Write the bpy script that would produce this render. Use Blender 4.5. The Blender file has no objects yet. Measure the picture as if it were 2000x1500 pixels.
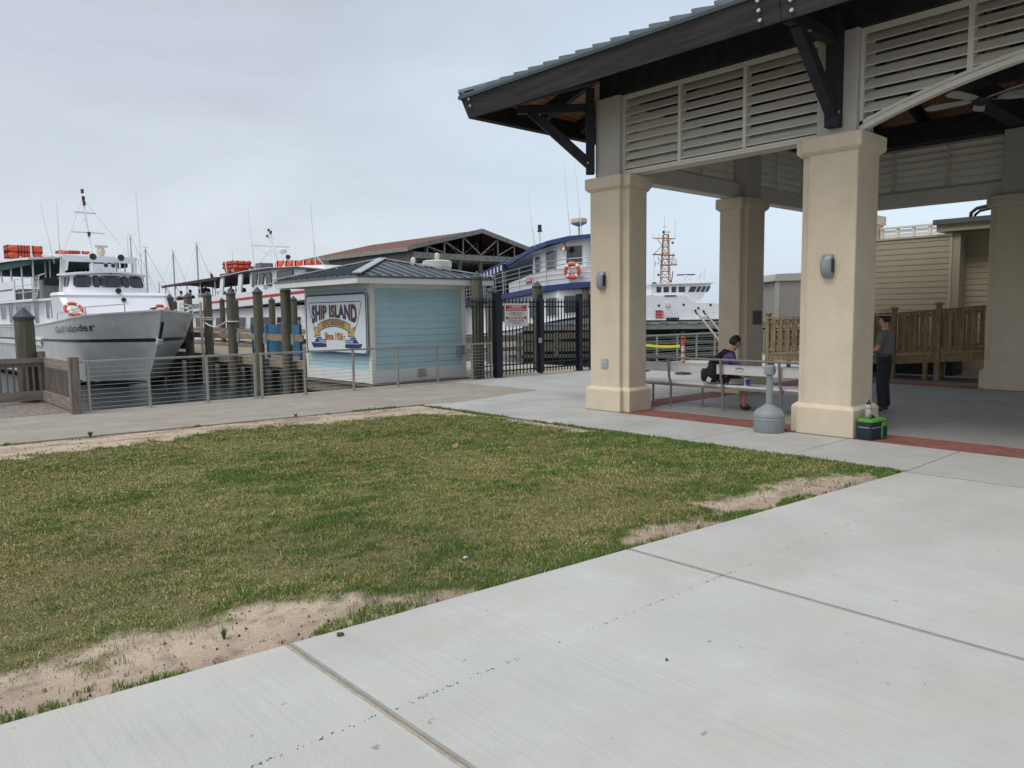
import bpy, math, random
import numpy as np
from mathutils import Vector, Matrix
R = math.radians
SC = bpy.context.scene
# ---------------------------------------------------------------- camera
H = 1.85
_h, _p, _r, _f = R(42.2), math.atan(138 / 1490.), math.atan(.012), 1490.
Fv = Vector((math.sin(_h) * math.cos(_p), math.cos(_h) * math.cos(_p), -math.sin(_p)))
Rw = Vector((math.cos(_h), -math.sin(_h), 0)); Dw = Fv.cross(Rw)
Rc = math.cos(_r) * Rw + math.sin(_r) * Dw
Dc = -math.sin(_r) * Rw + math.cos(_r) * Dw
cam = bpy.data.cameras.new('camera'); cam.sensor_width = 36; cam.lens = 36 * _f / 2000
cam.clip_start = .05; cam.clip_end = 4000
co = bpy.data.objects.new('camera', cam); SC.collection.objects.link(co)
mw = Matrix.Identity(4)
for i in range(3):
    mw[i][0] = Rc[i]; mw[i][1] = -Dc[i]; mw[i][2] = -Fv[i]
mw[2][3] = H
co.matrix_world = mw
SC.camera = co
# ---------------------------------------------------------------- world and sun
SUN_EL, SUN_AZ = R(52), R(-112)          # direction to the sun, azimuth from +X
sdir = Vector((math.cos(SUN_EL) * math.cos(SUN_AZ + math.pi * 0), math.cos(SUN_EL) * math.sin(SUN_AZ), math.sin(SUN_EL)))
sdir = Vector((-.70 * math.cos(SUN_EL), .05 * math.cos(SUN_EL), math.sin(SUN_EL))).normalized()
W = bpy.data.worlds.new('World'); SC.world = W; W.use_nodes = True
nt = W.node_tree; nt.nodes.clear()
def N(t, typ, **k):
    n = t.nodes.new(typ)
    for a, b in k.items():
        if a in n.inputs: n.inputs[a].default_value = b
        else: setattr(n, a, b)
    return n
sky = N(nt, 'ShaderNodeTexSky', sky_type='NISHITA', sun_disc=False, sun_elevation=SUN_EL,
        sun_rotation=math.atan2(sdir.x, sdir.y), air_density=1.0, dust_density=4.0)
bg1 = N(nt, 'ShaderNodeBackground', Strength=.05)
nt.links.new(sky.outputs[0], bg1.inputs[0])
tc = N(nt, 'ShaderNodeTexCoord'); sp = N(nt, 'ShaderNodeSeparateXYZ')
nt.links.new(tc.outputs['Generated'], sp.inputs[0])
ramp = N(nt, 'ShaderNodeValToRGB')
e = ramp.color_ramp.elements
e[0].position = 0; e[0].color = (.63, .695, .78, 1)
e[1].position = 1; e[1].color = (.60, .63, .66, 1)
for ps, c in ((.06, (.62, .67, .735, 1)), (.16, (.565, .60, .64, 1)), (.4, (.49, .51, .54, 1))):
    k = e.new(ps); k.color = c
nt.links.new(sp.outputs['Z'], ramp.inputs[0])
mp = N(nt, 'ShaderNodeMapping'); mp.inputs['Scale'].default_value = (1.6, 1.6, 5.5)
nt.links.new(tc.outputs['Generated'], mp.inputs[0])
nz = N(nt, 'ShaderNodeTexNoise', Scale=1.15, Detail=6, Roughness=.58, Distortion=.5)
nt.links.new(mp.outputs[0], nz.inputs['Vector'])
mr = N(nt, 'ShaderNodeMapRange'); mr.inputs['From Min'].default_value = .3; mr.inputs['From Max'].default_value = .7
mr.inputs['To Min'].default_value = .83; mr.inputs['To Max'].default_value = 1.13
nt.links.new(nz.outputs[0], mr.inputs[0])
mul = N(nt, 'ShaderNodeVectorMath', operation='SCALE')
nt.links.new(ramp.outputs[0], mul.inputs[0]); nt.links.new(mr.outputs[0], mul.inputs['Scale'])
# the sky is a little clearer and bluer to the east (+X)
mr2 = N(nt, 'ShaderNodeMapRange'); mr2.inputs['From Min'].default_value = .45; mr2.inputs['From Max'].default_value = 1.
mr2.inputs['To Min'].default_value = 0; mr2.inputs['To Max'].default_value = .95
nt.links.new(sp.outputs['X'], mr2.inputs[0])
mx = N(nt, 'ShaderNodeMix', data_type='RGBA')
nt.links.new(mr2.outputs[0], mx.inputs[0]); nt.links.new(mul.outputs[0], mx.inputs[6]); mx.inputs[7].default_value = (.64, .75, .88, 1)
bg2 = N(nt, 'ShaderNodeBackground', Strength=.95)
nt.links.new(mx.outputs[2], bg2.inputs[0])
ad = N(nt, 'ShaderNodeAddShader'); wo = N(nt, 'ShaderNodeOutputWorld')
nt.links.new(bg1.outputs[0], ad.inputs[0]); nt.links.new(bg2.outputs[0], ad.inputs[1]); nt.links.new(ad.outputs[0], wo.inputs[0])
sl = bpy.data.lights.new('sun', 'SUN'); sl.energy = 1.4; sl.angle = R(22); sl.color = (1, .975, .94)
so = bpy.data.objects.new('sun', sl); SC.collection.objects.link(so)
so.rotation_euler = (-sdir).to_track_quat('-Z', 'Y').to_euler(); so.location = (0, 0, 30)
SC.view_settings.view_transform = 'Standard'; SC.view_settings.look = 'None'
SC.view_settings.exposure = 0.0; SC.view_settings.gamma = 1
# ---------------------------------------------------------------- materials
MT = {}
def mat(name, col, rough=.6, ns=6., na=.08, bump=0., bs=None, metal=0., col2=None, stretch=None, spec=None, coat=0.):
    """procedural principled material: colour mottled by noise, optional bump"""
    if name in MT: return MT[name]
    m = bpy.data.materials.new(name); m.use_nodes = True; t = m.node_tree
    b = t.nodes['Principled BSDF']; b.inputs['Roughness'].default_value = rough; b.inputs['Metallic'].default_value = metal
    if spec is not None: b.inputs['Specular IOR Level'].default_value = spec
    if coat: b.inputs['Coat Weight'].default_value = coat
    c = N(t, 'ShaderNodeTexCoord'); v = c.outputs['Object']
    if stretch:
        q = N(t, 'ShaderNodeMapping'); q.inputs['Scale'].default_value = stretch; t.links.new(v, q.inputs[0]); v = q.outputs[0]
    n1 = N(t, 'ShaderNodeTexNoise', Scale=ns, Detail=6, Roughness=.6); t.links.new(v, n1.inputs['Vector'])
    mx = N(t, 'ShaderNodeMix', data_type='RGBA')
    lo = tuple(max(0, x * (1 - na)) for x in col); hi = tuple(min(1, x * (1 + na)) for x in (col if col2 is None else col2))
    mx.inputs[6].default_value = (*lo, 1); mx.inputs[7].default_value = (*hi, 1)
    r = N(t, 'ShaderNodeMapRange'); r.inputs['From Min'].default_value = .32; r.inputs['From Max'].default_value = .68
    t.links.new(n1.outputs[0], r.inputs[0]); t.links.new(r.outputs[0], mx.inputs[0]); t.links.new(mx.outputs[2], b.inputs['Base Color'])
    if bump:
        n2 = N(t, 'ShaderNodeTexNoise', Scale=bs or ns * 4, Detail=4); t.links.new(v, n2.inputs['Vector'])
        bp = N(t, 'ShaderNodeBump', Strength=bump, Distance=.01); t.links.new(n2.outputs[0], bp.inputs['Height']); t.links.new(bp.outputs[0], b.inputs['Normal'])
    MT[name] = m; return m
def nodes_of(m): return m.node_tree, m.node_tree.nodes['Principled BSDF']
# ---------------------------------------------------------------- mesh building
class MB:
    def __init__(s): s.v = []; s.f = []
    def add(s, vs, fs):
        o = len(s.v); s.v += [tuple(p) for p in vs]; s.f += [tuple(i + o for i in q) for q in fs]; return s
    def box(s, x0, x1, y0, y1, z0, z1):
        return s.add([(x0,y0,z0),(x1,y0,z0),(x1,y1,z0),(x0,y1,z0),(x0,y0,z1),(x1,y0,z1),(x1,y1,z1),(x0,y1,z1)],
                     [(0,3,2,1),(4,5,6,7),(0,1,5,4),(1,2,6,5),(2,3,7,6),(3,0,4,7)])
    def bar(s, p, q, w, h, up=(0, 0, 1)):
        """box from p to q, w across, h along up"""
        p = Vector(p); q = Vector(q); d = (q - p).normalized(); u = Vector(up)
        a = d.cross(u)
        if a.length < 1e-4: a = d.cross(Vector((1, 0, 0)))
        a.normalize(); u = a.cross(d).normalized(); a *= w / 2; u *= h / 2
        vs = [p - a - u, p + a - u, p + a + u, p - a + u, q - a - u, q + a - u, q + a + u, q - a + u]
        return s.add(vs, [(0,1,2,3),(7,6,5,4),(0,4,5,1),(1,5,6,2),(2,6,7,3),(3,7,4,0)])
    def cyl(s, p, q, r0, r1=None, n=12, ph=0.):
        if r1 is None: r1 = r0
        p = Vector(p); q = Vector(q); d = (q - p).normalized()
        a = d.cross(Vector((0, 0, 1)))
        if a.length < 1e-3: a = Vector((1, 0, 0))
        a.normalize(); b = d.cross(a)
        vs = []
        for c, r in ((p, r0), (q, r1)):
            for i in range(n):
                t = 2 * math.pi * i / n + ph; vs.append(c + a * (r * math.cos(t)) + b * (r * math.sin(t)))
        fs = [(i, (i + 1) % n, n + (i + 1) % n, n + i) for i in range(n)]
        return s.add(vs, fs + [tuple(range(n - 1, -1, -1)), tuple(range(n, 2 * n))])
    def tube(s, pts, r, n=6, closed=False):
        P = [Vector(p) for p in pts]; m = len(P); rs = r if isinstance(r, (list, tuple)) else [r] * m
        vs = []; a = None
        for i, p in enumerate(P):
            if closed: d = P[(i + 1) % m] - P[i - 1]
            else: d = P[min(i + 1, m - 1)] - P[max(i - 1, 0)]
            d.normalize()
            if a is None:
                a = d.cross(Vector((0, 0, 1)))
                if a.length < 1e-3: a = Vector((1, 0, 0))
            a = (a - d * a.dot(d)).normalized(); b = d.cross(a)
            for k in range(n):
                t = 2 * math.pi * k / n; vs.append(p + a * (rs[i] * math.cos(t)) + b * (rs[i] * math.sin(t)))
        fs = []
        for i in range(m if closed else m - 1):
            j = (i + 1) % m
            for k in range(n): fs.append((i * n + k, i * n + (k + 1) % n, j * n + (k + 1) % n, j * n + k))
        if not closed: fs += [tuple(range(n - 1, -1, -1)), tuple(range((m - 1) * n, m * n))]
        return s.add(vs, fs)
    def ring(s, c, ax, Rr, r, n=24, m=8):
        c = Vector(c); d = Vector(ax).normalized(); a = d.cross(Vector((0, 0, 1)))
        if a.length < 1e-3: a = Vector((1, 0, 0))
        a.normalize(); b = d.cross(a)
        return s.tube([c + a * (Rr * math.cos(2 * math.pi * i / n)) + b * (Rr * math.sin(2 * math.pi * i / n)) for i in range(n)], r, m, True)
    def lathe(s, prof, c=(0, 0, 0), n=20, sx=1., sy=1.):
        vs = []; m = len(prof)
        for r, z in prof:
            for i in range(n):
                t = 2 * math.pi * i / n; vs.append((c[0] + sx * r * math.cos(t), c[1] + sy * r * math.sin(t), c[2] + z))
        fs = [(j * n + i, j * n + (i + 1) % n, (j + 1) * n + (i + 1) % n, (j + 1) * n + i) for j in range(m - 1) for i in range(n)]
        return s.add(vs, fs + [tuple(range(n - 1, -1, -1)), tuple(range((m - 1) * n, m * n))])
    def prism(s, poly, a0, a1, ax='z'):
        """polygon extruded along ax. poly gives the other two coordinates in xyz order"""
        def mk(p, a): return {'z': (p[0], p[1], a), 'x': (a, p[0], p[1]), 'y': (p[0], a, p[1])}[ax]
        n = len(poly)
        vs = [mk(p, a0) for p in poly] + [mk(p, a1) for p in poly]
        return s.add(vs, [tuple(range(n - 1, -1, -1)), tuple(range(n, 2 * n))] + [(i, (i + 1) % n, n + (i + 1) % n, n + i) for i in range(n)])
    def loft(s, secs, closed=True, cap=True):
        n = len(secs[0]); vs = [p for q in secs for p in q]; fs = []
        for j in range(len(secs) - 1):
            for i in range(n if closed else n - 1):
                fs.append((j * n + i, j * n + (i + 1) % n, (j + 1) * n + (i + 1) % n, (j + 1) * n + i))
        if cap and closed: fs += [tuple(range(n - 1, -1, -1)), tuple(range((len(secs) - 1) * n, len(secs) * n))]
        return s.add(vs, fs)
    def sheet(s, P, th, up=(0, 0, 1)):
        """grid P[i][j] of points with thickness th"""
        u = Vector(up) * th; a = len(P); b = len(P[0])
        top = [Vector(p) for r in P for p in r]; vs = top + [p - u for p in top]; fs = []; o = a * b
        for i in range(a - 1):
            for j in range(b - 1):
                q = (i * b + j, (i + 1) * b + j, (i + 1) * b + j + 1, i * b + j + 1)
                fs.append(q); fs.append(tuple(o + k for k in reversed(q)))
        rim = [i * b for i in range(a)] + [(a - 1) * b + j for j in range(1, b)] + [i * b + b - 1 for i in range(a - 2, -1, -1)] + [j for j in range(b - 2, 0, -1)]
        for k in range(len(rim)):
            p, q = rim[k], rim[(k + 1) % len(rim)]; fs.append((p, o + p, o + q, q))
        return s.add(vs, fs)
    def build(s, name, m, parent=None, smooth=False, bevel=0., world=True, segs=2, recalc=True, sub=0):
        me = bpy.data.meshes.new(name)
        if parent is not None:
            off = Vector((0, 0, 0))
            if world:
                rt = parent
                while rt.parent: rt = rt.parent
                off = rt.location.copy()
            loc = Vector((0, 0, 0))
        else:
            A = np.array(s.v); off = Vector(((A[:, 0].min() + A[:, 0].max()) / 2, (A[:, 1].min() + A[:, 1].max()) / 2, A[:, 2].min())); loc = off
        me.from_pydata([(x - off.x, y - off.y, z - off.z) for x, y, z in s.v], [], s.f)
        me.update()
        if recalc:
            import bmesh
            bm = bmesh.new(); bm.from_mesh(me); bmesh.ops.recalc_face_normals(bm, faces=bm.faces); bm.to_mesh(me); bm.free()
        o = bpy.data.objects.new(name, me); SC.collection.objects.link(o)
        o.location = loc
        if parent is not None: o.parent = parent
        if m is not None: me.materials.append(m)
        if smooth:
            for p in me.polygons: p.use_smooth = True
            if smooth == 'auto': me.set_sharp_from_angle(angle=R(35))
        if bevel:
            b = o.modifiers.new('bevel', 'BEVEL'); b.width = bevel; b.segments = segs; b.limit_method = 'ANGLE'; b.angle_limit = R(40)
            b.harden_normals = False
        if sub:
            q = o.modifiers.new('sub', 'SUBSURF'); q.levels = q.render_levels = sub
        return o
def build_parts(mb, name, m, parent, **k):
    """one object for every connected piece"""
    par = list(range(len(mb.v)))
    def find(a):
        while par[a] != a: par[a] = par[par[a]]; a = par[a]
        return a
    for f in mb.f:
        r0 = find(f[0])
        for i in f[1:]: par[find(i)] = r0
    grp = {}
    for f in mb.f: grp.setdefault(find(f[0]), []).append(f)
    out = []
    for fs in grp.values():
        ids = sorted({i for f in fs for i in f}); mp_ = {a: b for b, a in enumerate(ids)}; q = MB(); q.v = [mb.v[i] for i in ids]; q.f = [tuple(mp_[i] for i in f) for f in fs]
        out.append(q.build(name, m, parent, **k))
    return out
def tag(o, label=None, cat=None, group=None, kind=None):
    if label: o['label'] = label
    if cat: o['category'] = cat
    if group: o['group'] = group
    if kind: o['kind'] = kind
    return o
def thing(name, label, cat, loc=(0, 0, 0), rz=0., group=None):
    o = bpy.data.objects.new(name, None); SC.collection.objects.link(o); o.empty_display_size = .2
    o.location = loc; o.rotation_euler = (0, 0, rz)
    return tag(o, label, cat, group)
KIDS = {}
def copy_tree(o, loc=None, rz=None, label=None, parent=None):
    c = o.copy(); SC.collection.objects.link(c)
    if parent is not None: c.parent = parent
    if loc is not None: c.location = loc
    if rz is not None: c.rotation_euler = (0, 0, rz)
    if label: c['label'] = label
    for ch in [k for k in bpy.data.objects if k.parent == o]: copy_tree(ch, parent=c)
    return c
def text_mb(body, size, depth=.004, off=0., spacing=1., align='CENTER', warp=None, shear=0., sx=1.):
    """lettering as mesh data in the local xy plane; returns verts, faces"""
    c = bpy.data.curves.new('lettering', 'FONT'); c.body = body; c.size = size; c.extrude = depth; c.offset = off
    c.space_character = spacing; c.align_x = align; c.align_y = 'CENTER'; c.resolution_u = 3; c.shear = shear
    o = bpy.data.objects.new('lettering_tmp', c); SC.collection.objects.link(o)
    dg = bpy.context.evaluated_depsgraph_get(); me = bpy.data.meshes.new_from_object(o.evaluated_get(dg))
    vs = [(v.co.x * sx, v.co.y, v.co.z) for v in me.vertices]; fs = [tuple(p.vertices) for p in me.polygons]
    bpy.data.objects.remove(o); bpy.data.curves.remove(c); bpy.data.meshes.remove(me)
    if warp: vs = [warp(*v) for v in vs]
    return vs, fs
def put(mb, vf, org, ux, uy):
    """place planar geometry: local x along ux, local y along uy, local z along ux x uy"""
    org = Vector(org); ux = Vector(ux).normalized(); uy = Vector(uy).normalized(); uz = ux.cross(uy)
    return mb.add([org + ux * x + uy * y + uz * z for x, y, z in vf[0]], vf[1])
def vnoise(x, y, seed=0):
    """value noise on numpy arrays"""
    x = np.asarray(x, float); y = np.asarray(y, float); xi = np.floor(x).astype(int); yi = np.floor(y).astype(int); fx = x - xi; fy = y - yi
    fx = fx * fx * (3 - 2 * fx); fy = fy * fy * (3 - 2 * fy)
    def hsh(a, b):
        n = (a * 374761393 + b * 668265263 + seed * 974634777) & 0x7fffffff; n = ((n ^ (n >> 13)) * 1274126177) & 0x7fffffff
        return ((n ^ (n >> 16)) & 0xffff) / 65535.
    return (hsh(xi, yi) * (1 - fx) + hsh(xi + 1, yi) * fx) * (1 - fy) + (hsh(xi, yi + 1) * (1 - fx) + hsh(xi + 1, yi + 1) * fx) * fy
def fbm(x, y, seed=0, o=4):
    s = 0; a = .5; t = 0
    for k in range(o): s = s + a * vnoise(x * 2**k, y * 2**k, seed + k); t += a; a *= .5
    return s / t
rnd = random.Random(7)
# ---------------------------------------------------------------- common materials
def spots(m, col, sc, thr, amt):
    """small isolated dark marks"""
    t, b = nodes_of(m); src = b.inputs['Base Color'].links[0].from_socket
    c = N(t, 'ShaderNodeTexCoord'); n = N(t, 'ShaderNodeTexNoise', Scale=sc, Detail=2, Roughness=.5); t.links.new(c.outputs['Object'], n.inputs['Vector'])
    r = N(t, 'ShaderNodeMapRange'); r.inputs['From Min'].default_value = thr; r.inputs['From Max'].default_value = thr + .03; r.inputs['To Max'].default_value = amt
    t.links.new(n.outputs[0], r.inputs[0]); x = N(t, 'ShaderNodeMix', data_type='RGBA'); x.inputs[7].default_value = (*col, 1)
    t.links.new(r.outputs[0], x.inputs[0]); t.links.new(src, x.inputs[6]); t.links.new(x.outputs[2], b.inputs['Base Color'])
m_conc = mat('concrete', (.505, .52, .50), .88, 1.1, .07, .35, 90)
def streak(m, col, sc=(1.2, 26, 1), amt=.35, seedscale=1.0):
    """add long faint broom marks and stains to a base colour"""
    t, b = nodes_of(m); src = b.inputs['Base Color'].links[0].from_socket
    c = N(t, 'ShaderNodeTexCoord'); q = N(t, 'ShaderNodeMapping'); q.inputs['Scale'].default_value = sc
    t.links.new(c.outputs['Object'], q.inputs[0]); n = N(t, 'ShaderNodeTexNoise', Scale=seedscale, Detail=5, Roughness=.65)
    t.links.new(q.outputs[0], n.inputs['Vector']); r = N(t, 'ShaderNodeMapRange')
    r.inputs['From Min'].default_value = .45; r.inputs['From Max'].default_value = .75; r.inputs['To Max'].default_value = amt
    t.links.new(n.outputs[0], r.inputs[0]); x = N(t, 'ShaderNodeMix', data_type='RGBA'); x.inputs[7].default_value = (*col, 1)
    t.links.new(r.outputs[0], x.inputs[0]); t.links.new(src, x.inputs[6]); t.links.new(x.outputs[2], b.inputs['Base Color'])
streak(m_conc, (.37, .355, .31), (.45, .6, 1), .75, 1.0)
streak(m_conc, (.53, .535, .51), (34, .7, 1), .35, 1.0)
streak(m_conc, (.34, .335, .31), (46, 1.1, 1), .3, 1.0)
streak(m_conc, (.50, .47, .40), (1.1, 2.3, 1), .45, 1.0)
spots(m_conc, (.24, .23, .21), 11, .745, .7)
m_conc2 = mat('concrete_grey_slab', (.435, .445, .425), .85, .9, .08, .25, 60)
streak(m_conc2, (.30, .28, .25), (.8, .8, 1), .55, 1.0)
streak(m_conc2, (.2, .2, .2), (14, 3, 1), .25, 1.0)
m_concold = mat('concrete_old', (.335, .31, .26), .88, 1.4, .12, .35, 50)
streak(m_concold, (.27, .22, .17), (.7, 2.5, 1), .7, 1.0)
streak(m_concold, (.16, .155, .145), (2.5, 8, 1), .5, 1.0)
m_joint = mat('joint_filler', (.11, .10, .09), .9, 20, .3, .3)
m_seal = mat('joint_sealant', (.40, .34, .26), .8, 20, .2, .2)
m_brick = mat('clay_paver', (.23, .085, .065), .85, 3, .18, .3, 50)
m_stucco = mat('stucco_tan', (.63, .55, .42), .92, 2.2, .05, .7, 55)
streak(m_stucco, (.50, .42, .31), (1.5, 1.5, .7), .4, 1.0)
streak(m_stucco, (.52, .45, .34), (5, 5, .5), .2, 1.0)
m_greystucco = mat('stucco_grey', (.47, .455, .415), .9, 3, .04, .3, 80)
m_louver = mat('louver_paint', (.62, .60, .53), .5, 5, .04)
m_timber = mat('dark_timber', (.009, .012, .018), .75, 5, .35, .3, 20, col2=(.018, .019, .025), stretch=(1, 1, 1))
m_plank = mat('soffit_plank', (.34, .17, .08), .6, 3, .25, .2, stretch=(1, 6, 1))
m_drip = mat('drip_edge_metal', (.055, .075, .08), .45, 4, .08)
m_roof = mat('metal_roof', (.25, .30, .31), .4, 4, .06, metal=.3)
m_steel = mat('stainless_rail', (.38, .37, .35), .42, 12, .12, metal=.55)
m_cable = mat('steel_cable', (.50, .50, .49), .35, 12, .1, metal=.7)
m_bolt = mat('bolt_steel', (.42, .40, .37), .45, 20, .2, metal=.6)
m_dark = mat('dark_metal', (.02, .022, .028), .5, 8, .1)
m_white = mat('white_paint', (.80, .82, .83), .35, 2, .03)
m_trim = mat('trim_cream', (.70, .69, .62), .55, 3, .04, .1)
m_glass = mat('dark_glass', (.018, .022, .026), .08, 2, .1, spec=.7)
m_alu = mat('galvanised', (.45, .48, .50), .45, 9, .12, metal=.5)
# ================================================================ GROUND
def yn(x): return 4.12 - .0838 * x          # near edge of the lawn
def yf(x): return 13.59 - .0792 * x         # far edge of the lawn
XR = 9.09
# water
m_water = mat('sea_water', (.018, .030, .030), .06, 1, .2, spec=.5)
t, b = nodes_of(m_water)
c_ = N(t, 'ShaderNodeTexCoord'); q_ = N(t, 'ShaderNodeMapping'); q_.inputs['Scale'].default_value = (1.0, 1.0, 1); t.links.new(c_.outputs['Object'], q_.inputs[0])
n_ = N(t, 'ShaderNodeTexNoise', Scale=1.6, Detail=5, Roughness=.6, Distortion=.3); t.links.new(q_.outputs[0], n_.inputs['Vector'])
bp_ = N(t, 'ShaderNodeBump', Strength=.8, Distance=.12); t.links.new(n_.outputs[0], bp_.inputs['Height']); t.links.new(bp_.outputs[0], b.inputs['Normal'])
WZ = -.55
mb = MB(); mb.add([(-900, 16.5, WZ), (1500, 16.5, WZ), (1500, 1500, WZ), (-900, 1500, WZ)], [(0, 1, 2, 3)])
tag(mb.build('water', m_water), kind='structure')
# one land sheet (soil) below everything
m_soil = mat('soil', (.12, .10, .075), .95, 3, .2, .4)
mb = MB(); mb.box(-60, 80, -60, 16.93, -3.0, -.035); mb.box(14.05, 19.4, 16.93, 23.5, -3.0, -.034)
tag(mb.build('ground', m_soil), kind='structure')
# seawall face
mb = MB(); mb.box(-60, 10.72, 16.935, 17.02, -3, -.12); mb.box(19.42, 80, 16.935, 17.02, -3, -.12)
tag(mb.build('seawall', mat('seawall_concrete', (.13, .125, .105), .9, 3, .3, .4)), kind='structure')

def slabs(name, rects, m, g=.007, z=0., th=.12, bev=.006):
    """rects: list of quads [(x,y)*4]; each shrunk a little so that real grooves are left between slabs"""
    mb = MB()
    for q in rects:
        cx = sum(p[0] for p in q) / 4; cy = sum(p[1] for p in q) / 4; P = []
        for x, y in q:
            P.append((x - math.copysign(g, x - cx), y - math.copysign(g, y - cy)))
        mb.prism(P, z - th, z)
    return tag(mb.build(name, m, bevel=bev), kind='structure')
def rect(x0, x1, y0, y1): return [(x0, y0), (x1, y0), (x1, y1), (x0, y1)]
# foreground walkway, cross joints at x = -.9, 1.84, 4.58, 7.05 ; faint one at 7.05
rc = []
xs = [-20, -14.5, -9, -3.6, -.9, 1.84, 4.58, 7.05, XR]
for a, b_ in zip(xs[:-1], xs[1:]):
    rc.append([(a, -9), (b_, -9), (b_, yn(b_) - 5.2), (a, yn(a) - 5.2)])
    rc.append([(a, yn(a) - 5.2), (b_, yn(b_) - 5.2), (b_, yn(b_)), (a, yn(a))])
slabs('walkway', rc, m_conc, .010)
# joint material, sealant visible in the wide joint, crumbs along the saw cut
mb = MB()
for x in xs[1:-1]: mb.box(x - .014, x + .014, -9, yn(x) - .01, -.04, -.014)
mb.box(XR - .012, XR + .012, -9, 16, -.03, -.012)
tag(mb.build('expansion_joint', m_joint), kind='structure')
m_tool = mat('tooled_concrete', (.30, .295, .27), .8, 8, .12, .2)
mb = MB()
for x, w in ((1.84, .020), (4.58, .012)): mb.box(x + .011, x + .011 + w, -9, yn(x) - .012, -.01, .0015)
mb.box(XR - .05, XR - .012, -9, yn(XR) - .01, -.01, .0012)
tag(mb.build('tooled_joint_edge', m_tool), kind='structure')
mb = MB(); P_ = [(1.830 + .0022 * math.sin(k * 1.7) + .0015 * math.sin(k * .6), -9 + (yn(1.84) + 8.98) * k / 120) for k in range(121)]
mb.sheet([[(x - .006, y, .004), (x + .006, y, .004)] for x, y in P_], .02)
tag(mb.build('joint_sealant_bead', m_seal), kind='structure')
# broken saw-cut line: scatter of little chips
mb = MB(); rs = np.random.RandomState(5)
for i in range(900):
    x = rs.uniform(-3, 6.6); dens = vnoise(np.array([x * 3.1]), np.array([.5]), 3)[0] * (1.1 if x < 5 else .7)
    if rs.rand() > dens ** 1.5: continue
    y = 2.93 - .022 * (x - 2) + rs.normal(0, .006); w = rs.uniform(.002, .008); a = rs.uniform(0, 3.1)
    dx, dy = w * math.cos(a), w * .5 * math.sin(a)
    mb.prism([(x - dx, y - dy), (x + dy, y - dx * .5), (x + dx, y + dy), (x - dy, y + dx * .5)], .0005, .004)
tag(mb.build('saw_cut_chips', mat('grit', (.18, .175, .165), .9, 20, .2), recalc=False), kind='stuff', label='dark crumbs along the broken saw cut in the concrete', cat='grit')
# side walk along the pavilion
rc = []
ys = [-9, -6, -4.5, -3, -1.5, .1, 1.75, 3.34, 4.79, 6.34, 7.92, 9.5, 10.3 + .75, 12.6, 14.3, 16.42]
for a, b_ in zip(ys[:-1], ys[1:]):
    if a < 12.5: rc.append(rect(XR + .02, 10.85, a, b_))
slabs('side_walk', rc, m_conc2, .006)
mb = MB()
for y in ys[1:12]: mb.box(XR + .02, 10.85, y - .01, y + .01, -.03, -.008)
tag(mb.build('side_walk_joints', m_joint), kind='structure')
# plaza north of the pavilion
rc = []
for a, b_ in ((10.85, 12.8), (12.8, 15), (15, 17.4), (17.4, 20), (20, 23), (23, 26)):
    for c, d in ((9.87, 11.4), (11.4, 13.2), (13.2, 14.9), (14.9, 16.42)):
        if a < 12 and c > 12.5: continue
        rc.append([(a, c), (b_, c), (b_, 13.18), (a, 12.82)] if a < 12 and c > 11.3 else rect(a, b_, c, d))
slabs('plaza', rc, m_conc2, .006)
# old promenade (browner)
rc = []
for a, b_ in ((-60, -30), (-30, -18), (-18, -12), (-12, -7), (-7, -2.4), (-2.4, 2.4), (2.4, 7.1), (7.1, 9.7)):
    rc.append([(a, yf(a)), (b_, yf(b_)), (b_, 16.98), (a, 16.98)])
rc.append([(9.7, 12.63), (12.8, 13.2), (12.8, 16.98), (9.7, 16.98)])
slabs('promenade', rc, m_concold, .003)
rc = [[(9.11, 12.6), (10.85, 12.6), (12.8, 13.19), (9.7, 12.62)], rect(10.86, 12.78, 12.6, 13.17)]
slabs('plaza_strip', rc[:0] + [[(9.11, 12.6), (12.78, 12.6), (12.78, 13.16), (9.72, 12.61)]], m_conc2, .004, -.003)
slabs('plaza_base', [rect(9.2, 16, 9.95, 16.4)], m_conc2, .0, -.008)
slabs('quay', [rect(12.82, 14.03, 16.43, 16.95), rect(14.04, 19.38, 16.43, 23.4), rect(19.39, 26, 16.43, 16.95), rect(26.01, 79, 9.9, 16.95)], mat('quay_deck', (.40, .36, .29), .85, 1.2, .1, .2), .004)
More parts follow.
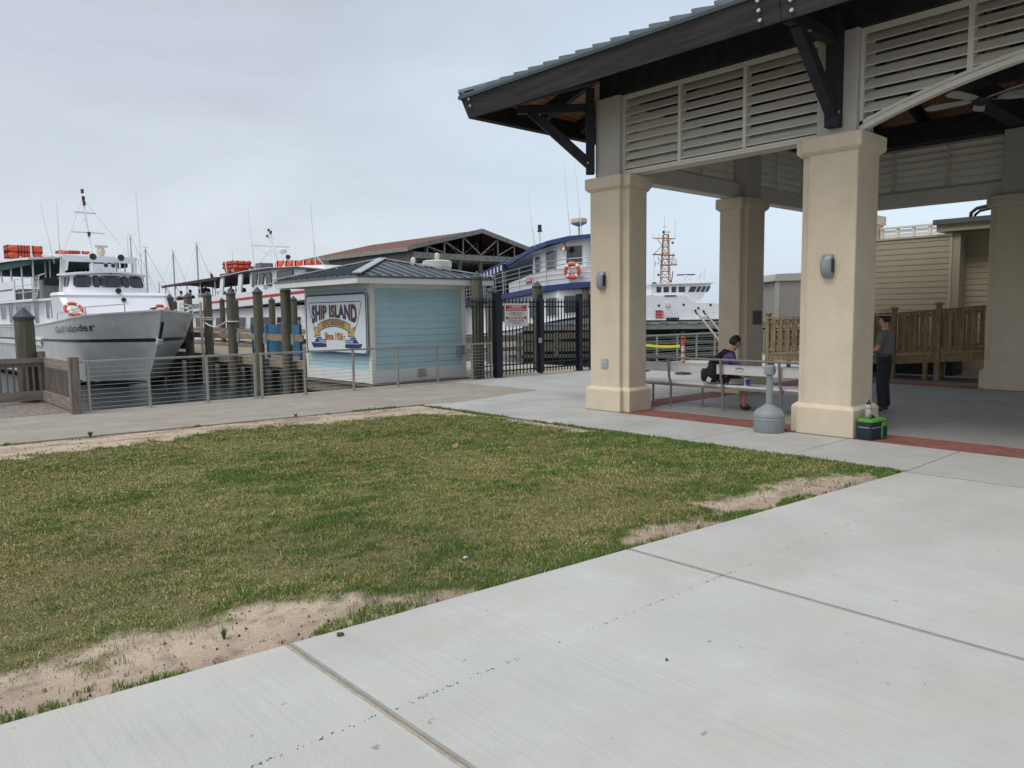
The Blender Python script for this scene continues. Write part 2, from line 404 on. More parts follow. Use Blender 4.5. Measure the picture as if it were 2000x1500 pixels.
# pavilion floor and brick bands
rc = []
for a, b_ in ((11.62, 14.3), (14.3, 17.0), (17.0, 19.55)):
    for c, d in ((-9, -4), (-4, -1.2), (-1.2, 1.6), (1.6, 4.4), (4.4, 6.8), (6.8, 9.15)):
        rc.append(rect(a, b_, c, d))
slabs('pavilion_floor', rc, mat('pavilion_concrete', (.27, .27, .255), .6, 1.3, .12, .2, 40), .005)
def bricks(name, x0, x1, y0, y1):
    """diagonal clay pavers in bands clipped to a rectangle"""
    mb = MB(); w, l = .20, .40
    import itertools
    cx, cy = (x0 + x1) / 2, (y0 + y1) / 2
    L = max(x1 - x0, y1 - y0)
    n = int(L / w) + 6
    def clip(P):
        for ax, lim, sg in ((0, x0, 1), (0, x1, -1), (1, y0, 1), (1, y1, -1)):
            out = []
            for i in range(len(P)):
                a, b = P[i], P[(i + 1) % len(P)]; da = sg * (a[ax] - lim); db = sg * (b[ax] - lim)
                if da >= 0: out.append(a)
                if (da >= 0) != (db >= 0):
                    k = da / (da - db); out.append((a[0] + (b[0] - a[0]) * k, a[1] + (b[1] - a[1]) * k))
            P = out
            if len(P) < 3: return None
        return P
    c45 = math.sqrt(.5); g = .004
    for i in range(-n * 2, n * 2):
        for j in range(-n * 2, n * 2):
            u0 = i * w; v0 = j * l + (i % 2) * l / 2
            q = [(u0 + g, v0 + g), (u0 + w - g, v0 + g), (u0 + w - g, v0 + l - g), (u0 + g, v0 + l - g)]
            P = clip([(cx + (a - b) * c45, cy + (a + b) * c45) for a, b in q])
            if P: mb.prism(P, -.06, rnd.uniform(-.002, .001))
    return tag(mb.build(name, m_brick), kind='structure')
bricks('brick_band', 10.86, 11.61, -7, 9.86)
bricks('brick_band', 11.62, 20.2, 9.16, 9.86)
bricks('brick_band', 19.56, 20.3, -3, 9.15)
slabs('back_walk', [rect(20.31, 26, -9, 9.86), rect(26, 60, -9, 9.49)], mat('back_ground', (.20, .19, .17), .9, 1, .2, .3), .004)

# ---------------------------------------------------------------- lawn
ax = [0, .98, 1.32, 1.7, 2.06, 2.4, 3.0, 3.2, 4.6, 4.9, 5.3, 5.6, 5.91, 6.17, 6.8, 7.41, 8.3, 8.97, 9.1]
aw = [.62, .42, .72, .55, .62, .42, .14, 0, 0, .2, .3, .2, .12, .5, .52, .55, .42, .3, .25]
fx_ = [-20, -2, 1.7, 3.34, 4.2, 4.96, 5.6, 6.17, 7.2, 8.0, 9.1]
fw = [1.4, 1.45, 1.5, 1.35, 1.12, .85, 1.0, 1.22, 1.15, 1.45, 1.9]
ry = [3, 7.7, 8.0, 8.5, 9.3, 9.6, 10.3, 10.9, 12, 12.9]
rw_ = [-.1, 0, .34, .42, .38, .2, .35, .6, .9, 1.1]
def sandness(x, y):
    """>0 where there is bare sand"""
    nn = (fbm(x * 2.1, y * 2.1, 11) - .5) * .6 + (fbm(x * 8, y * 8, 4) - .5) * .5
    dn = np.interp(x, ax, aw) - (y - yn(x)); df = np.interp(x, fx_, fw) - (yf(x) - y); dr = np.interp(y, ry, rw_) - (XR - x)
    dn = np.where(np.interp(x, ax, aw) > .02, dn, -9); dr = np.where(np.interp(y, ry, rw_) > .01, dr, -9)
    return np.maximum(np.maximum(dn, df), dr) + nn * .9
def tuft(x, y):
    """strip of tufts hugging the paving"""
    e1 = y - yn(x); e2 = XR - x; e3 = yf(x) - y
    s = np.maximum(fbm(x * 1.7, y * 1.7, 21) * 1.0, 0)
    a = (e1 < .02 + .14 * np.clip(s - .46, 0, 1) * 5) & (s > .48) & (fbm(x * 9, y * 9, 61) > .42)
    b = (e2 < .02 + .10 * np.clip(s - .42, 0, 1) * 4) & (s > .43)
    c = (e3 < .08) & (s > .62)
    return a | b | c
def greenness(x, y):
    g = .14 + .72 * (fbm(x * .9, y * 1.3, 31) - .5) * 2 + .6 * (fbm(x * 3.5, y * 5.5, 33) - .5) * 2
    g = g + .75 * (fbm(x * 7, y * 11, 35, 3) - .5) * 2 + .5 * np.clip(1 - np.abs(sandness(x, y) + .14) / .12, 0, 1) * np.where(y < 7, 1, .5)
    g = g + np.clip((x - 5.9) / 3.2, 0, 1) * .5 + np.clip((y - 11.3) / 1.5, 0, 1) * .35
    g = g + 1.4 * np.exp(-((x - 3.6) ** 2 + (y - 7.45) ** 2 * 1.5) / .05) + .9 * np.exp(-((x - 3.4) ** 2 + (y - 8.8) ** 2) / .1) + .4 * np.exp(-((x - 4) ** 2 + (y - 8.3) ** 2) / .5)
    g = g + .9 * np.exp(-np.maximum(y - yn(x), 0) / .18) * np.where(x > 2.6, 1, .3)
    return np.clip(g, 0, 1)
m_lawn = mat('lawn_soil', (.4, .3, .2), .95, 30, .2, .5, 45)
t, b = nodes_of(m_lawn); a_ = N(t, 'ShaderNodeAttribute', attribute_name='Col')
old = b.inputs['Base Color'].links[0].from_node
nn_ = N(t, 'ShaderNodeTexNoise', Scale=70, Detail=6, Roughness=.8); mr_ = N(t, 'ShaderNodeMapRange')
mr_.inputs['From Min'].default_value = .3; mr_.inputs['From Max'].default_value = .7; mr_.inputs['To Min'].default_value = .55; mr_.inputs['To Max'].default_value = 1.3
cc_ = N(t, 'ShaderNodeTexCoord'); t.links.new(cc_.outputs['Object'], nn_.inputs['Vector']); t.links.new(nn_.outputs[0], mr_.inputs[0])
vm_ = N(t, 'ShaderNodeVectorMath', operation='SCALE'); t.links.new(a_.outputs['Color'], vm_.inputs[0]); t.links.new(mr_.outputs[0], vm_.inputs['Scale'])
t.links.new(vm_.outputs[0], b.inputs['Base Color'])
def lawn_sheet():
    gx = np.concatenate([np.arange(-22, -2, .25), np.arange(-2, XR + .001, .05)]); gx[-1] = XR - .004
    NV = 230; X = np.repeat(gx[:, None], NV, 1); tt = np.linspace(0, 1, NV)[None, :]
    Y = yn(X) + .004 + (yf(X) - yn(X) - .008) * tt
    s = sandness(X, Y); ed = np.minimum(np.minimum(Y - yn(X), yf(X) - Y), XR - X)
    Z = -.012 - .018 * np.exp(-ed / .08) + .012 * (fbm(X * 3, Y * 3, 2) - .5) + .014 * (fbm(X * 11, Y * 11, 8) - .5) * np.clip(s * 6, 0, 1) + .01 * np.clip(.1 - s, 0, .1) / .1
    sand = np.array([.52, .425, .325]); dirt = np.array([.33, .25, .185]); th = np.array([.15, .135, .06])
    k1 = np.clip((fbm(X * 1.6, Y * 5.5, 17) - .47) * 4, 0, 1) * np.where(Y > 9, 1, .5) + np.clip(1 - (Y - yn(X)) / .42 + (fbm(X * 3, Y * 3, 6) - .5) * 1.2, 0, 1) * np.where(Y < 9, .75, 0)
    k1 = np.clip(k1, 0, 1)[..., None]
    k2 = np.clip((fbm(X * 14, Y * 14, 19) - .56) * 5, 0, 1)[..., None]
    cs = sand * (1 - k1) + dirt * k1; cs = cs * (1 - .45 * k2)
    g = greenness(X, Y)[..., None]; ct = th * (1 - g * .5) + np.array([.04, .06, .02]) * g * .5
    w = np.clip((s + .10) / .16, 0, 1)[..., None]; C = cs * w + ct * (1 - w)
    nx = X.shape[0]; V = np.stack([X, Y, Z], -1).reshape(-1, 3)
    idx = np.arange(nx * NV).reshape(nx, NV)
    F = np.stack([idx[:-1, :-1], idx[1:, :-1], idx[1:, 1:], idx[:-1, 1:]], -1).reshape(-1, 4)
    me = bpy.data.meshes.new('lawn'); me.vertices.add(len(V)); me.vertices.foreach_set('co', V.ravel())
    me.loops.add(F.size); me.loops.foreach_set('vertex_index', F.ravel()); me.polygons.add(len(F))
    me.polygons.foreach_set('loop_start', np.arange(0, F.size, 4)); me.polygons.foreach_set('loop_total', np.full(len(F), 4)); me.update(calc_edges=True)
    ca = me.color_attributes.new('Col', 'FLOAT_COLOR', 'POINT'); ca.data.foreach_set('color', np.concatenate([C.reshape(-1, 3), np.ones((len(V), 1))], 1).ravel())
    me.polygons.foreach_set('use_smooth', np.ones(len(F), bool))
    me.materials.append(m_lawn); o = bpy.data.objects.new('lawn', me); SC.collection.objects.link(o); tag(o, kind='structure')
lawn_sheet()
m_grass = mat('grass_blades', (.1, .1, .05), .75, 30, .2)
t, b = nodes_of(m_grass); a_ = N(t, 'ShaderNodeAttribute', attribute_name='Col'); t.links.new(a_.outputs['Color'], b.inputs['Base Color'])
b.inputs['Specular IOR Level'].default_value = .25
def grass(n_try=1500000):
    rs = np.random.RandomState(3)
    # more blades close to the camera
    x = rs.uniform(-4, XR, n_try); y = rs.uniform(3.2, 14.2, n_try)
    d = np.hypot(x, y); keep = rs.rand(n_try) < np.clip(9.0 / d, 0, 1) ** 1.2
    keep &= (y > yn(x) - .012) & (y < yf(x) + .012) & (x < XR + .01) & (x > y * .155 - 3.4)
    x = x[keep]; y = y[keep]
    s = sandness(x, y); tf = tuft(x, y); sparse = (rs.rand(len(x)) < .018)
    k = (s < -.03 + rs.normal(0, .07, len(x))) | tf | (sparse & (s < .3))
    x = x[k]; y = y[k]; tf = tf[k]; s = s[k]; n = len(x)
    g = greenness(x, y); g = np.where(tf | (s > 0), np.clip(g + .75, 0, 1), g)
    dr = rs.rand(n)
    straw = np.array([.31, .262, .125]); straw2 = np.array([.24, .19, .09]); olive = np.array([.175, .195, .058]); green = np.array([.088, .148, .034])
    w = rs.rand(n); isg = w < (.26 + .68 * g)
    base = np.where(isg[:, None], green * (1 - (dr * .55 * (1 - g))[:, None]) + olive * (dr * .55 * (1 - g))[:, None] + olive * .0, np.where((dr < .5)[:, None], straw, np.where((dr < .75)[:, None], straw2, olive)))
    pale = fbm(x * .6, y * .6, 77)[:, None]; base = base * (1.1 + .7 * pale) * rs.uniform(.88, 1.12, n)[:, None]
    cl = fbm(x * 6, y * 6, 91, 3); L = rs.uniform(.008, .024, n) * np.where(rs.rand(n) < .06, 1.7, 1.) * (.78 + .9 * np.clip(cl - .3, 0, 1) * 1.6) * (1 + .5 * g) * (.75 + .7 * fbm(x * 5, y * 5, 55)); L = np.where(tf | (s > -.02), L * .85, L); Wd = rs.uniform(.0014, .0032, n) * np.clip(np.hypot(x, y) / 6, 1, 2)
    a = rs.uniform(0, 2 * np.pi, n); lean = np.where(isg, rs.uniform(.1, .95, n), rs.uniform(.6, 1.9, n)) * L
    ld = rs.uniform(0, 2 * np.pi, n)
    z0 = np.full(n, -.022); px, py = np.cos(a) * Wd, np.sin(a) * Wd; lx, ly = np.cos(ld) * lean, np.sin(ld) * lean
    V = np.empty((n, 5, 3))
    V[:, 0] = np.stack([x - px, y - py, z0], 1); V[:, 1] = np.stack([x + px, y + py, z0], 1)
    V[:, 2] = np.stack([x + px * .8 + lx * .45, y + py * .8 + ly * .45, z0 + .016 + L * .62], 1); V[:, 3] = np.stack([x - px * .8 + lx * .45, y - py * .8 + ly * .45, z0 + .016 + L * .62], 1)
    V[:, 4] = np.stack([x + lx, y + ly, z0 + .016 + L * np.where(isg, .98, .72)], 1)
    V = V.reshape(-1, 3); o = (np.arange(n) * 5)[:, None]
    LI = np.concatenate([o + np.array([0, 1, 2, 3]), o + np.array([3, 2, 4])], 1).ravel()
    st = (np.arange(n)[:, None] * 7 + np.array([0, 4])).ravel(); tot = np.tile([4, 3], n)
    me = bpy.data.meshes.new('grass'); me.vertices.add(len(V)); me.vertices.foreach_set('co', V.ravel())
    me.loops.add(len(LI)); me.loops.foreach_set('vertex_index', LI); me.polygons.add(2 * n)
    me.polygons.foreach_set('loop_start', st); me.polygons.foreach_set('loop_total', tot); me.update(calc_edges=True)
    C = np.repeat(np.concatenate([np.clip(base, 0, 1), np.ones((n, 1))], 1), 5, 0)
    ca = me.color_attributes.new('Col', 'FLOAT_COLOR', 'POINT'); ca.data.foreach_set('color', C.ravel())
    me.materials.append(m_grass); ob = bpy.data.objects.new('grass', me); SC.collection.objects.link(ob)
    tag(ob, 'patchy mown grass, part green and part dry straw, on the lawn', 'grass', kind='stuff'); print('blades', n)
grass()
# little stones, shells and chips lying in the sand
def pebbles():
    rs = np.random.RandomState(9)
    mbs = [MB(), MB(), MB()]
    x = rs.uniform(-1, XR, 26000); y = rs.uniform(3.3, 13.4, 26000); s = sandness(x, y); ok = (s > .03) & (y > yn(x) + .03) & (y < yf(x) - .03) & (x < XR - .03) & (x > y * .155 - .6)
    ok &= rs.rand(26000) < np.where(y < 6, 1, .35)
    for px, py in zip(x[ok], y[ok]):
        r = rs.choice([.004, .006, .009, .015], p=[.5, .3, .15, .05]) * rs.uniform(.7, 1.3); a = rs.uniform(0, 3)
        P = [(px + r * math.cos(a + k * 1.26) * rs.uniform(.7, 1.1), py + r * math.sin(a + k * 1.26) * rs.uniform(.6, 1.)) for k in range(5)]
        z = -.022; mb = mbs[rs.choice(3, p=[.45, .3, .25])]
        top = [(px + (p[0] - px) * .5, py + (p[1] - py) * .5, z + .012 + r * .9) for p in P]
        mb.loft([[(p[0], p[1], z) for p in P], top])
    for mb, nm, m in zip(mbs, ('pebbles', 'bark_bits', 'shell_bits'), (mat('pebble', (.3, .2, .13), .8, 40, .3), mat('bark_bit', (.07, .045, .03), .9, 40, .3), mat('shell_bit', (.62, .58, .5), .6, 40, .15))):
        tag(mb.build(nm, m, recalc=False), {'pebbles': 'small brown pebbles strewn over the bare sand', 'bark_bits': 'dark bits of bark strewn over the bare sand', 'shell_bits': 'pale shell fragments strewn over the bare sand'}[nm], 'litter', kind='stuff')
pebbles()

def scrap(name, lab, cat, x, y, r, m, z=.002, h=.006, n=7, seed=1):
    rr = random.Random(seed); P = [(x + r * rr.uniform(.6, 1.1) * math.cos(k * 2 * math.pi / n), y + r * rr.uniform(.5, 1.) * math.sin(k * 2 * math.pi / n)) for k in range(n)]
    mb = MB(); mb.loft([[(a, b, z) for a, b in P], [(x + (a - x) * .8, y + (b - y) * .8, z + h * rr.uniform(.6, 1.6)) for a, b in P]]); tag(mb.build(name, m), lab, cat)
m_leaf = mat('dry_leaf', (.10, .06, .035), .9, 40, .3)
scrap('dry_leaf', 'curled brown leaf on the concrete near the lawn edge', 'leaf', 2.12, 3.85, .03, m_leaf, h=.012, seed=3)
scrap('seed_pod', 'small round dark seed pod alone on the foreground concrete', 'seed', 3.22, 2.35, .010, m_leaf, h=.008, seed=4)
scrap('paper_scrap', 'small white scrap of paper lying in the near grass', 'litter', 3.51, 4.42, .025, mat('scrap_white', (.6, .6, .58), .7, 9, .05), z=.012, seed=5)
scrap('dry_leaf', 'pale curled leaf lying in the middle of the far lawn', 'leaf', 6.44, 8.28, .06, mat('pale_leaf', (.36, .27, .18), .9, 40, .3), z=.012, h=.03, seed=6)

def weed(x, y, n, h, lab, seed):
    rr = random.Random(seed); mb = MB()
    for k in range(n):
        a = rr.uniform(0, 6.28); l = h * rr.uniform(.6, 1.1); w = .006; dx, dy = math.cos(a), math.sin(a); le = l * rr.uniform(.3, 1.0)
        mb.add([(x - dy * w, y + dx * w, -.02), (x + dy * w, y - dx * w, -.02), (x + dx * le * .4 + dy * w, y + dy * le * .4 - dx * w, l * .6), (x + dx * le * .4 - dy * w, y + dy * le * .4 + dx * w, l * .6), (x + dx * le, y + dy * le, l * .85)], [(0, 1, 2, 3), (3, 2, 4)])
    tag(mb.build('weed', mat('weed_green', (.08, .14, .03), .7, 20, .2), recalc=False), lab, 'weed')
weed(3.05, 13.22, 60, .10, 'small green weed on the sand beside the promenade at left', 1)
weed(6.4, 12.98, 30, .08, 'low green tuft on the sand edge below the double rail post', 2)
weed(1.62, 4.30, 9, .06, 'small dark sprig standing alone in the near bare sand', 3)
# ================================================================ PAVILION
PV = thing('pavilion', 'open tan pavilion with square stucco columns, white louvres and dark timber eaves', 'pavilion', (15.65, 1.42, 0))
def plan(cx, cy, hw, wings):
    """square with shallow wings toward the given sides (list of 'x','-x','y','-y')"""
    w = hw - .10; o = hw + .14; P = []
    P += [(cx - hw, cy - hw)]
    if '-y' in wings: P += [(cx - w, cy - hw), (cx - w, cy - o), (cx + w, cy - o), (cx + w, cy - hw)]
    P += [(cx + hw, cy - hw)]
    if 'x' in wings: P += [(cx + hw, cy - w), (cx + o, cy - w), (cx + o, cy + w), (cx + hw, cy + w)]
    P += [(cx + hw, cy + hw)]
    if 'y' in wings: P += [(cx + w, cy + hw), (cx + w, cy + o), (cx - w, cy + o), (cx - w, cy + hw)]
    P += [(cx - hw, cy + hw)]
    if '-x' in wings: P += [(cx - hw, cy + w), (cx - o, cy + w), (cx - o, cy - w), (cx - hw, cy - w)]
    return P
def column(cx, cy, wings):
    col = MB(); a = plan(cx, cy, .36, wings); col.prism(a, .43, 4.14)
    c = col.build('column', m_stucco, PV, bevel=.022)
    b1 = MB(); b = plan(cx, cy, .43, wings); b1.loft([[(x, y, .0) for x, y in b], [(x, y, .40) for x, y in b], [(x, y, .455) for x, y in plan(cx, cy, .37, wings)]])
    b1.build('plinth', m_stucco, c, bevel=.012)
    b2 = MB(); b2.loft([[(x, y, 4.08) for x, y in plan(cx, cy, .37, wings)], [(x, y, 4.135) for x, y in b], [(x, y, 4.33) for x, y in b]])
    b2.build('capital', m_stucco, c, bevel=.012)
    b3 = MB(); b3.box(cx - .29, cx + .29, cy - .29, cy + .29, 4.328, 5.765)
    b3.build('upper_post', m_greystucco, c, bevel=.02)
    return c
XF, XM, XB = 11.29, 15.66, 20.0
YA, YC, YC2, YA2 = 9.45, 5.16, -2.32, -6.61
column(XF, YA, ['-y', 'x']); column(XF, YC, ['y']); column(XM, YA, ['-x', 'x']); column(XB, YA, ['-x', '-y'])
column(XB, YC, ['y']); column(XF, YC2, ['-y']); column(XB, YC2, ['-y']); column(XF, YA2, ['y', 'x']); column(XM, YA2, ['x', '-x']); column(XB, YA2, ['y', '-x'])
# louvre panels -------------------------------------------------------
def louver_flat(axis, fix, a0, a1, side, nd=3):
    """axis 'y': panel runs along y at x=fix ; side = outward sign"""
    def B(mb, u0, u1, d0, d1, z0, z1):
        d0, d1 = sorted((fix + side * d0, fix + side * d1))
        if axis == 'y': mb.box(d0, d1, u0, u1, z0, z1)
        else: mb.box(u0, u1, d0, d1, z0, z1)
    fr = MB(); t = .045
    B(fr, a0, a1, -.03, .05, 4.335, 4.365); B(fr, a0, a1, -.03, .03, 4.37, 4.42); B(fr, a0, a1, -.03, .03, 5.68, 5.755)
    B(fr, a0, a0 + t, -.12, .032, 4.42, 5.68); B(fr, a1 - t, a1, -.12, .032, 4.42, 5.68)
    ds = [a0 + (a1 - a0) * k / nd for k in range(1, nd)]
    for d in ds: B(fr, d - .03, d + .03, -.12, .04, 4.42, 5.68)
    f = fr.build('louver_panel', m_louver, PV, bevel=.004, segs=1)
    bd = MB(); B(bd, a0, a1, -.26, -.045, 4.335, 4.42); B(bd, a0, a1, -.26, -.235, 4.42, 4.66)
    bd.build('lower_board', m_louver, f)
    ed = [a0 + t] + [q for d in ds for q in (d - .03, d + .03)] + [a1 - t]
    for i in range(0, len(ed), 2):
        mb = MB()
        for k in range(8):
            z = 4.44 + .157 * k
            zi, zo = z + .14, z
            pts = [(.028, zo), (.028, zo + .016), (-.10, zi + .016), (-.10, zi)]
            P = [(fix + side * d, zz) for d, zz in pts]
            if axis == 'y':
                v = [(p[0], ed[i], p[1]) for p in P] + [(p[0], ed[i + 1], p[1]) for p in P]
            else: v = [(ed[i], p[0], p[1]) for p in P] + [(ed[i + 1], p[0], p[1]) for p in P]
            mb.add(v, [(0,1,2,3),(7,6,5,4),(0,4,5,1),(1,5,6,2),(2,6,7,3),(3,7,4,0)])
        mb.build('slats', m_louver, f)
louver_flat('y', XF - .16, YC + .29, YA - .29, -1)
louver_flat('x', YA + .16, XF + .29, XM - .29, 1); louver_flat('x', YA + .16, XM + .29, XB - .29, 1)
louver_flat('y', XB + .16, YC + .29, YA - .29, 1)
louver_flat('y', XF - .16, YA2 + .29, YC2 - .29, -1); louver_flat('y', XB + .16, YA2 + .29, YC2 - .29, 1)
def louver_arch(fix, a0, a1, side):
    yc = (a0 + a1) / 2; hw = (a1 - a0) / 2; rise = .62
    Rr = (hw * hw + rise * rise) / (2 * rise); zc = 4.34 + rise - Rr
    def zb(y): return zc + math.sqrt(max(Rr * Rr - (y - yc) ** 2, 0))
    fr = MB()
    def arc(r0, r1, d0, d1):
        n = 36; secs = []
        for i in range(n + 1):
            y = a0 + (a1 - a0) * i / n; z = zb(y); ny, nz = (y - yc) / Rr, (z - zc) / Rr
            q = []
            for r, d in ((r0, d0), (r1, d0), (r1, d1), (r0, d1)): q.append((fix + side * d, y + ny * r, z + nz * r))
            secs.append(q)
        fr.loft(secs)
    arc(0, .07, -.06, .055); arc(.085, .135, -.03, .032)
    d0, d1 = sorted((fix - .03, fix + .03))
    fr.box(d0, d1, a0, a1, 5.68, 5.755); fr.box(d0 - .002, d1 + .002, a0, a0 + .045, 4.34, 5.68); fr.box(d0 - .002, d1 + .002, a1 - .045, a1, 4.34, 5.68)
    ds = [a0 + (a1 - a0) * k / 5 for k in range(1, 5)]
    for d in ds: fr.box(min(d0, fix - side * .12) - .006 * 0, max(d1, fix - side * .12), d - .035, d + .035, zb(d) + .1, 5.68)
    f = fr.build('louver_panel', m_louver, PV)
    ed = [a0 + .045] + [q for d in ds for q in (d - .035, d + .035)] + [a1 - .045]
    for i in range(0, len(ed), 2):
        mb = MB()
        for k in range(8):
            z = 4.44 + .157 * k; L, Rg = ed[i], ed[i + 1]
            lim = z + .03 - .09
            if lim < zc + Rr:   # clip against the arch
                h_ = math.sqrt(max(Rr * Rr - (lim - zc) ** 2, 0))
                for s0, s1 in ((L, min(Rg, yc - h_)), (max(L, yc + h_), Rg)):
                    if s1 - s0 > .03: add_slat(mb, fix, side, s0, s1, z)
            else: add_slat(mb, fix, side, L, Rg, z)
        if mb.v: mb.build('slats', m_louver, f)
def add_slat(mb, fix, side, s0, s1, z):
    P = [(fix + side * d, zz) for d, zz in ((.028, z), (.028, z + .016), (-.10, z + .156), (-.10, z + .14))]
    mb.add([(p[0], s0, p[1]) for p in P] + [(p[0], s1, p[1]) for p in P], [(0,1,2,3),(7,6,5,4),(0,4,5,1),(1,5,6,2),(2,6,7,3),(3,7,4,0)])
louver_arch(XF - .16, YC2 + .29, YC - .29, -1); louver_arch(XB + .16, YC2 + .29, YC - .29, 1)
# dark beams on the posts ---------------------------------------------
def beam(x0, x1, y0, y1, z0=5.77, z1=6.28):
    mb = MB(); mb.box(x0, x1, y0, y1, z0, z1); mb.build('beam', m_timber, PV, bevel=.01, segs=1)
beam(XF - .22, XF + .22, YA2 - .3, YA + .25); beam(XB - .22, XB + .22, YA2 - .3, YA + .25)
beam(XF + .225, XB - .225, YA - .22, YA + .22, 5.77, 6.27); beam(XF + .225, XB - .225, YA2 - .22, YA2 + .22, 5.77, 6.27)
beam(XF + .225, XB - .225, YC - .18, YC + .18, 5.79, 6.22); beam(XF + .225, XB - .225, YC2 - .18, YC2 + .18, 5.79, 6.22)
beam(XM - .18, XM + .18, YA2 + .24, YA - .24, 5.8, 6.2)
# roof ----------------------------------------------------------------
EX0, EX1, EY0, EY1 = 9.28, 22.0, -8.75, 11.64
ZE, SL = 5.955, .335
hwx = (EX1 - EX0) / 2; xr = EX0 + hwx; zr = ZE + SL * hwx; ry0, ry1 = EY0 + hwx, EY1 - hwx
def roof_solid(zoff, th, inset):
    x0, x1, y0, y1 = EX0 + inset, EX1 - inset, EY0 + inset, EY1 - inset; z = ZE + SL * inset + zoff; zt = zr + zoff
    V = [(x0, y0, z), (x1, y0, z), (x1, y1, z), (x0, y1, z), (xr, ry0, zt), (xr, ry1, zt)]
    V += [(a, b, c - th) for a, b, c in V]
    F = [(0, 1, 4), (1, 2, 5, 4), (2, 3, 5), (3, 0, 4, 5)]
    F2 = [tuple(6 + k for k in reversed(f)) for f in F]
    S = [(i, (i + 1) % 4, 6 + (i + 1) % 4, 6 + i) for i in range(4)]
    return V, F, F2, S
V, F, F2, S = roof_solid(0, .035, 0); mb = MB(); mb.add(V, F + F2 + S); rf = mb.build('roof', m_roof, PV)
mb = MB(); p_ = .365
k = 0
y = EY1 - .12
while y > EY0:
    L = min(hwx, EY1 - y, y - EY0)
    for s, x0 in ((1, EX0), (-1, EX1)):
        if L > .05: mb.bar((x0 - s * .012, y, ZE + .028), (x0 + s * L, y, ZE + SL * L + .028), .05, .055)
    y -= p_
x = EX0 + .3
while x < EX1:
    L = min(x - EX0, EX1 - x)
    for s, y0 in ((-1, EY1), (1, EY0)):
        if L > .05: mb.bar((x, y0 - s * .012, ZE + .028), (x, y0 + s * L, ZE + SL * L + .028), .05, .055)
    x += p_
mb.build('seams', m_roof, rf)
mb = MB()
for a, b_ in (((EX0, EY1, ZE), (xr, ry1, zr)), ((EX0, EY0, ZE), (xr, ry0, zr)), ((EX1, EY1, ZE), (xr, ry1, zr)), ((EX1, EY0, ZE), (xr, ry0, zr)), ((xr, ry0, zr), (xr, ry1, zr))):
    mb.bar(Vector(a) + Vector((0, 0, .05)), Vector(b_) + Vector((0, 0, .05)), .22, .05)
build_parts(mb, 'ridge_cap', m_roof, rf)
# plank soffit under the roof: separate boards material with grooves
def plank_mat(name, axis):
    m = mat(name, (.30, .15, .07), .62, 2.5, .3, .15, stretch=(1, 5, 1) if axis == 'x' else (5, 1, 1))
    t, b = nodes_of(m); src = b.inputs['Base Color'].links[0].from_socket
    c = N(t, 'ShaderNodeTexCoord'); s = N(t, 'ShaderNodeSeparateXYZ'); t.links.new(c.outputs['Object'], s.inputs[0])
    a = N(t, 'ShaderNodeMath', operation='MULTIPLY'); a.inputs[1].default_value = 1 / .13; t.links.new(s.outputs['X' if axis == 'x' else 'Y'], a.inputs[0])
    f = N(t, 'ShaderNodeMath', operation='FRACT'); t.links.new(a.outputs[0], f.inputs[0])
    g = N(t, 'ShaderNodeMath', operation='LESS_THAN'); g.inputs[1].default_value = .1; t.links.new(f.outputs[0], g.inputs[0])
    x = N(t, 'ShaderNodeMix', data_type='RGBA'); x.inputs[7].default_value = (.05, .025, .015, 1); t.links.new(g.outputs[0], x.inputs[0]); t.links.new(src, x.inputs[6]); t.links.new(x.outputs[2], b.inputs['Base Color'])
    return m
mpx, mpy = plank_mat('soffit_planks_lengthwise', 'x'), plank_mat('soffit_planks_crosswise', 'y')
V, F, F2, S = roof_solid(-.04, .03, .03)
for fi, m in ((1, mpx), (3, mpx), (0, mpy), (2, mpy)):
    f = F[fi]; mb = MB(); n = len(f)
    mb.add([V[k] for k in f] + [V[6 + k] for k in f], [tuple(range(n)), tuple(range(2 * n - 1, n - 1, -1))] + [(i, (i + 1) % n, n + (i + 1) % n, n + i) for i in range(n)])
    mb.build('soffit', m, PV)
# rafters
def zs(x, y):
    return ZE - .075 + SL * min(x - EX0, EX1 - x, y - EY0, EY1 - y)
mb = MB()
def rafter(p, q, w=.13, h=.26):
    a = Vector((p[0], p[1], zs(*p) - h / 2)); b = Vector((q[0], q[1], zs(*q) - h / 2)); mb.bar(a, b, w, h)
y = EY1 - 1.9
while y > EY0 + 1.5:
    L = min(hwx, EY1 - y, y - EY0) - .02
    rafter((EX0 + .16, y), (EX0 + L, y)); rafter((EX1 - .16, y), (EX1 - L, y)); y -= 1.22
x = EX0 + 1.95
while x < EX1 - 1.5:
    L = min(x - EX0, EX1 - x) - .02
    rafter((x, EY1 - .16), (x, EY1 - L)); rafter((x, EY0 + .16), (x, EY0 + L)); x += 1.22
build_parts(mb, 'rafter', m_timber, PV)
mb = MB()
for sx, sy in ((1, 1), (1, -1), (-1, 1), (-1, -1)):
    x0 = EX0 if sx > 0 else EX1; y0 = EY1 if sy > 0 else EY0
    mb.bar((x0 + sx * .2, y0 - sy * .2, ZE + SL * .2 - .26), (xr, y0 - sy * hwx, zr - .26), .18, .36)
build_parts(mb, 'hip_rafter', m_timber, PV)
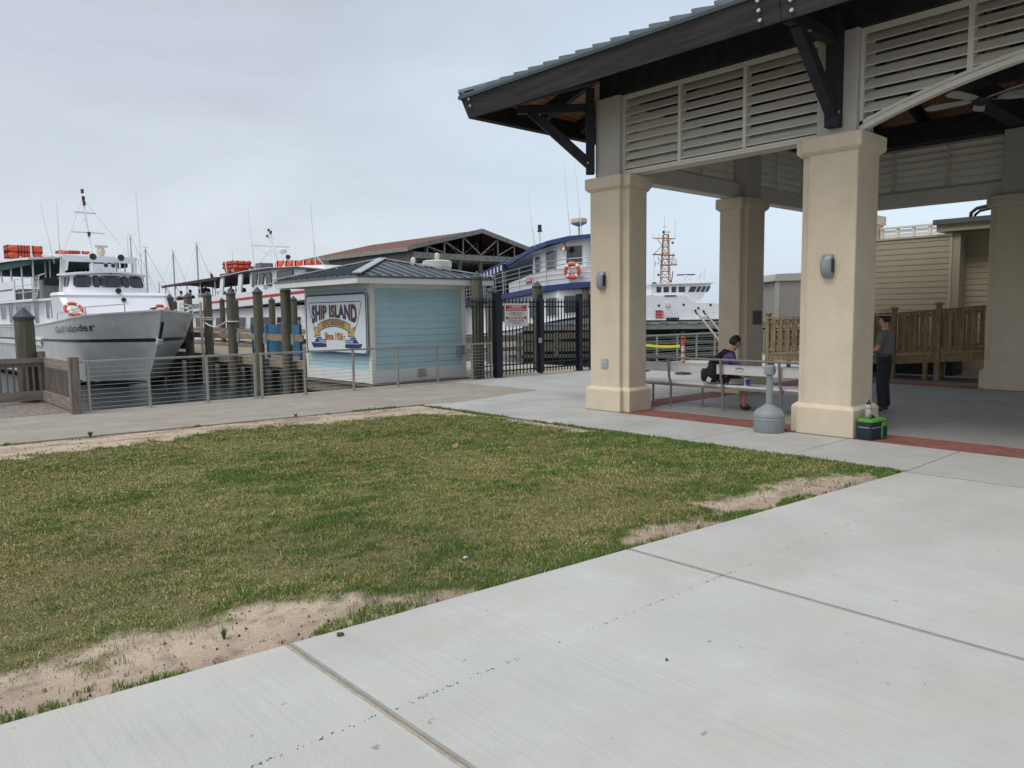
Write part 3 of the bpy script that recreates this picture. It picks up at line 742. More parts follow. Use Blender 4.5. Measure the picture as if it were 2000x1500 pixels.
# fascia boards and drip edge; sections slanted like the rafter ends
def fascia(p, q, nrm, name='fascia', m0=1, m1=1):
    """outward normal nrm; board from eave corner p to q"""
    n = Vector(nrm); p = Vector(p); q = Vector(q); mb = MB()
    d = (q - p).normalized()
    sec = [(-.02, -.035), (-.115, -.035), (-.215, -.40), (-.13, -.43)]    # (outward, z)
    A = []; 
    for base, e_ in ((p, -m0), (q, m1)):
        A.append([base + n * o + Vector((0, 0, z)) - d * e_ * (-o) for o, z in sec])
    mb.loft(A); mb.build(name, mat('fascia_timber', (.013, .014, .019), .7, 4, .4, .3, 25, col2=(.034, .028, .028), stretch=(1, .25, 3)), PV, bevel=.006, segs=1)
    mb = MB(); sec = [(0, .0), (.012, -.03), (.004, -.075), (-.03, -.075), (-.03, 0)]
    A = [[base + n * o + Vector((0, 0, z)) - d * e_ * (-o) for o, z in sec] for base, e_ in ((p, -m0), (q, m1))]
    mb.loft(A); mb.build('drip_edge', m_drip, PV)
z = ZE
fascia((EX0, EY0, z), (EX0, YC - .004, z), (-1, 0, 0), m1=0); fascia((EX0, YC + .004, z), (EX0, EY1, z), (-1, 0, 0), m0=0)
fascia((EX0, EY1, z), (EX1, EY1, z), (0, 1, 0)); fascia((EX1, EY1, z), (EX1, EY0, z), (1, 0, 0)); fascia((EX1, EY0, z), (EX0, EY0, z), (0, -1, 0))
mb = MB()
for yy in (YC + .28, YC - .16, YC + .52 - .05 * 0, 11.2)[:2] + (11.36,):
    for k in range(3 if yy < 11 else 2):
        zz = ZE - .12 - .115 * k; xo = EX0 + .045 + .105 * (.12 + .115 * k - .035) / .38 - .03
        mb.cyl((xo, yy, zz), (xo - .03, yy, zz + .006), .026, n=10)
build_parts(mb, 'bolt', m_bolt, PV)
# knee brackets
def bracket(px, py, dx, dy):
    """post on the column face, level arm and diagonal brace, pointing (dx,dy)"""
    d = Vector((dx, dy, 0)).normalized(); o = Vector((px, py, 0))
    mb = MB(); mb.bar(o + d * .09 + Vector((0, 0, 4.43)), o + d * .09 + Vector((0, 0, 5.98)), .2, .16, up=(d.x, d.y, 0))
    b = mb.build('bracket', m_timber, PV, bevel=.012)
    mb = MB(); L = 1.45; mb.bar(o + d * .17 + Vector((0, 0, 5.63)), o + d * L + Vector((0, 0, 5.63)), .14, .15); mb.build('arm', m_timber, b, bevel=.01)
    mb = MB(); mb.bar(o + d * .12 + Vector((0, 0, 4.62)), o + d * (L - .25) + Vector((0, 0, 5.60)), .15, .17); mb.build('brace', m_timber, b, bevel=.01)
    s = Vector((-d.y, d.x, 0))
    mb = MB()
    for p in (o + d * .14 + Vector((0, 0, 4.62)), o + d * (L - .42) + Vector((0, 0, 5.52))):
        mb.cyl(p - s * .115, p + s * .115, .018, n=8)
    mb.cyl(o + d * .16 + Vector((0, 0, 4.6)), o + d * .19 + Vector((0, 0, 4.6)), .022, n=8)
    build_parts(mb, 'bolt', m_bolt, b)
bracket(XF - .29, YC, -1, 0); bracket(XF - .29, YC2, -1, 0)
c7 = .29
bracket(XF - c7, YA + c7, -1, 1); bracket(XB + c7, YA + c7, 1, 1); bracket(XM, YA + .29, 0, 1)
bracket(XB + .29, YC, 1, 0)
# vent plates / outlets on columns
mb = MB(); mb.box(10.915, 10.932, 9.36, 9.53, .80, .99); mb.box(10.908, 10.916, 9.375, 9.515, .815, .975)
o = mb.build('outlet_cover', m_alu, PV, bevel=.004); mb = MB(); mb.cyl((10.909, 9.41, .885), (10.900, 9.41, .885), .012); mb.build('lock', m_bolt, o)
mb = MB(); mb.box(15.55, 15.92, 9.07, 9.092, 1.53, 1.85); o = mb.build('panel_cover', mat('panel_grey', (.16, .165, .155), .6, 6, .1), PV, bevel=.004)
mb = MB(); mb.box(15.58, 15.89, 9.062, 9.07, 1.56, 1.82); mb.build('panel_door', mat('panel_dark', (.09, .09, .08), .6, 6, .1), o)
# wall lamps ----------------------------------------------------------
def wall_lamp(x, y, z, label):
    r = thing('wall_lamp', label, 'wall lamp', (x, y, z), 0, 'oval grey lamps on the pavilion columns')
    mb = MB(); secs = []
    for k in range(13):
        t = -1 + 2 * k / 12; w = .055 + .034 * math.sqrt(max(0, 1 - (t * .93) ** 2)); dpt = .035 + .085 * math.sqrt(max(0, 1 - (t * .97) ** 2))
        secs.append([(-.0, w, t * .165), (-dpt * .7, w, t * .165), (-dpt, w * .55, t * .165), (-dpt, -w * .55, t * .165), (-dpt * .7, -w, t * .165), (0, -w, t * .165)])
    mb.loft(secs); mb.build('lamp_shade', mat('lamp_grey', (.27, .30, .33), .45, 6, .06, metal=.2), r, smooth='auto', world=False)
    mb = MB(); mb.box(-.10, -.02, -.0935, -.085, -.10, .10); mb.build('lens_slot', m_dark, r, world=False)
    mb = MB(); mb.box(-.014, .004, -.05, .05, -.09, .09); mb.build('back_plate', m_alu, r, world=False)
wall_lamp(10.93, 9.5, 2.44, 'oval grey wall lamp on the tan corner column nearer the blue hut')
wall_lamp(10.93, 5.18, 2.48, 'oval grey wall lamp on the large tan column in the foreground')
# ceiling fan
fz = 5.55; fr_ = thing('ceiling_fan', 'ceiling fan with pale blades hanging under the pavilion roof', 'ceiling fan', (15.69, 4.72, fz))
mb = MB(); mb.lathe([(.05, .12), (.14, .09), (.16, 0), (.13, -.07), (.05, -.10)], n=20); mb.build('motor', m_dark, fr_, smooth='auto', world=False)
mb = MB(); mb.cyl((0, 0, .1), (0, 0, 2.1), .02); mb.build('down_rod', m_dark, fr_, world=False)
for k in range(5):
    a = R(20 + 72 * k); ca, sa = math.cos(a), math.sin(a); mb = MB()
    P = [(.16, -.05), (.3, -.08), (.8, -.1), (.92, -.06), (.92, .06), (.8, .1), (.3, .08), (.16, .05)]
    mb.add([(x * ca - y * sa, x * sa + y * ca, .012 + y * .25) for x, y in P] + [(x * ca - y * sa, x * sa + y * ca, y * .25) for x, y in P],
           [tuple(range(8)), tuple(range(15, 7, -1))] + [(i, (i + 1) % 8, 8 + (i + 1) % 8, 8 + i) for i in range(8)])
    mb.build('blade', mat('fan_blade', (.5, .5, .48), .5, 5, .05), fr_, world=False)
pr_ = thing('pendant_dish', 'pale dish shaped light fitting hanging beside the ceiling fan', 'light fitting', (16.05, 4.25, 5.62))
mb = MB(); mb.lathe([(.02, .16), (.12, .14), (.27, .04), (.31, -.01), (.29, -.012), (.25, .02), (.1, .1), (.01, .11)], n=24); mb.build('lamp_shade', mat('fan_blade', (.5, .5, .48)), pr_, smooth='auto', world=False)
mb = MB(); mb.cyl((0, 0, .15), (0, 0, 2.05), .008); mb.build('rod', m_dark, pr_, world=False)
# ================================================================ WATERFRONT
def wood_mat(name, c1, c2, sc=(1, 1, 14), rough=.85, bump=.4):
    return mat(name, c1, rough, 3.0, .12, bump, 20, col2=c2, stretch=sc)
m_pile = wood_mat('pile_wood', (.075, .075, .05), (.135, .125, .09), (5, 5, .5))
m_pilecap = mat('pile_cap', (.05, .055, .065), .55, 6, .2)
m_wold_y = wood_mat('weathered_wood_lengthwise', (.16, .13, .11), (.27, .235, .205), (9, .7, 6))
m_wold_x = wood_mat('weathered_wood_crosswise', (.16, .13, .11), (.27, .235, .205), (.7, 9, 6))
m_wold_z = wood_mat('weathered_wood_upright', (.14, .115, .10), (.25, .215, .19), (9, 9, .6))
m_brown = wood_mat('brown_rail_wood', (.20, .145, .10), (.32, .25, .185), (9, .8, 6))
m_deck = wood_mat('pier_deck_wood', (.25, .205, .16), (.36, .31, .25), (.6, 9, 6))
# piles
def pile(x, y, top, r, name_label, group, zb=-3.0):
    o = thing('dock_pile', name_label, 'pile', (x, y, zb), 0, group)
    mb = MB(); n = 14; secs = []
    rr = random.Random(int(x * 31 + y * 17))
    lx, ly = rr.uniform(-.01, .01), rr.uniform(-.01, .01)
    H_ = top - zb - r * 1.1
    for k in range(9):
        z = H_ * k / 8; s = r * (1.06 - .08 * k / 8) * rr.uniform(.97, 1.03)
        secs.append([(lx * z * .5 + s * math.cos(2 * math.pi * i / n), ly * z * .5 + s * math.sin(2 * math.pi * i / n), z) for i in range(n)])
    mb.loft(secs); mb.build('shaft', m_pile, o, smooth='auto', world=False)
    mb = MB(); cx, cy = lx * H_ * .5, ly * H_ * .5
    mb.lathe([(r * 1.07, H_ - r * .3), (r * 1.09, H_ + r * .02), (r * 1.02, H_ + r * .06), (.01, H_ + r * 1.1)], (cx, cy, 0), n=16); mb.build('cap', m_pilecap, o, smooth='auto', world=False)
    mb = MB(); mb.cyl((cx - r * 1.0, cy - .02, H_ - 1.0), (cx - r * 1.06, cy - .03, H_ - 1.0), .022, n=8)
    if y < 21: mb.build('bolt', m_dark, o, world=False)
    return o
for i, y in enumerate((21.92, 23.88, 25.99, 28.18, 30.21, 32.22)):
    lab = ['weathered pile with pointed cap nearest the blue hut, near side of the pier', 'weathered pile just left of the one beside the blue boards, near side of pier',
           'weathered pile with a slack rope tied round it, near side of the pier', 'weathered pile beside the thin pale pole, right of the grey bow',
           'weathered pile rising just behind the shoulder of the grey bow', 'farthest of the near row of piles, behind the orange ring on the bow'][i]
    pile(10.6, y, 2.80, .155, lab, 'piles along the near side of the pier')
for i, (y, r) in enumerate(((30.9, .145), (33.0, .145), (37.0, .13), (38.7, .13), (45.6, .12))):
    lab = ['far side pile nearest the ticket hut, showing above the blue boards', 'far side pile showing above the left blue board', 'far side pile half hidden behind a nearer pile, in front of the red striped boat',
           'far side pile standing between two near piles, below the red stripe', 'small far pile with dark cap seen over the bow rail of the grey boat'][i]
    pile(15.3, y, 2.72 + (.1 if i > 2 else 0), r, lab, 'piles along the far side of the pier')
pile(3.42, 19.9, 2.12, .20, 'thick weathered pile with dark pointed cap behind the wooden railing at left', None)
pile(13.93, 16.76, 3.05, .165, 'tall pile with pointed metal cap between the blue hut and the black gate', None)
pile(18.4, 21.4, 2.83, .155, 'greenish pile behind the fence just right of the tall gate pile', 'piles behind the black fence')
pile(17.25, 17.75, 2.88, .16, 'brown pile standing behind the black gate in front of the blue trimmed boat', 'piles behind the black fence')
pile(27.9, 25.3, 3.15, .17, 'pile partly hidden by the corner column, beside the orange life ring', 'piles behind the black fence')
# pier ----------------------------------------------------------------
PR = thing('pier', 'long timber pier with brown rails running out beside the moored boats', 'pier', (13, 35, .45))
mb = MB(); y = 21.2
while y < 58: mb.box(10.9, 15.0, y, y + .135, .40, .452); y += .143
mb.build('deck_boards', m_deck, PR)
mb = MB()
for x in (11.0, 13, 14.9): mb.box(x - .07, x + .07, 21.2, 58, .12, .398)
build_parts(mb, 'joist', wood_mat('joist_wood', (.10, .08, .06), (.16, .13, .10), (9, .7, 6)), PR)
mb = MB(); mb.box(10.84, 10.898, 21.2, 58, .22, .47); mb.build('edge_board', m_brown, PR)
mb = MB(); mb.box(14.6, 14.75, 21.2, 58, .47, .60); mb.build('kerb_board', m_brown, PR)
for x, y0, y1 in ((10.70, 21.1, 33.0), (15.12, 28, 50)):
    mb = MB(); mb.box(x, x + .06, y0, y1, 1.08, 1.28); mb.build('rail_board', m_brown, PR)
mb = MB()
for y in (21.92, 23.88, 25.99, 28.18, 30.21): mb.box(10.66, 10.695, y - .30, y - .12, .98, 1.31)
build_parts(mb, 'rail_bracket', m_alu, PR)
mb = MB()
for k in range(12): mb.cyl((11.2, 22.5 + 3 * k, -3), (11.2, 22.5 + 3 * k, .12), .14, n=8); mb.cyl((14.7, 22.5 + 3 * k, -3), (14.7, 22.5 + 3 * k, .12), .14, n=8)
build_parts(mb, 'under_post', m_pile, PR)
# blue boards leaning on the rail
for i, (y0, y1, w) in enumerate(((24.78, 25.95, 1), (23.62, 24.70, 0), (22.4, 23.5, 0))):
    o = thing('blue_board', ['blue board with a pale lower panel standing behind the pier rail', 'middle blue board between two piles on the pier', 'right hand blue board close beside the sign on the hut'][i], 'board', (11.3, (y0 + y1) / 2, .45), 0, 'blue boards on the pier')
    mb = MB(); mb.box(11.28, 11.32, y0, y1, .72 if w else .55, 1.56); mb.build('panel', mat('blue_board', (.045, .16, .29), .6, 3, .15, .1), o, bevel=.004)
    mb = MB()
    for y in (y0, y1): mb.box(11.26, 11.34, y - .025, y + .025, .452, 1.58)
    build_parts(mb, 'leg', mat('blue_frame', (.03, .12, .23), .6, 5, .15), o)
    if w:
        mb = MB(); mb.box(11.274, 11.279, y0 + .06, y1 - .12, .74, 1.08); mb.build('pale_panel', mat('pale_board', (.45, .5, .48), .6, 4, .1), o)
# slack mooring rope and pole
mb = MB(); P = []
for k in range(13):
    t_ = k / 12; P.append((10.42, 28.3 - 2.35 * t_, 1.72 - .22 * math.sin(math.pi * t_)))
mb.tube(P, .028, 6); mb.ring((10.6, 28.18, 1.75), (0, 0, 1), .19, .03, 18, 6); mb.ring((10.6, 25.99, 1.68), (0, 0, 1), .18, .03, 18, 6); mb.ring((10.6, 28.18, 1.82), (0, 0, 1), .19, .03, 18, 6)
tag(mb.build('mooring_rope', mat('pale_rope', (.55, .56, .50), .9, 40, .2, .3), smooth=True), 'pale mooring rope sagging between two piles beside the grey bow', 'rope')
mb = MB(); mb.cyl((10.3, 28.0, -1.2), (10.3, 28.05, 2.35), .05, n=10); mb.cyl((10.3, 28.05, 2.35), (10.3, 28.06, 2.42), .05, .02, n=10)
tag(mb.build('pole', mat('pale_pole', (.45, .38, .30), .8, 8, .15), smooth='auto'), 'thin pale upright pole in front of a pile beside the bow', 'pole')
mb = MB()
for k in range(9):
    mb.tube([(10.2 + .07 * math.sin(k), 29.6 + .13 * k, 1.95 - .05 * (k % 3)), (10.25 + .1 * math.sin(k * 2), 29.65 + .12 * k, 1.2), (10.3, 29.6 + .1 * k, .75 - .1 * (k % 2))], .05, 5)
tag(mb.build('tarpaulin', mat('green_cloth', (.03, .075, .07), .9, 12, .3, .3)), 'bundle of dark green netting hanging beside the grey bow', 'netting')
# ---------------------------------------------------------------- hut
HT = thing('ticket_hut', 'small pale blue clapboard hut with grey metal roof on the pier', 'hut', (12.4, 19.2, 0))
m_side = mat('hut_blue', (.365, .555, .605), .6, 2.5, .05, .1)
streak(m_side, (.29, .44, .47), (4, 4, .6), .3, 1.0)
m_side2 = m_side
hx0, hx1, hy0, hy1 = 10.80, 14.0, 17.42, 21.06
mb = MB(); mb.box(hx0 + .03, hx1 - .03, hy0 + .03, hy1 - .03, .02, 2.72); mb.build('core', m_trim, HT)
def lap(mb, ax, fix, a0, a1, z0, z1, side, pitch=.185):
    z = z0
    while z < z1 - .02:
        zt = min(z + pitch, z1); P = [(fix + side * .017, z), (fix + side * .004, zt), (fix, zt), (fix, z)]
        if ax == 'y': v = [(p[0], a0, p[1]) for p in P] + [(p[0], a1, p[1]) for p in P]
        else: v = [(a0, p[0], p[1]) for p in P] + [(a1, p[0], p[1]) for p in P]
        mb.add(v, [(0,1,2,3),(7,6,5,4),(0,4,5,1),(1,5,6,2),(2,6,7,3),(3,7,4,0)]); z += pitch
for ax, fix, a0, a1, sd in (('y', hx0 + .03, hy0 + .12, hy1 - .12, -1), ('x', hy0 + .03, hx0 + .12, hx1 - .12, -1), ('y', hx1 - .03, hy0 + .12, hy1 - .12, 1), ('x', hy1 - .03, hx0 + .12, hx1 - .12, 1)):
    mb = MB(); lap(mb, ax, fix, a0, a1, .36, 2.56, sd); mb.build('siding', m_side, HT)
mb = MB()
for x in (hx0, hx1 - .13):
    for y in (hy0, hy1 - .13): mb.box(x, x + .13, y, y + .13, .02, 2.72)
build_parts(mb, 'corner_trim', m_trim, HT, bevel=.004)
mb = MB()
mb.box(hx0 + .131, hx1 - .131, hy0 + .002, hy0 + .03, .03, .36); mb.box(hx0 + .131, hx1 - .131, hy1 - .03, hy1 - .002, .03, .36)
mb.box(hx0 + .002, hx0 + .03, hy0 + .131, hy1 - .131, .03, .36); mb.box(hx1 - .03, hx1 - .002, hy0 + .131, hy1 - .131, .03, .36)
mb.box(hx0 + .131, hx1 - .131, hy0 + .001, hy0 + .03, 2.56, 2.72); mb.box(hx0 + .001, hx0 + .03, hy0 + .131, hy1 - .131, 2.56, 2.72)
build_parts(mb, 'base_trim', mat('trim_white', (.66, .68, .66), .55, 3, .05, .1), HT)
# platform under the hut
mb = MB(); mb.box(hx0 - .05, hx1 + .1, hy0 - .1, hy1 + .1, -.05, .0); mb.box(hx0 + .02, hx1, hy0 - .05, hy0 + .0, -.32, -.052); mb.box(hx0 + .02, hx0 + .08, hy0 + .002, hy1 + .05, -.34, -.052); mb.build('floor_deck', wood_mat('hut_floor_wood', (.14, .12, .09), (.22, .19, .15), (2, 2, 6)), HT)
mb = MB()
for y in (17.6, 18.3, 19.4, 20.6): mb.cyl((hx0 + .25, y, -3), (hx0 + .25, y, -.06), .07, n=8)
for x in (12, 13.2): mb.cyl((x, hy0 + .2, -3), (x, hy0 + .2, -.06), .07, n=8)
build_parts(mb, 'stilt', m_wold_z, HT)
# roof: hipped, overhang .62
rx0, rx1, ry0_, ry1_ = hx0 - .66, hx1 + .72, hy0 - .46, hy1 + .62
ze, zap = 2.86, 3.45; cxr, cyr = (rx0 + rx1) / 2, (ry0_ + ry1_) / 2
mb = MB(); mb.add([(rx0, ry0_, ze), (rx1, ry0_, ze), (rx1, ry1_, ze), (rx0, ry1_, ze), (cxr - .12, cyr - .1, zap), (cxr + .12, cyr - .1, zap), (cxr + .12, cyr + .1, zap), (cxr - .12, cyr + .1, zap),
                  (rx0, ry0_, ze - .05), (rx1, ry0_, ze - .05), (rx1, ry1_, ze - .05), (rx0, ry1_, ze - .05)],
                 [(0, 1, 5, 4), (1, 2, 6, 5), (2, 3, 7, 6), (3, 0, 4, 7), (4, 5, 6, 7), (8, 9, 1, 0), (9, 10, 2, 1), (10, 11, 3, 2), (11, 8, 0, 3), (11, 10, 9, 8)])
m_hroof = mat('hut_roof', (.125, .145, .16), .38, 4, .1, metal=.4); hr = mb.build('roof', m_hroof, HT)
mb = MB(); hxr, hyr = cxr - rx0, cyr - ry0_
n = 13
for k in range(1, n):
    x = rx0 + (rx1 - rx0) * k / n; f = min((x - rx0), (rx1 - x)) / hxr
    for s, y0 in ((1, ry0_), (-1, ry1_)): mb.bar((x, y0 - s * .01, ze + .02), (x, y0 + s * f * hyr, ze + f * (zap - ze) + .02), .028, .045)
n = 14
for k in range(1, n):
    y = ry0_ + (ry1_ - ry0_) * k / n; f = min((y - ry0_), (ry1_ - y)) / hyr
    for s, x0 in ((1, rx0), (-1, rx1)): mb.bar((x0 - s * .01, y, ze + .02), (x0 + s * f * hxr, y, ze + f * (zap - ze) + .02), .028, .045)
mb.build('seams', m_hroof, hr)
mb = MB()
for sx, sy in ((0, 0), (1, 0), (0, 1), (1, 1)):
    c0 = Vector((rx1 if sx else rx0, ry1_ if sy else ry0_, ze + .055)); mb.bar(c0, (cxr, cyr, zap + .06), .24, .03)
build_parts(mb, 'hip_cap', mat('hip_cap_metal', (.42, .46, .49), .35, 4, .06, metal=.3), hr)
mb = MB()
mb.box(rx0 + .02, rx1 - .02, ry0_ + .02, ry0_ + .06, 2.66, 2.81); mb.box(rx0 + .02, rx1 - .02, ry1_ - .06, ry1_ - .02, 2.66, 2.81)
mb.box(rx0 + .02, rx0 + .06, ry0_ + .062, ry1_ - .062, 2.66, 2.81); mb.box(rx1 - .06, rx1 - .02, ry0_ + .062, ry1_ - .062, 2.66, 2.81)
build_parts(mb, 'fascia', mat('fascia_white', (.66, .68, .66), .55, 3, .05, .1), HT)
mb = MB(); mb.box(rx0 + .061, rx1 - .061, ry0_ + .061, ry1_ - .061, 2.70, 2.725); mb.build('soffit', m_trim, HT)
# floor vent and meter box on the front wall
mb = MB(); mb.box(12.22, 12.56, hy0 - .012, hy0 + .002, .12, .36); v_ = mb.build('vent', m_trim, HT)
mb = MB()
for k in range(6): mb.bar((12.245, hy0 - .02, .145 + .037 * k), (12.535, hy0 - .02, .145 + .037 * k), .014, .022, up=(0, -1, 1))
mb.build('vent_slats', mat('vent_grey', (.30, .31, .31), .5, 8, .1), v_)
mb = MB(); mb.box(13.62, 13.84, hy0 - .14, hy0 - .002, .66, .98); mb.build('meter_box', mat('meter_grey', (.18, .22, .27), .5, 6, .1), HT, bevel=.01)
mb = MB(); mb.box(13.9, 14.10, 16.98, 17.03, .62, .92); mb.build('service_board', m_brown, HT)
# ---- sign board on the hut
SG = thing('signboard', 'white signboard reading Ship Island Excursions Since 1926 with two blue ships', 'sign', (10.72, 19.13, 1.62))
m_navy = mat('sign_navy', (.018, .022, .12), .5, 8, .1); m_gold = mat('sign_gold', (.50, .32, .055), .5, 8, .1); m_rust = mat('sign_orange', (.36, .13, .03), .5, 8, .1); m_sw = mat('sign_white', (.62, .70, .72), .4, 3, .03)
SW, SH = 3.36, 1.66
def rrect(w, h, r, n=6, cx=0, cy=0):
    P = []
    for qx, qy, a in ((1, 1, 0), (-1, 1, 90), (-1, -1, 180), (1, -1, 270)):
        for k in range(n + 1):
            t_ = R(a + 90 * k / n); P.append((cx + qx * (w / 2 - r) + r * math.cos(t_), cy + qy * (h / 2 - r) + r * math.sin(t_)))
    return P
def flat(poly, z0, z1):
    n = len(poly); return ([(x, y, z0) for x, y in poly] + [(x, y, z1) for x, y in poly], [tuple(range(n - 1, -1, -1)), tuple(range(n, 2 * n))] + [(i, (i + 1) % n, n + (i + 1) % n, n + i) for i in range(n)])
def outline(P, w, z0, z1, closed=True):
    """flat band of width w following polyline P"""
    V = []; F = []; n = len(P)
    for i in range(n):
        a = Vector(P[i - 1] if (closed or i) else P[0]); b = Vector(P[(i + 1) % n] if (closed or i < n - 1) else P[-1]); d = (b - a).normalized(); nn = Vector((-d.y, d.x)) * w / 2; c = Vector(P[i])
        for q, z in ((c - nn, z0), (c + nn, z0), (c + nn, z1), (c - nn, z1)): V.append((q.x, q.y, z))
    for i in range(n if closed else n - 1):
        j = (i + 1) % n
        for k in range(4): F.append((i * 4 + k, i * 4 + (k + 1) % 4, j * 4 + (k + 1) % 4, j * 4 + k))
    if not closed: F += [(0, 1, 2, 3), ((n - 1) * 4 + 3, (n - 1) * 4 + 2, (n - 1) * 4 + 1, (n - 1) * 4)]
    return V, F
SO, SUX, SUY = (10.72, 19.13, 1.62), (0, -1, 0), (0, 0, 1)
mb = MB(); put(mb, flat(rrect(SW, SH, .13), 0, .022), SO, SUX, SUY); mb.build('board', m_sw, SG)
mb = MB(); put(mb, outline(rrect(SW - .05, SH - .05, .11), .05, .0222, .026), SO, SUX, SUY); mb.build('border', m_navy, SG)
inn = [(-.98, -.12), (-1.12, -.10), (-1.24, -.03), (-1.31, .12), (-1.48, .52), (-1.47, .56), (-1.43, .60), (1.36, .60), (1.41, .56), (1.41, .52), (1.25, .12), (1.19, -.02), (1.08, -.10), (.92, -.12)]
mb = MB(); put(mb, outline(inn, .022, .0222, .0255, False), SO, SUX, SUY); mb.build('inner_line', m_navy, SG)
def warp_title(x, y, z):
    # x in [-1.25,1.25] ; top edge flat, lower edge arched upward in the middle
    t_ = max(-1, min(1, x / 1.25)); bot = .02 + .17 * (1 - t_ * t_); top = .50
    f = (y + .5); return (x * 1.0 - .06, bot + (top - bot) * f, z)
def title(off, z0, dep):
    vf = text_mb('SHIP ISLAND', 1.0, dep, off, 1.06); xs_ = [v[0] for v in vf[0]]; ys_ = [v[1] for v in vf[0]]
    return vf, (min(xs_), max(xs_), min(ys_), max(ys_))
base, bb = title(.0, 0, .001)
def fit_title(off, z0, dep):
    vf, _ = title(off, z0, dep); x0, x1, y0, y1 = bb
    return [warp_title((x - (x0 + x1) / 2) / (x1 - x0) * 2.46, (y - y0) / (y1 - y0) - .5, z0 + z) for x, y, z in vf[0]], vf[1]
mb = MB(); put(mb, fit_title(.075, .0245, .001), SO, SUX, SUY); mb.build('title_outline', m_gold, SG)
mb = MB(); put(mb, fit_title(.045, .0270, .0012), SO, SUX, SUY); mb.build('title_lettering', m_navy, SG)
# banner
cbx, cby = -.07, -2.57
def arcpts(r, a0, a1, n=20): return [(cbx + r * math.cos(R(a0 + (a1 - a0) * k / n)) * 1.0, cby + r * math.sin(R(a0 + (a1 - a0) * k / n))) for k in range(n + 1)]
up, lo = arcpts(2.70, 110, 70), arcpts(2.50, 110, 70)
mb = MB(); V_ = []; F_ = []
for i in range(len(up)):
    V_ += [(*up[i], .0222), (*lo[i], .0222), (*lo[i], .0262), (*up[i], .0262)]
for i in range(len(up) - 1):
    for k in range(4): F_.append((i * 4 + k, i * 4 + (k + 1) % 4, i * 4 + 4 + (k + 1) % 4, i * 4 + 4 + k))
F_ += [(0, 1, 2, 3), (len(V_) - 1, len(V_) - 2, len(V_) - 3, len(V_) - 4)]
put(mb, (V_, F_), SO, SUX, SUY)
for s in (-1, 1):
    T = [(s * a_ + cbx, b_) for a_, b_ in ((1.19, -.10), (.93, -.12), (.93, -.22), (.78, -.24), (.78, -.35), (.97, -.34), (1.15, -.39), (1.07, -.25))]
    if s > 0: T = T[::-1]
    put(mb, flat(T, .0222, .0246), SO, SUX, SUY)
mb.build('banner', m_gold, SG)
mb = MB(); put(mb, outline(up + lo[::-1], .022, .0263, .0285), SO, SUX, SUY)
for s in (-1, 1):
    T = [(s * a_ + cbx, b_) for a_, b_ in ((.93, -.22), (.78, -.24), (.78, -.35), (.97, -.34), (1.15, -.39), (1.07, -.25), (1.19, -.10))]
    put(mb, outline(T, .02, .0250, .0275, False), SO, SUX, SUY)
mb.build('banner_edge', m_navy, SG)
def warp_arc(x, y, z):
    a = R(90) - x / 2.6; r = 2.6 + y; return (cbx + r * math.cos(a), cby + r * math.sin(a), z + .0275)
mb = MB(); put(mb, text_mb('EXCURSIONS', .19, .001, .006, 1.1, warp=warp_arc, sx=1.0), SO, SUX, SUY); mb.build('banner_lettering', m_navy, SG)
for off, z0, m in ((.018, .0235, m_gold), (.009, .0260, m_rust)):
    vf = text_mb('Since 1926', .27, .001, off, 1.02, sx=.86); vf = ([(x - .07, y - .36, z + z0) for x, y, z in vf[0]], vf[1])
    mb = MB(); put(mb, vf, SO, SUX, SUY); mb.build('since_lettering', m, SG)
def ship_icon(cx, s):
    mb = MB(); g = lambda P: [(cx + s * x, -.56 + y) for x, y in (P if s > 0 else P[::-1])]
    for P in ([(-.44, 0), (-.44, -.10), (.33, -.13), (.46, .03), (.30, .02)], [(-.43, .03), (-.43, .12), (.16, .13), (.24, .05), (.30, .03)], [(-.18, .14), (-.18, .18), (.12, .18), (.14, .14)]):
        put(mb, flat(g(P), .0222, .026), SO, SUX, SUY)
    put(mb, flat(g([(-.47, .12), (-.47, .22), (-.455, .22), (-.455, .12)]), .0222, .026), SO, SUX, SUY); put(mb, flat(rrect(.05, .05, .02, 3, cx - s * .462, -.56 + .21), .0261, .027), SO, SUX, SUY)
    b = mb.build('ship_picture', m_navy, SG); mb = MB()
    put(mb, flat(g([(-.42, .012), (-.42, .022), (.28, .022), (.28, .012)]), .0262, .027), SO, SUX, SUY)
    for k in range(6):
        x = -.38 + .065 * k; put(mb, flat(g([(x, .05), (x, .10), (x + .035, .10), (x + .035, .05)]), .0262, .027), SO, SUX, SUY)
    mb.build('ship_windows', m_sw, b)
ship_icon(-.95, -1); ship_icon(.98, 1)
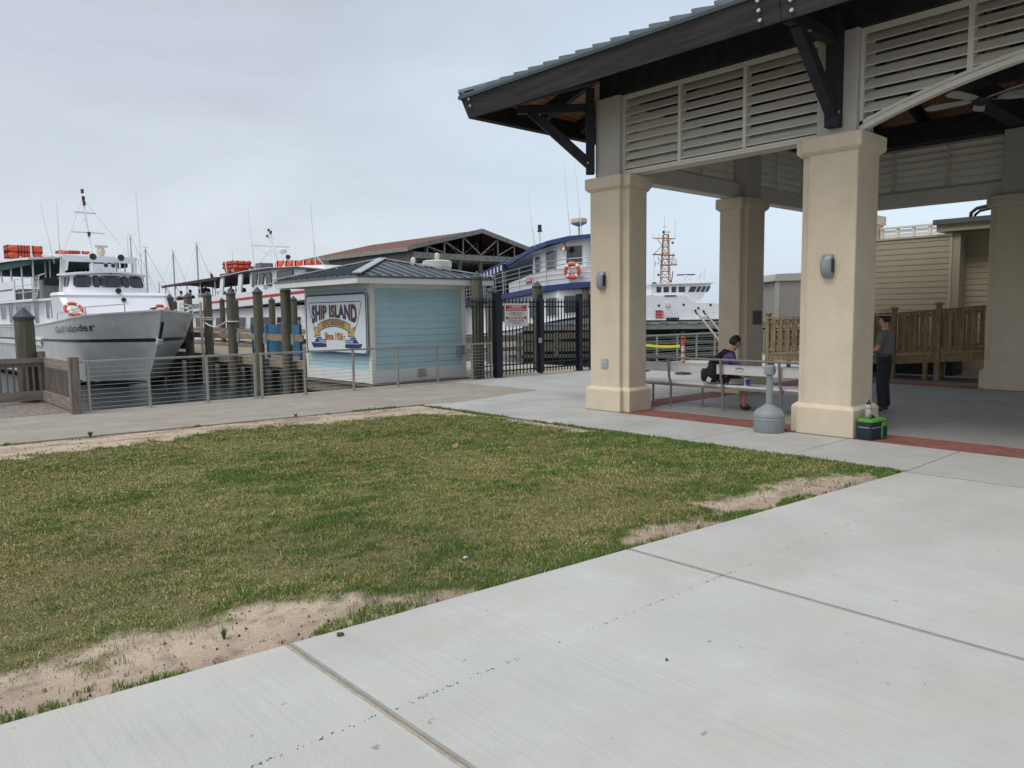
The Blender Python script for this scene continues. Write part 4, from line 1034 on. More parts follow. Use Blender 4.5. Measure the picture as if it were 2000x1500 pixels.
# ---------------------------------------------------------------- cable railings
def cable_rail(name, label, posts, y, x0, x1, group, lean=0.):
    cx = (x0 + x1) / 2; o = thing(name, label, 'railing', (cx, y, 0), 0, group)
    for x in posts:
        mb = MB(); mb.box(x - .022, x + .022, y - .028, y + .028, .01, .985); p = mb.build('post', m_steel, o, bevel=.003, segs=1)
        mb = MB(); mb.box(x - .085, x + .085, y - .06, y + .06, 0.001, .012)
        for sx in (-1, 1):
            for sy in (-1, 1): mb.cyl((x + sx * .065, y + sy * .042, .012), (x + sx * .065, y + sy * .042, .026), .01, n=6)
        mb.build('foot_plate', m_alu, p)
    mb = MB(); mb.box(x0, x1, y - .028, y + .028, .985, 1.03); mb.build('top_rail', m_steel, o, bevel=.006)
    rr = random.Random(int(x0 * 10))
    for k in range(10):
        z = .10 + .088 * k; mb = MB(); P = []; xs_ = [x0 + .02] + [p for p in posts if x0 + .02 < p < x1 - .02] + [x1 - .02]
        for a, b in zip(xs_[:-1], xs_[1:]):
            for t_ in (0, .25, .5, .75): P.append((a + (b - a) * t_, y, z - (.0035 * 4 * t_ * (1 - t_)) * rr.uniform(.2, 1)))
        P.append((xs_[-1], y, z)); mb.tube(P, .0038, 5); mb.build('cable', m_cable, o)
    return o
cable_rail('cable_railing', 'steel cable railing along the seawall from the wooden post to the double post', [3.86, 4.98, 6.17, 7.24], 16.62, 3.64, 7.28, 'cable railings along the waterfront')
cable_rail('cable_railing', 'steel cable railing in front of the blue hut', [7.36, 8.42, 9.72, 11.02, 12.3, 13.5, 14.2], 16.54, 7.33, 14.24, 'cable railings along the waterfront')
cable_rail('cable_railing', 'far cable railing seen through the pavilion behind the orange delineators', [19.6 + 1.22 * k for k in range(14)], 16.62, 19.3, 36.2, 'cable railings along the waterfront')
mb = MB(); y_ = 16.55
# ---------------------------------------------------------------- wooden landing
LD = thing('wooden_landing', 'grey weathered timber landing with picket railing at the left edge', 'landing', (0, 18.3, 0))
mb = MB(); x = -5.9
while x < 3.62: mb.box(x, x + .142, 17.03, 19.75, -.045, -.002); x += .15
mb.build('deck_boards', m_wold_y, LD)
mb = MB(); mb.box(-5.9, 3.66, 19.5, 19.56, .89, 1.0 + .0); mb.box(-5.9, 3.66, 19.565, 19.6, .80, .99); mb.build('back_top_rail', m_wold_x, LD)
mb = MB(); mb.box(-5.9, 3.64, 19.5, 19.55, .06, .27); mb.build('back_bottom_rail', m_wold_x, LD)
mb = MB(); mb.box(3.665, 3.71, 16.72, 19.64, .80, 1.0); mb.build('side_top_rail', m_wold_y, LD)
mb = MB(); mb.box(3.60, 3.65, 16.70, 19.49, .05, .27); mb.build('side_bottom_rail', m_wold_y, LD)
mb = MB(); x = -5.8
while x < 3.6: mb.box(x, x + .038, 19.552, 19.562 + .028, .1, .89); x += .125 + .0
mb.build('back_pickets', m_wold_z, LD)
mb = MB(); y = 16.85
while y < 19.45: mb.box(3.652, 3.664 + .0, y, y + .04, .08, .98) if False else mb.box(3.652, 3.69, y, y + .04, .1, .799); y += .145
mb.build('side_pickets', m_wold_z, LD)
for x, y, w, h in ((3.62, 16.63, .17, 1.11), (3.66, 19.7, .15, 1.13), (1.2, 19.68, .13, 1.05), (-1.6, 19.68, .13, 1.05), (-4.4, 19.68, .13, 1.05)):
    mb = MB(); mb.box(x - w / 2, x + w / 2, y - w / 2, y + w / 2, -1.2, h); mb.build('post', m_wold_z, LD, bevel=.008)
mb = MB(); mb.box(-5.9, 3.6, 17.06, 17.12, -.3, -.05); mb.box(-5.9, 3.6, 19.6, 19.66, -.3, -.05); build_parts(mb, 'joist', m_wold_x, LD)
mb = MB(); mb.prism([(3.72, -.02), (3.82, .25), (3.82, .34), (3.74, .55), (3.71, .55), (3.71, -.02)], 16.95, 17.0, 'y'); mb.build('side_brace', m_brown, LD)
# ---------------------------------------------------------------- fence and gate
m_black = mat('black_fence_paint', (.010, .014, .026), .42, 8, .15)
FY = 16.60
def pickets(mb, x0, x1, n, z0, z1):
    for k in range(n):
        x = x0 + (x1 - x0) * (k + .5) / n; mb.box(x - .013, x + .013, FY - .013, FY + .013, z0, z1)
        mb.add([(x - .013, FY - .013, z1), (x + .013, FY - .013, z1), (x + .013, FY + .013, z1), (x - .013, FY + .013, z1), (x, FY, z1 + .05)], [(0, 1, 4), (1, 2, 4), (2, 3, 4), (3, 0, 4)])
def fence_panel(parent, x0, x1, n, name='fence_panel', frame=False):
    mb = MB(); pickets(mb, x0, x1, n, .06, 2.26)
    for z in (.16, .33, 2.02, 2.16): mb.box(x0, x1, FY - .022, FY + .022, z, z + .04)
    if frame:
        for x in (x0, x1 - .05): mb.box(x, x + .05, FY - .026, FY + .026, .08, 2.2)
    return mb.build(name, m_black, parent)
FN = thing('picket_fence', 'black steel picket fence between the hut and the pavilion column', 'fence', (16.4, FY, 0))
for x, w in ((14.50, .19), (17.98, .16), (18.55, .12), (19.25, .12)):
    mb = MB(); mb.box(x - w / 2, x + w / 2, FY - w / 2, FY + w / 2, 0, 2.42); p = mb.build('post', m_black, FN, bevel=.006)
    mb = MB(); mb.box(x - w / 2 - .012, x + w / 2 + .012, FY - w / 2 - .012, FY + w / 2 + .012, 2.42, 2.445); mb.box(x - w / 2 - .07, x + w / 2 + .07, FY - w / 2 - .05, FY + w / 2 + .05, .001, .014); mb.build('post_cap', mat('cap_grey', (.05, .055, .06), .4, 8, .1), p)
fence_panel(FN, 13.55, 14.40, 7); fence_panel(FN, 18.07, 18.49, 4); fence_panel(FN, 18.62, 19.18, 5)
GT = thing('double_gate', 'black steel double gate with pointed pickets carrying the warning sign', 'gate', (16.2, FY, 0))
fence_panel(GT, 14.62, 16.16, 11, 'gate_leaf', True); fence_panel(GT, 16.32, 17.88, 12, 'gate_leaf', True)
mb = MB(); mb.box(16.17, 16.30, FY - .06, FY + .06, .03, 2.42); mb.cyl((16.2, FY - .07, 0), (16.2, FY - .07, .5), .012, n=6); mb.build('meeting_post', m_black, GT, bevel=.005)
mb = MB(); mb.box(16.10, 16.2, FY - .1, FY - .06, .95, 1.1); mb.build('latch', m_alu, GT)
mb = MB()
for z in (.3, 1.2, 2.1): mb.box(14.58, 14.64, FY - .035, FY + .035, z, z + .1); mb.box(17.87, 17.93, FY - .035, FY + .035, z, z + .1)
build_parts(mb, 'hinge', m_black, GT)
WS = thing('warning_sign', 'white and red warning sign fixed to the left leaf of the black gate', 'sign', (15.22, FY - .04, 1.78))
mb = MB(); wo_ = (15.22, FY - .04, 1.80); wux, wuy = (1, 0, 0), (0, 0, 1)
sw_, sh_ = .92, .67
m_red = mat('sign_red', (.42, .015, .02), .5, 8, .1); m_swh = mat('warning_white', (.68, .69, .70), .4, 4, .03)
put(mb, flat(rrect(sw_, sh_, .02, 3), 0, .004), wo_, wux, wuy); mb.build('panel', m_swh, WS)
mb = MB(); put(mb, flat(rrect(.82, .165, .01, 2, 0, .20), .0042, .0055), wo_, wux, wuy); put(mb, flat(rrect(.82, .075, .01, 2, 0, -.085), .0042, .0055), wo_, wux, wuy); mb.build('red_band', m_red, WS)
def line(mb, s, size, y, off=0, z=.0062, sx=1.):
    vf = text_mb(s, size, .0004, off, 1, sx=sx); put(mb, ([(a, b + y, c + z) for a, b, c in vf[0]], vf[1]), wo_, wux, wuy)
mb = MB(); line(mb, '!  WARNING  !', .085, .238, .003); line(mb, 'UNDER VIDEO SURVEILLANCE', .062, .160, .002, sx=.86); line(mb, 'RESTRICTED AREA', .078, -.083, .003); mb.build('white_lettering', m_swh, WS)
mb = MB()
for s, y in (('All baggage subject to search', .075), ('Passengers, Persons + Security Search', .035), ('will be denied boarding', -.002), ('All Persons Must Have Ticket Stub or', -.16), ('Sign In with Office Staff Before Going', -.205), ('Through This Point', -.25)): line(mb, s, .042, y, .001, .0048, sx=.95)
mb.build('small_lettering', mat('sign_maroon', (.2, .02, .03), .5, 8, .1), WS)
# ================================================================ BOATS
m_hull = mat('hull_white', (.70, .72, .74), .28, 1.2, .05, coat=.3)
streak(m_hull, (.50, .52, .53), (.8, .8, 3), .35, 1.0)
streak(m_hull, (.42, .34, .25), (2.2, 2.2, .35), .22, 1.0)
m_hullg = mat('hull_grey', (.56, .57, .575), .35, 1.0, .08)
streak(m_hullg, (.36, .37, .375), (.6, .6, 1.6), .6, 1.0)
streak(m_hullg, (.34, .29, .23), (2.6, 2.6, .4), .25, 1.0)
m_sup = mat('superstructure_white', (.80, .82, .85), .35, 1.5, .025)
m_stripe = mat('stripe_black', (.012, .013, .02), .4, 8, .1)
m_bottom = mat('antifouling_dark', (.02, .03, .04), .6, 4, .2)
m_orange = mat('buoy_orange', (.62, .085, .035), .6, 6, .1, .1)
m_strap = mat('strap_dark', (.06, .02, .02), .8, 8, .2)
m_rail = mat('white_rail', (.62, .65, .66), .4, 8, .05)
m_green = mat('canopy_green', (.012, .075, .065), .7, 4, .2)
m_awnb = mat('canopy_brown', (.055, .03, .03), .7, 6, .2)
m_win = mat('window_dark', (.028, .03, .036), .12, 2.5, .5, spec=.7)
m_redst = mat('stripe_red', (.45, .035, .05), .45, 8, .1)
m_chrome = mat('chrome', (.45, .46, .47), .25, 8, .05, metal=.8)
m_cream = mat('cream_plastic', (.62, .58, .47), .5, 8, .06)
def W(root, p):
    return tuple(Matrix.LocRotScale(root.location, root.rotation_euler, root.scale) @ Vector(p))
def mk(name, m, parent, fn, smooth=False, bevel=0., each=False):
    mb = MB(); fn(mb)
    if each: return build_parts(mb, name, m, parent, smooth=smooth, bevel=bevel, world=False)
    return mb.build(name, m, parent, smooth=smooth, bevel=bevel, world=False)
def hull(root, xs, hb, zd, xstem, flare=.9, zmid=1.6, zlow=.12, m=m_hull, rake=(.5, 1.9, 2.6), x0=11., L=6., name='hull', n_low=.88):
    secs = []
    for x in xs:
        k = max(0, min(1, (x - x0) / L)); kk = k ** 1.5; t_ = max(.015, 1 - k ** 2.0); b = hb(x); z = zd(x)
        bl = b * n_low * t_; bm = b * (1 - (1 - flare) * (.3 + .7 * k)) * max(.02, 1 - .35 * k ** 3)
        xm = x - rake[0] * kk; xl = x - rake[1] * kk; xk = x - rake[2] * kk
        secs.append([(x, b, z), (xm, bm, zmid), (xl, bl, zlow), (xk, .02, -.75), (xl, -bl, zlow), (xm, -bm, zmid), (x, -b, z)])
    return mk(name, m, root, lambda mb: mb.loft(secs), smooth='auto'), secs
def strip_on(root, secs, i, z0f, z1f, off, name, m, j0=0, j1=None):
    """band following hull sides between ring points i and i+1, fractions measured from point i"""
    mb = MB()
    for a, b in ((i, i + 1), (6 - i, 5 - i)):
        P = []
        for s in secs[j0:j1]:
            A, B = Vector(s[a]), Vector(s[b]); sg = 1 if A.y > 0 else -1
            P.append([A.lerp(B, z0f) + Vector((0, sg * off, 0)), A.lerp(B, z1f) + Vector((0, sg * off, 0))])
        mb.sheet(P, off * .5, up=(0, 1 if a < 3 else -1, 0))
    return mb.build(name, m, root, world=False)
def rrquad(w, h, r=.05): return rrect(w, h, r, 4)
def window_on(root, c, ux, uy, w, h, m=m_win, name='window', frame=None, r=.05, th=.012, parent=None, skew=0.):
    P = [(x + y * skew, y) for x, y in rrquad(w, h, min(r, w * .4, h * .4))]
    mb = MB(); put(mb, flat(P, 0, th), c, ux, uy); o = mb.build(name, m, parent or root, world=False)
    if frame:
        mb = MB(); P2 = [(x + y * skew, y) for x, y in rrquad(w + .03, h + .03, min(r + .015, w * .4, h * .4))]; put(mb, outline(P2, .03, 0, th + .008), c, ux, uy); mb.build('window_frame', frame, o, world=False)
    return o
def railing(root, pts, hgt, n_rails=2, r=.016, m=m_rail, posts=None, name='guard_rail'):
    mb = MB()
    for k in range(n_rails): mb.tube([(x, y, z + hgt * (k + 1) / n_rails) for x, y, z in pts], r, 5)
    for i, (x, y, z) in enumerate(pts): mb.cyl((x, y, z), (x, y, z + hgt), r, n=5)
    return mb.build(name, m, root, world=False)
def life_ring(loc, rz, tilt, label, R_=.265, r=.06, group=None):
    o = thing('life_ring', label, 'life ring', loc, rz, group); o.rotation_euler = (0, tilt, rz)
    mk('ring', m_orange, o, lambda mb: mb.ring((0, 0, 0), (1, 0, 0), R_, r, 24, 8), smooth=True)
    def bands(mb):
        for k in range(4):
            a0 = R(45 + 90 * k); P = [(0, (R_) * math.cos(a0 + t_), (R_) * math.sin(a0 + t_)) for t_ in (-.16, -.05, .05, .16)]
            mb.tube(P, r * 1.06, 8)
    mk('reflective_bands', m_sup, o, bands, smooth=True)
    mk('grab_line', m_white, o, lambda mb: mb.ring((0, 0, 0), (1, 0, 0), R_ + r * 1.15, .012, 24, 5))
    return o
def life_float(loc, rz, w, d, h, label, group=None, nseg=5):
    """rectangular buoyant ring of orange blocks with dark straps"""
    o = thing('life_float', label, 'life float', loc, rz, group)
    r = h / 2
    mk('float_ring', m_orange, o, lambda mb: mb.loft([[(x * s, y * s, z * h) for x, y in rrect(w, d, min(.2, d * .22), 4)] for z, s in ((0, .84), (.07, .92), (.2, .975), (.4, 1), (.6, 1), (.8, .975), (.93, .92), (1, .84))]), smooth='auto')
    def straps(mb):
        for k in range(nseg + 1):
            x = -w / 2 + h / 2 + .25 + (w - h - .5) * k / nseg
            mb.box(x - .014, x + .014, -d / 2 - .008, d / 2 + .008, -.0, h + .008)
        for k in range(3):
            y = -d / 2 + d * (k + .5) / 3; mb.box(-w / 2 - .008, w / 2 + .008, y - .014, y + .014, .0, h + .0075)
    mk('straps', m_strap, o, straps)
    mk('white_band', m_sup, o, lambda mb: mb.box(w * .12, w * .17, -d / 2 - .01, d / 2 + .01, .01, h + .01))
    return o
def lamp_cyl(mb, x, y, z, r=.06, h=.16):
    mb.cyl((x, y, z), (x, y, z + h), r, n=10)
# ---------------------------------------------------------------- grey-bowed excursion boat
GI = thing('excursion_boat', 'white excursion boat with grey flared bow lettered Gulf Islander, moored at left', 'boat', (7.86, 43.88, WZ), R(-87.5))
def gi_hb(x): return float(np.interp(x, [12.0, 13.3, 14.3, 15.3, 16.98, 17.0], [2.0, 2.0, 1.98, 1.80, .05, .03]))
def gi_zd(x): return 2.12 + .54 * max(0, min(1, (x - 8) / 9)) ** 1.3
xsg = [-8, -4, 0, 4, 8, 10, 11.5, 12.5, 13.5, 14.3, 15.0, 15.6, 16.1, 16.5, 16.8, 16.95, 17.0]
h_, gs = hull(GI, xsg, gi_hb, gi_zd, 17, flare=.93, zmid=1.55, zlow=.10, m=m_hullg, x0=11, L=6, rake=(.45, 1.7, 2.4))
strip_on(GI, gs, 0, -.01, .045, .035, 'gunwale', m_white)
strip_on(GI, gs, 0, .86, .97, .012, 'black_stripe', m_stripe)
strip_on(GI, gs, 1, .94, 1.0, .006, 'waterline', m_bottom)
strip_on(GI, gs, 1, .0, .12, .05, 'rubbing_strake', m_white, 0, 6)
mk('boot_topping', m_bottom, GI, lambda mb: mb.loft([[(s[2][0], s[2][1] * 1.003, s[2][2]), (s[3][0], 0.03, s[3][2]), (s[4][0], s[4][1] * 1.003, s[4][2])] for s in gs], closed=False, cap=False))
# stem roller and rope fender
mk('stem_roller', m_dark, GI, lambda mb: mb.cyl((16.99, 0, 2.25), (16.66, 0, 1.72), .055, n=10))
mk('rope_fender', mat('pale_rope', (.55, .56, .50)), GI, lambda mb: [mb.ring((16.62 - .02 * k, 0, 1.66 - .05 * k), (.5, .2, 1), .085 - .01 * (k % 2), .035, 12, 6) for k in range(4)], smooth=True)
# name on the starboard bow, following the hull side
def hull_pt(x, f, side=-1):
    for a, b in zip(gs[:-1], gs[1:]):
        if a[0][0] <= x <= b[0][0]:
            t_ = (x - a[0][0]) / (b[0][0] - a[0][0]); i = 6 if side < 0 else 0; j = 5 if side < 0 else 1
            return (Vector(a[i]).lerp(Vector(b[i]), t_)).lerp(Vector(a[j]).lerp(Vector(b[j]), t_), f)
def name_mesh(txt, xc, size, side, m, xspan):
    vf = text_mb(txt, size, .0, .003, 1.1); xs_ = [v[0] for v in vf[0]]; w = max(xs_) - min(xs_); V = []
    for x, y, z in vf[0]:
        lx = xc + (x / w * xspan) * (1 if side < 0 else -1)
        p = hull_pt(lx, .44 - y / .95, side); V.append((p.x, p.y + side * .045, p.z))
    mb = MB(); mb.add(V, vf[1]); mb.build('name_lettering', m, GI, world=False, recalc=False)
name_mesh('Gulf Islander', 13.75, .37, -1, m_stripe, 3.1); name_mesh('Gulf Islander', 13.0, .34, 1, m_stripe, 3.0)
# lower house
prof = [(-6, 2.14), (13.55, 2.34), (12.65, 3.22), (12.45, 3.33), (-6, 3.14)]
def fwd(mb):
    def ring(x0, x1, z, hw, c): return [(x1, -hw + c, z), (x1, hw - c, z), (x1 - c * .9, hw, z), (x0, hw, z), (x0, -hw, z), (x1 - c * .9, -hw, z)]
    mb.loft([ring(10.9, 13.5, 2.15, 1.74, .12), ring(11.3, 12.55, 3.2, 1.88, .16), ring(11.3, 12.6, 3.25, 1.92, .16), ring(11.4, 12.45, 3.36, 1.88, .16)])
fh = mk('forward_house', m_sup, GI, fwd, bevel=.02)
def aft(mb): mb.prism([(-6.5, 2.13), (11.2, 2.2), (11.2, 3.1), (-6.5, 3.1)], -1.5, 1.5, 'y')
ah = mk('aft_house', m_sup, GI, aft)
for k in range(9):
    x = 7.6 - 1.45 * k; window_on(GI, (x, -1.502, 2.68), (1, 0, 0), (0, 0, 1), .8 if k % 3 else .55, .55 if k % 3 else .9, parent=ah, frame=m_rail)
    window_on(GI, (x, 1.552, 2.68), (-1, 0, 0), (0, 0, 1), .8, .55, parent=ah)
for x in (10.6, 10.0, 9.3): window_on(GI, (x, -1.502, 2.72), (1, 0, 0), (0, 0, 1), .4, .6, parent=ah, frame=m_rail)
# pilothouse with five front windows
def phx(y, z): return 12.22 - .20 * y * y - (z - 3.36) * .34
def phr(z, s):
    ys_ = [-1.32, -1.1, -.8, -.5, -.2, .2, .5, .8, 1.1, 1.32]
    return [(phx(y, z), y * s, z) for y in ys_] + [(10.9, 1.36 * s, z), (10.9, -1.36 * s, z)]
ph = mk('pilothouse', m_sup, GI, lambda mb: mb.loft([phr(3.34, 1.04), phr(3.55, 1.02), phr(4.08, .95)]), smooth='auto')
def ph_window(y0, y1, z0, z1, sk=0.):
    def P(y, z, o): return (phx(y, z) + o, (y + sk * (z - (z0 + z1) / 2)) * (1.02 - (z - 3.55) * .13), z)
    mb = MB(); n = 5; c = .045
    g = []
    for i in range(n + 1):
        y = y0 + (y1 - y0) * i / n; e_ = c * (1 if i in (0, n) else 0)
        g.append([P(y, z0 + e_ + (z1 - z0 - 2 * e_) * k / 3, .016) for k in range(4)])
    mb.sheet(g, .012, up=(1, 0, 0)); o = mb.build('window', m_win, ph, world=False)
    mb = MB(); ring = [P(y0 - .02, z0 + c, .018), P(y0 + c, z0 - .02, .018), P((y0 + y1) / 2, z0 - .02, .018), P(y1 - c, z0 - .02, .018), P(y1 + .02, z0 + c, .018), P(y1 + .02, z1 - c, .018), P(y1 - c, z1 + .02, .018), P((y0 + y1) / 2, z1 + .02, .018), P(y0 + c, z1 + .02, .018), P(y0 - .02, z1 - c, .018)]
    mb.tube(ring, .018, 5, True); mb.build('gasket', m_stripe, o, world=False)
for y0, y1, sk in ((-1.2, -.72, .0), (-.62, -.42, .0), (-.35, .35, .0), (.42, .62, .0), (.72, 1.2, -.0)): ph_window(y0, y1, 3.60, 3.97, sk)
for s in (-1, 1): window_on(GI, (11.35, s * 1.345, 3.78), (-s, 0, 0), (0, -s * .13, 1), .5, .36, parent=ph)
def brow(mb):
    g = []
    for i in range(13):
        y = -1.5 + 3.0 * i / 12; z = 4.20 - .09 * (y / 1.5) ** 2 * 1.3; g.append([(10.8, y, z), (11.3, y, z), (phx(y, 4.1) + .22, y, z - .03)])
    mb.sheet(g, .07)
mk('pilothouse_roof', m_sup, GI, brow, smooth='auto')
mk('wipers', m_stripe, GI, lambda mb: (mb.bar((12.16, .02, 4.1), (12.15, -.2, 3.75), .015, .015), mb.bar((12.15, -.2, 3.78), (12.15, -.12, 3.68), .015, .015)))
# horns, hailers, spotlights
def horn(x, y, z, r, name='horn', m=m_chrome, l=.22): mk(name, m, GI, lambda mb: (mb.cyl((x - l, y, z), (x, y, z), r * .35, r, 14), mb.ring((x, y, z), (1, 0, 0), r, .012, 14, 5)), smooth='auto')
def disc(x, y, z, r, m=m_dark): mk('horn_mouth', m, GI, lambda mb: mb.cyl((x - .02, y, z), (x + .004, y, z), r * .9, n=14))
for x, y, z, r in ((12.62, .06, 3.42, .11), (12.78, .18, 3.08, .09), (11.5, .02, 4.42, .085), (11.5, .28, 4.42, .085)): horn(x, y, z, r); disc(x, y, z, r)
for y in (-.38, .62):
    def sp(mb): mb.cyl((11.1, y, 4.72), (11.38, y, 4.74), .13, .14, 16); mb.cyl((11.2, y, 4.2), (11.2, y, 4.56), .03); mb.ring((11.22, y, 4.73), (1, 0, 0), .155, .012, 16, 5)
    o = mk('spotlight', m_sup, GI, sp, smooth='auto'); mk('lens', mat('lens_dark', (.05, .06, .06), .15, 4, .3), o, lambda mb: mb.cyl((11.381, y, 4.74), (11.39, y, 4.74), .125, n=16))
# flying bridge: wind board, posts and canopy
mk('wind_board', m_sup, GI, lambda mb: (mb.box(10.9, 11.0, -1.32, 1.32, 4.56, 4.80), mb.prism([(-1.32, 4.22), (-1.18, 4.22), (-1.12, 4.56), (-1.32, 4.56)], 10.9, 11.0, 'x'), mb.box(10.88, 11.0, 1.18, 1.32, 4.2, 4.56)))
mk('bridge_console', m_sup, GI, lambda mb: (mb.box(10.9, 11.1, -.4, .5, 4.2, 4.5), mb.box(9.3, 10.6, .5, 1.3, 3.2, 4.1)))
def posts(mb):
    for y in (-1.25, .62, 1.25): mb.cyl((10.85, y, 4.2), (10.8, y, 4.6), .035)
    mb.bar((10.95, -1.42, 3.3), (10.95, -1.30, 4.62), .12, .16)
    for x in (8.4, 6.6, 4.8, 3.0, 1.2, -.6, -2.4, -4.2, -6.0):
        for s in (-1, 1): mb.cyl((x, s * 1.72, 3.2), (x, s * 1.72, 4.98), .032, n=6)
    for x in (7.9, 7.2): mb.cyl((x, -1.0, 3.2), (x, -1.0, 4.9), .03, n=6)
mk('canopy_post', m_rail, GI, posts, each=True)
def canopy(mb):
    g = [[(10.9, y, 4.82 - .04 * abs(y)) for y in (-1.4, 0, 1.4)], [(8.9, y, 5.0 - .04 * abs(y)) for y in (-1.5, 0, 1.5)]]
    mb.sheet(g, .06)
    g = []
    for x, z in ((8.6, 4.92), (7.2, 4.98), (4.0, 5.06), (1.0, 5.0), (-7, 4.95)): g.append([(x, y, z - .1 * abs(y / 1.9) ** 2) for y in (-1.9, -.95, 0, .95, 1.9)])
    mb.sheet(g, .09)
mk('canopy', m_sup, GI, canopy)
mk('canopy_lining', m_green, GI, lambda mb: (mb.box(-6.9, 8.5, -1.78, 1.78, 4.78, 4.80), mb.box(-6.9, 8.5, -1.80, -1.785, 4.55, 4.82), mb.box(-6.9, 8.5, 1.785, 1.80, 4.55, 4.82), mb.box(9.0, 10.8, -1.3, 1.3, 4.70, 4.72)))
mk('upper_deck', m_sup, GI, lambda mb: mb.box(-7, 8.78, -1.9, 1.9, 3.105, 3.2))
def bul(mb):
    for s in (-1, 1): mb.box(-7, 5.9, s * 1.86 - .02, s * 1.86 + .02, 3.21, 4.02)
    mb.box(-7, -6.96, -1.84, 1.84, 3.21, 4.02)
bw = mk('bulwark', m_sup, GI, bul)
mk('bulwark_stripe', m_stripe, bw, lambda mb: [mb.box(2.8, 5.6, s * 1.885 - .004, s * 1.885 + .004, 3.62, 3.68) for s in (-1, 1)])
railing(GI, [(5.9, -1.86, 3.2), (7.3, -1.86, 3.2), (8.7, -1.86, 3.2)], .85, 3)
mk('side_deck', m_sup, GI, lambda mb: mb.box(8.79, 11.3, -1.7, 1.7, 3.105, 3.19))
mk('equipment_panel', mat('panel_greygreen', (.22, .25, .25), .6, 5, .15), GI, lambda mb: mb.box(8.2, 8.7, -1.5, 1.4, 3.2, 3.95))
mk('console_screen', m_dark, GI, lambda mb: mb.box(8.9, 9.0, -1.5, -.95, 3.72, 4.02))
def ladder(mb):
    for dx in (-.2, .2): mb.tube([(8.6 + dx, -1.75, 3.25), (8.6 + dx, -1.62, 4.1), (8.6 + dx, -1.4, 4.2)], .025, 6)
    for k in range(4): mb.cyl((8.4, -1.75 + .03 * k, 3.4 + .2 * k), (8.8, -1.75 + .03 * k, 3.4 + .2 * k), .02, n=6)
mk('ladder', m_rail, GI, ladder)
mk('deck_benches', mat('bench_grey', (.35, .36, .36), .7, 5, .1), GI, lambda mb: [mb.box(x, x + .5, -1.5, 1.5, 3.21, 3.7) for x in (-5, -3.4, -1.8, -.2, 1.4, 3.0, 4.6)])
# mast with arms, lights and stays; leaning aft
def mastp(t_): return Vector((9.9 - .75 * t_, 0, 5.0 + 2.45 * t_))
mk('mast', m_sup, GI, lambda mb: (mb.cyl(mastp(-.2), mastp(.95), .055, .032, 8), mb.bar(mastp(.33) - Vector((0, .62, 0)), mastp(.33) + Vector((0, .62, 0)), .05, .06), mb.bar(mastp(.66) - Vector((0, .40, 0)), mastp(.66) + Vector((0, .40, 0)), .05, .06),
    mb.cyl(mastp(.45) - Vector((.12, 0, 0)), mastp(.45) + Vector((.12, 0, 0)), .015), mb.cyl(mastp(.55) - Vector((0, .08, 0)), mastp(.55), .03)))
mk('stays', m_cable, GI, lambda mb: [mb.cyl(mastp(.9), (10.6, s * 1.2, 4.85), .006, n=4) for s in (-1, 1)])
mrl = mat('nav_light_red', (.16, .01, .02), .35, 8, .1)
for t_, m in ((.27, mrl), (.78, mrl), (.86, m_dark), (.98, mrl)):
    p = mastp(t_) + Vector((.07, 0, 0)); o = mk('mast_light', m, GI, lambda mb: mb.cyl(p, p + Vector((0, 0, .13)), .055, n=10)); mk('light_cap', m_dark, o, lambda mb: mb.cyl(p + Vector((0, 0, .13)), p + Vector((0, 0, .17)), .068, .05, 10))
mk('radar', m_cream, GI, lambda mb: (mb.lathe([(.12, 0), (.12, .1), (.16, .16), (.16, .26), (.1, .38)], (10.4, .2, 4.80), 14), mb.bar((10.4, .0, 5.22), (10.55, .42, 5.22), .1, .09)), smooth='auto')
def ant(root, x, y, z0, z1, r=.018, lean=(0, 0), name='antenna'):
    mk(name, m_rail, root, lambda mb: (mb.cyl((x, y, z0), (x + lean[0] * .4, y + lean[1] * .4, z0 + (z1 - z0) * .4), r, n=5), mb.cyl((x + lean[0] * .4, y + lean[1] * .4, z0 + (z1 - z0) * .4), (x + lean[0], y + lean[1], z1), r * .6, r * .35, 5)))
ant(GI, 11.0, -1.4, 4.2, 6.7, lean=(0, 0)); ant(GI, 10.4, -1.45, 4.5, 6.75, .012, (0, -.35)); ant(GI, 11.2, 1.45, 3.35, 7.4, .022, (-.1, -.05)); ant(GI, 10.9, 1.05, 4.8, 5.7); ant(GI, 11.0, 1.6, 3.4, 5.0, .02, (-.2, -.2))
# foredeck rails, cleats
def brl(side, xs_): return [(x, side * (gi_hb(x) - .08), gi_zd(x)) for x in xs_]
railing(GI, brl(-1, [16.1, 15.0, 13.6, 12.2]), .27, 1, .018, m_chrome); railing(GI, brl(1, [16.0, 15.2, 14.5, 13.8, 13.0]), .3, 2, .022, m_rail)
mk('cleat', m_dark, GI, lambda mb: (mb.bar((16.2, -.1, 2.7), (16.2, .12, 2.74), .04, .05), mb.bar((8.6, -1.93, 1.9), (8.6, -1.95, 1.35), .12, .16)), each=True)
mk('side_step', m_white, GI, lambda mb: mb.box(8.9, 10.3, -2.05, -1.9, 1.60, 1.68))
ox = lambda p: W(GI, p)
life_ring(ox((13.22, -1.66, 2.72)), R(-87.5), R(-38), 'orange life ring on the left of the white front of the grey bowed boat', group='life rings on the excursion boats')
life_ring(ox((13.22, 1.36, 2.64)), R(-87.5), R(-38), 'orange life ring on the white front, right above the bow point', group='life rings on the excursion boats')
life_float(ox((3.6, -.95, 5.09)), R(2.5), 1.35, .95, .26, 'lower orange life float of the pair on the left boat canopy', 'orange life floats on the boats')
life_float(ox((3.6, -.95, 5.36)), R(2.5), 1.35, .95, .29, 'upper orange life float of the pair on the left boat canopy', 'orange life floats on the boats')
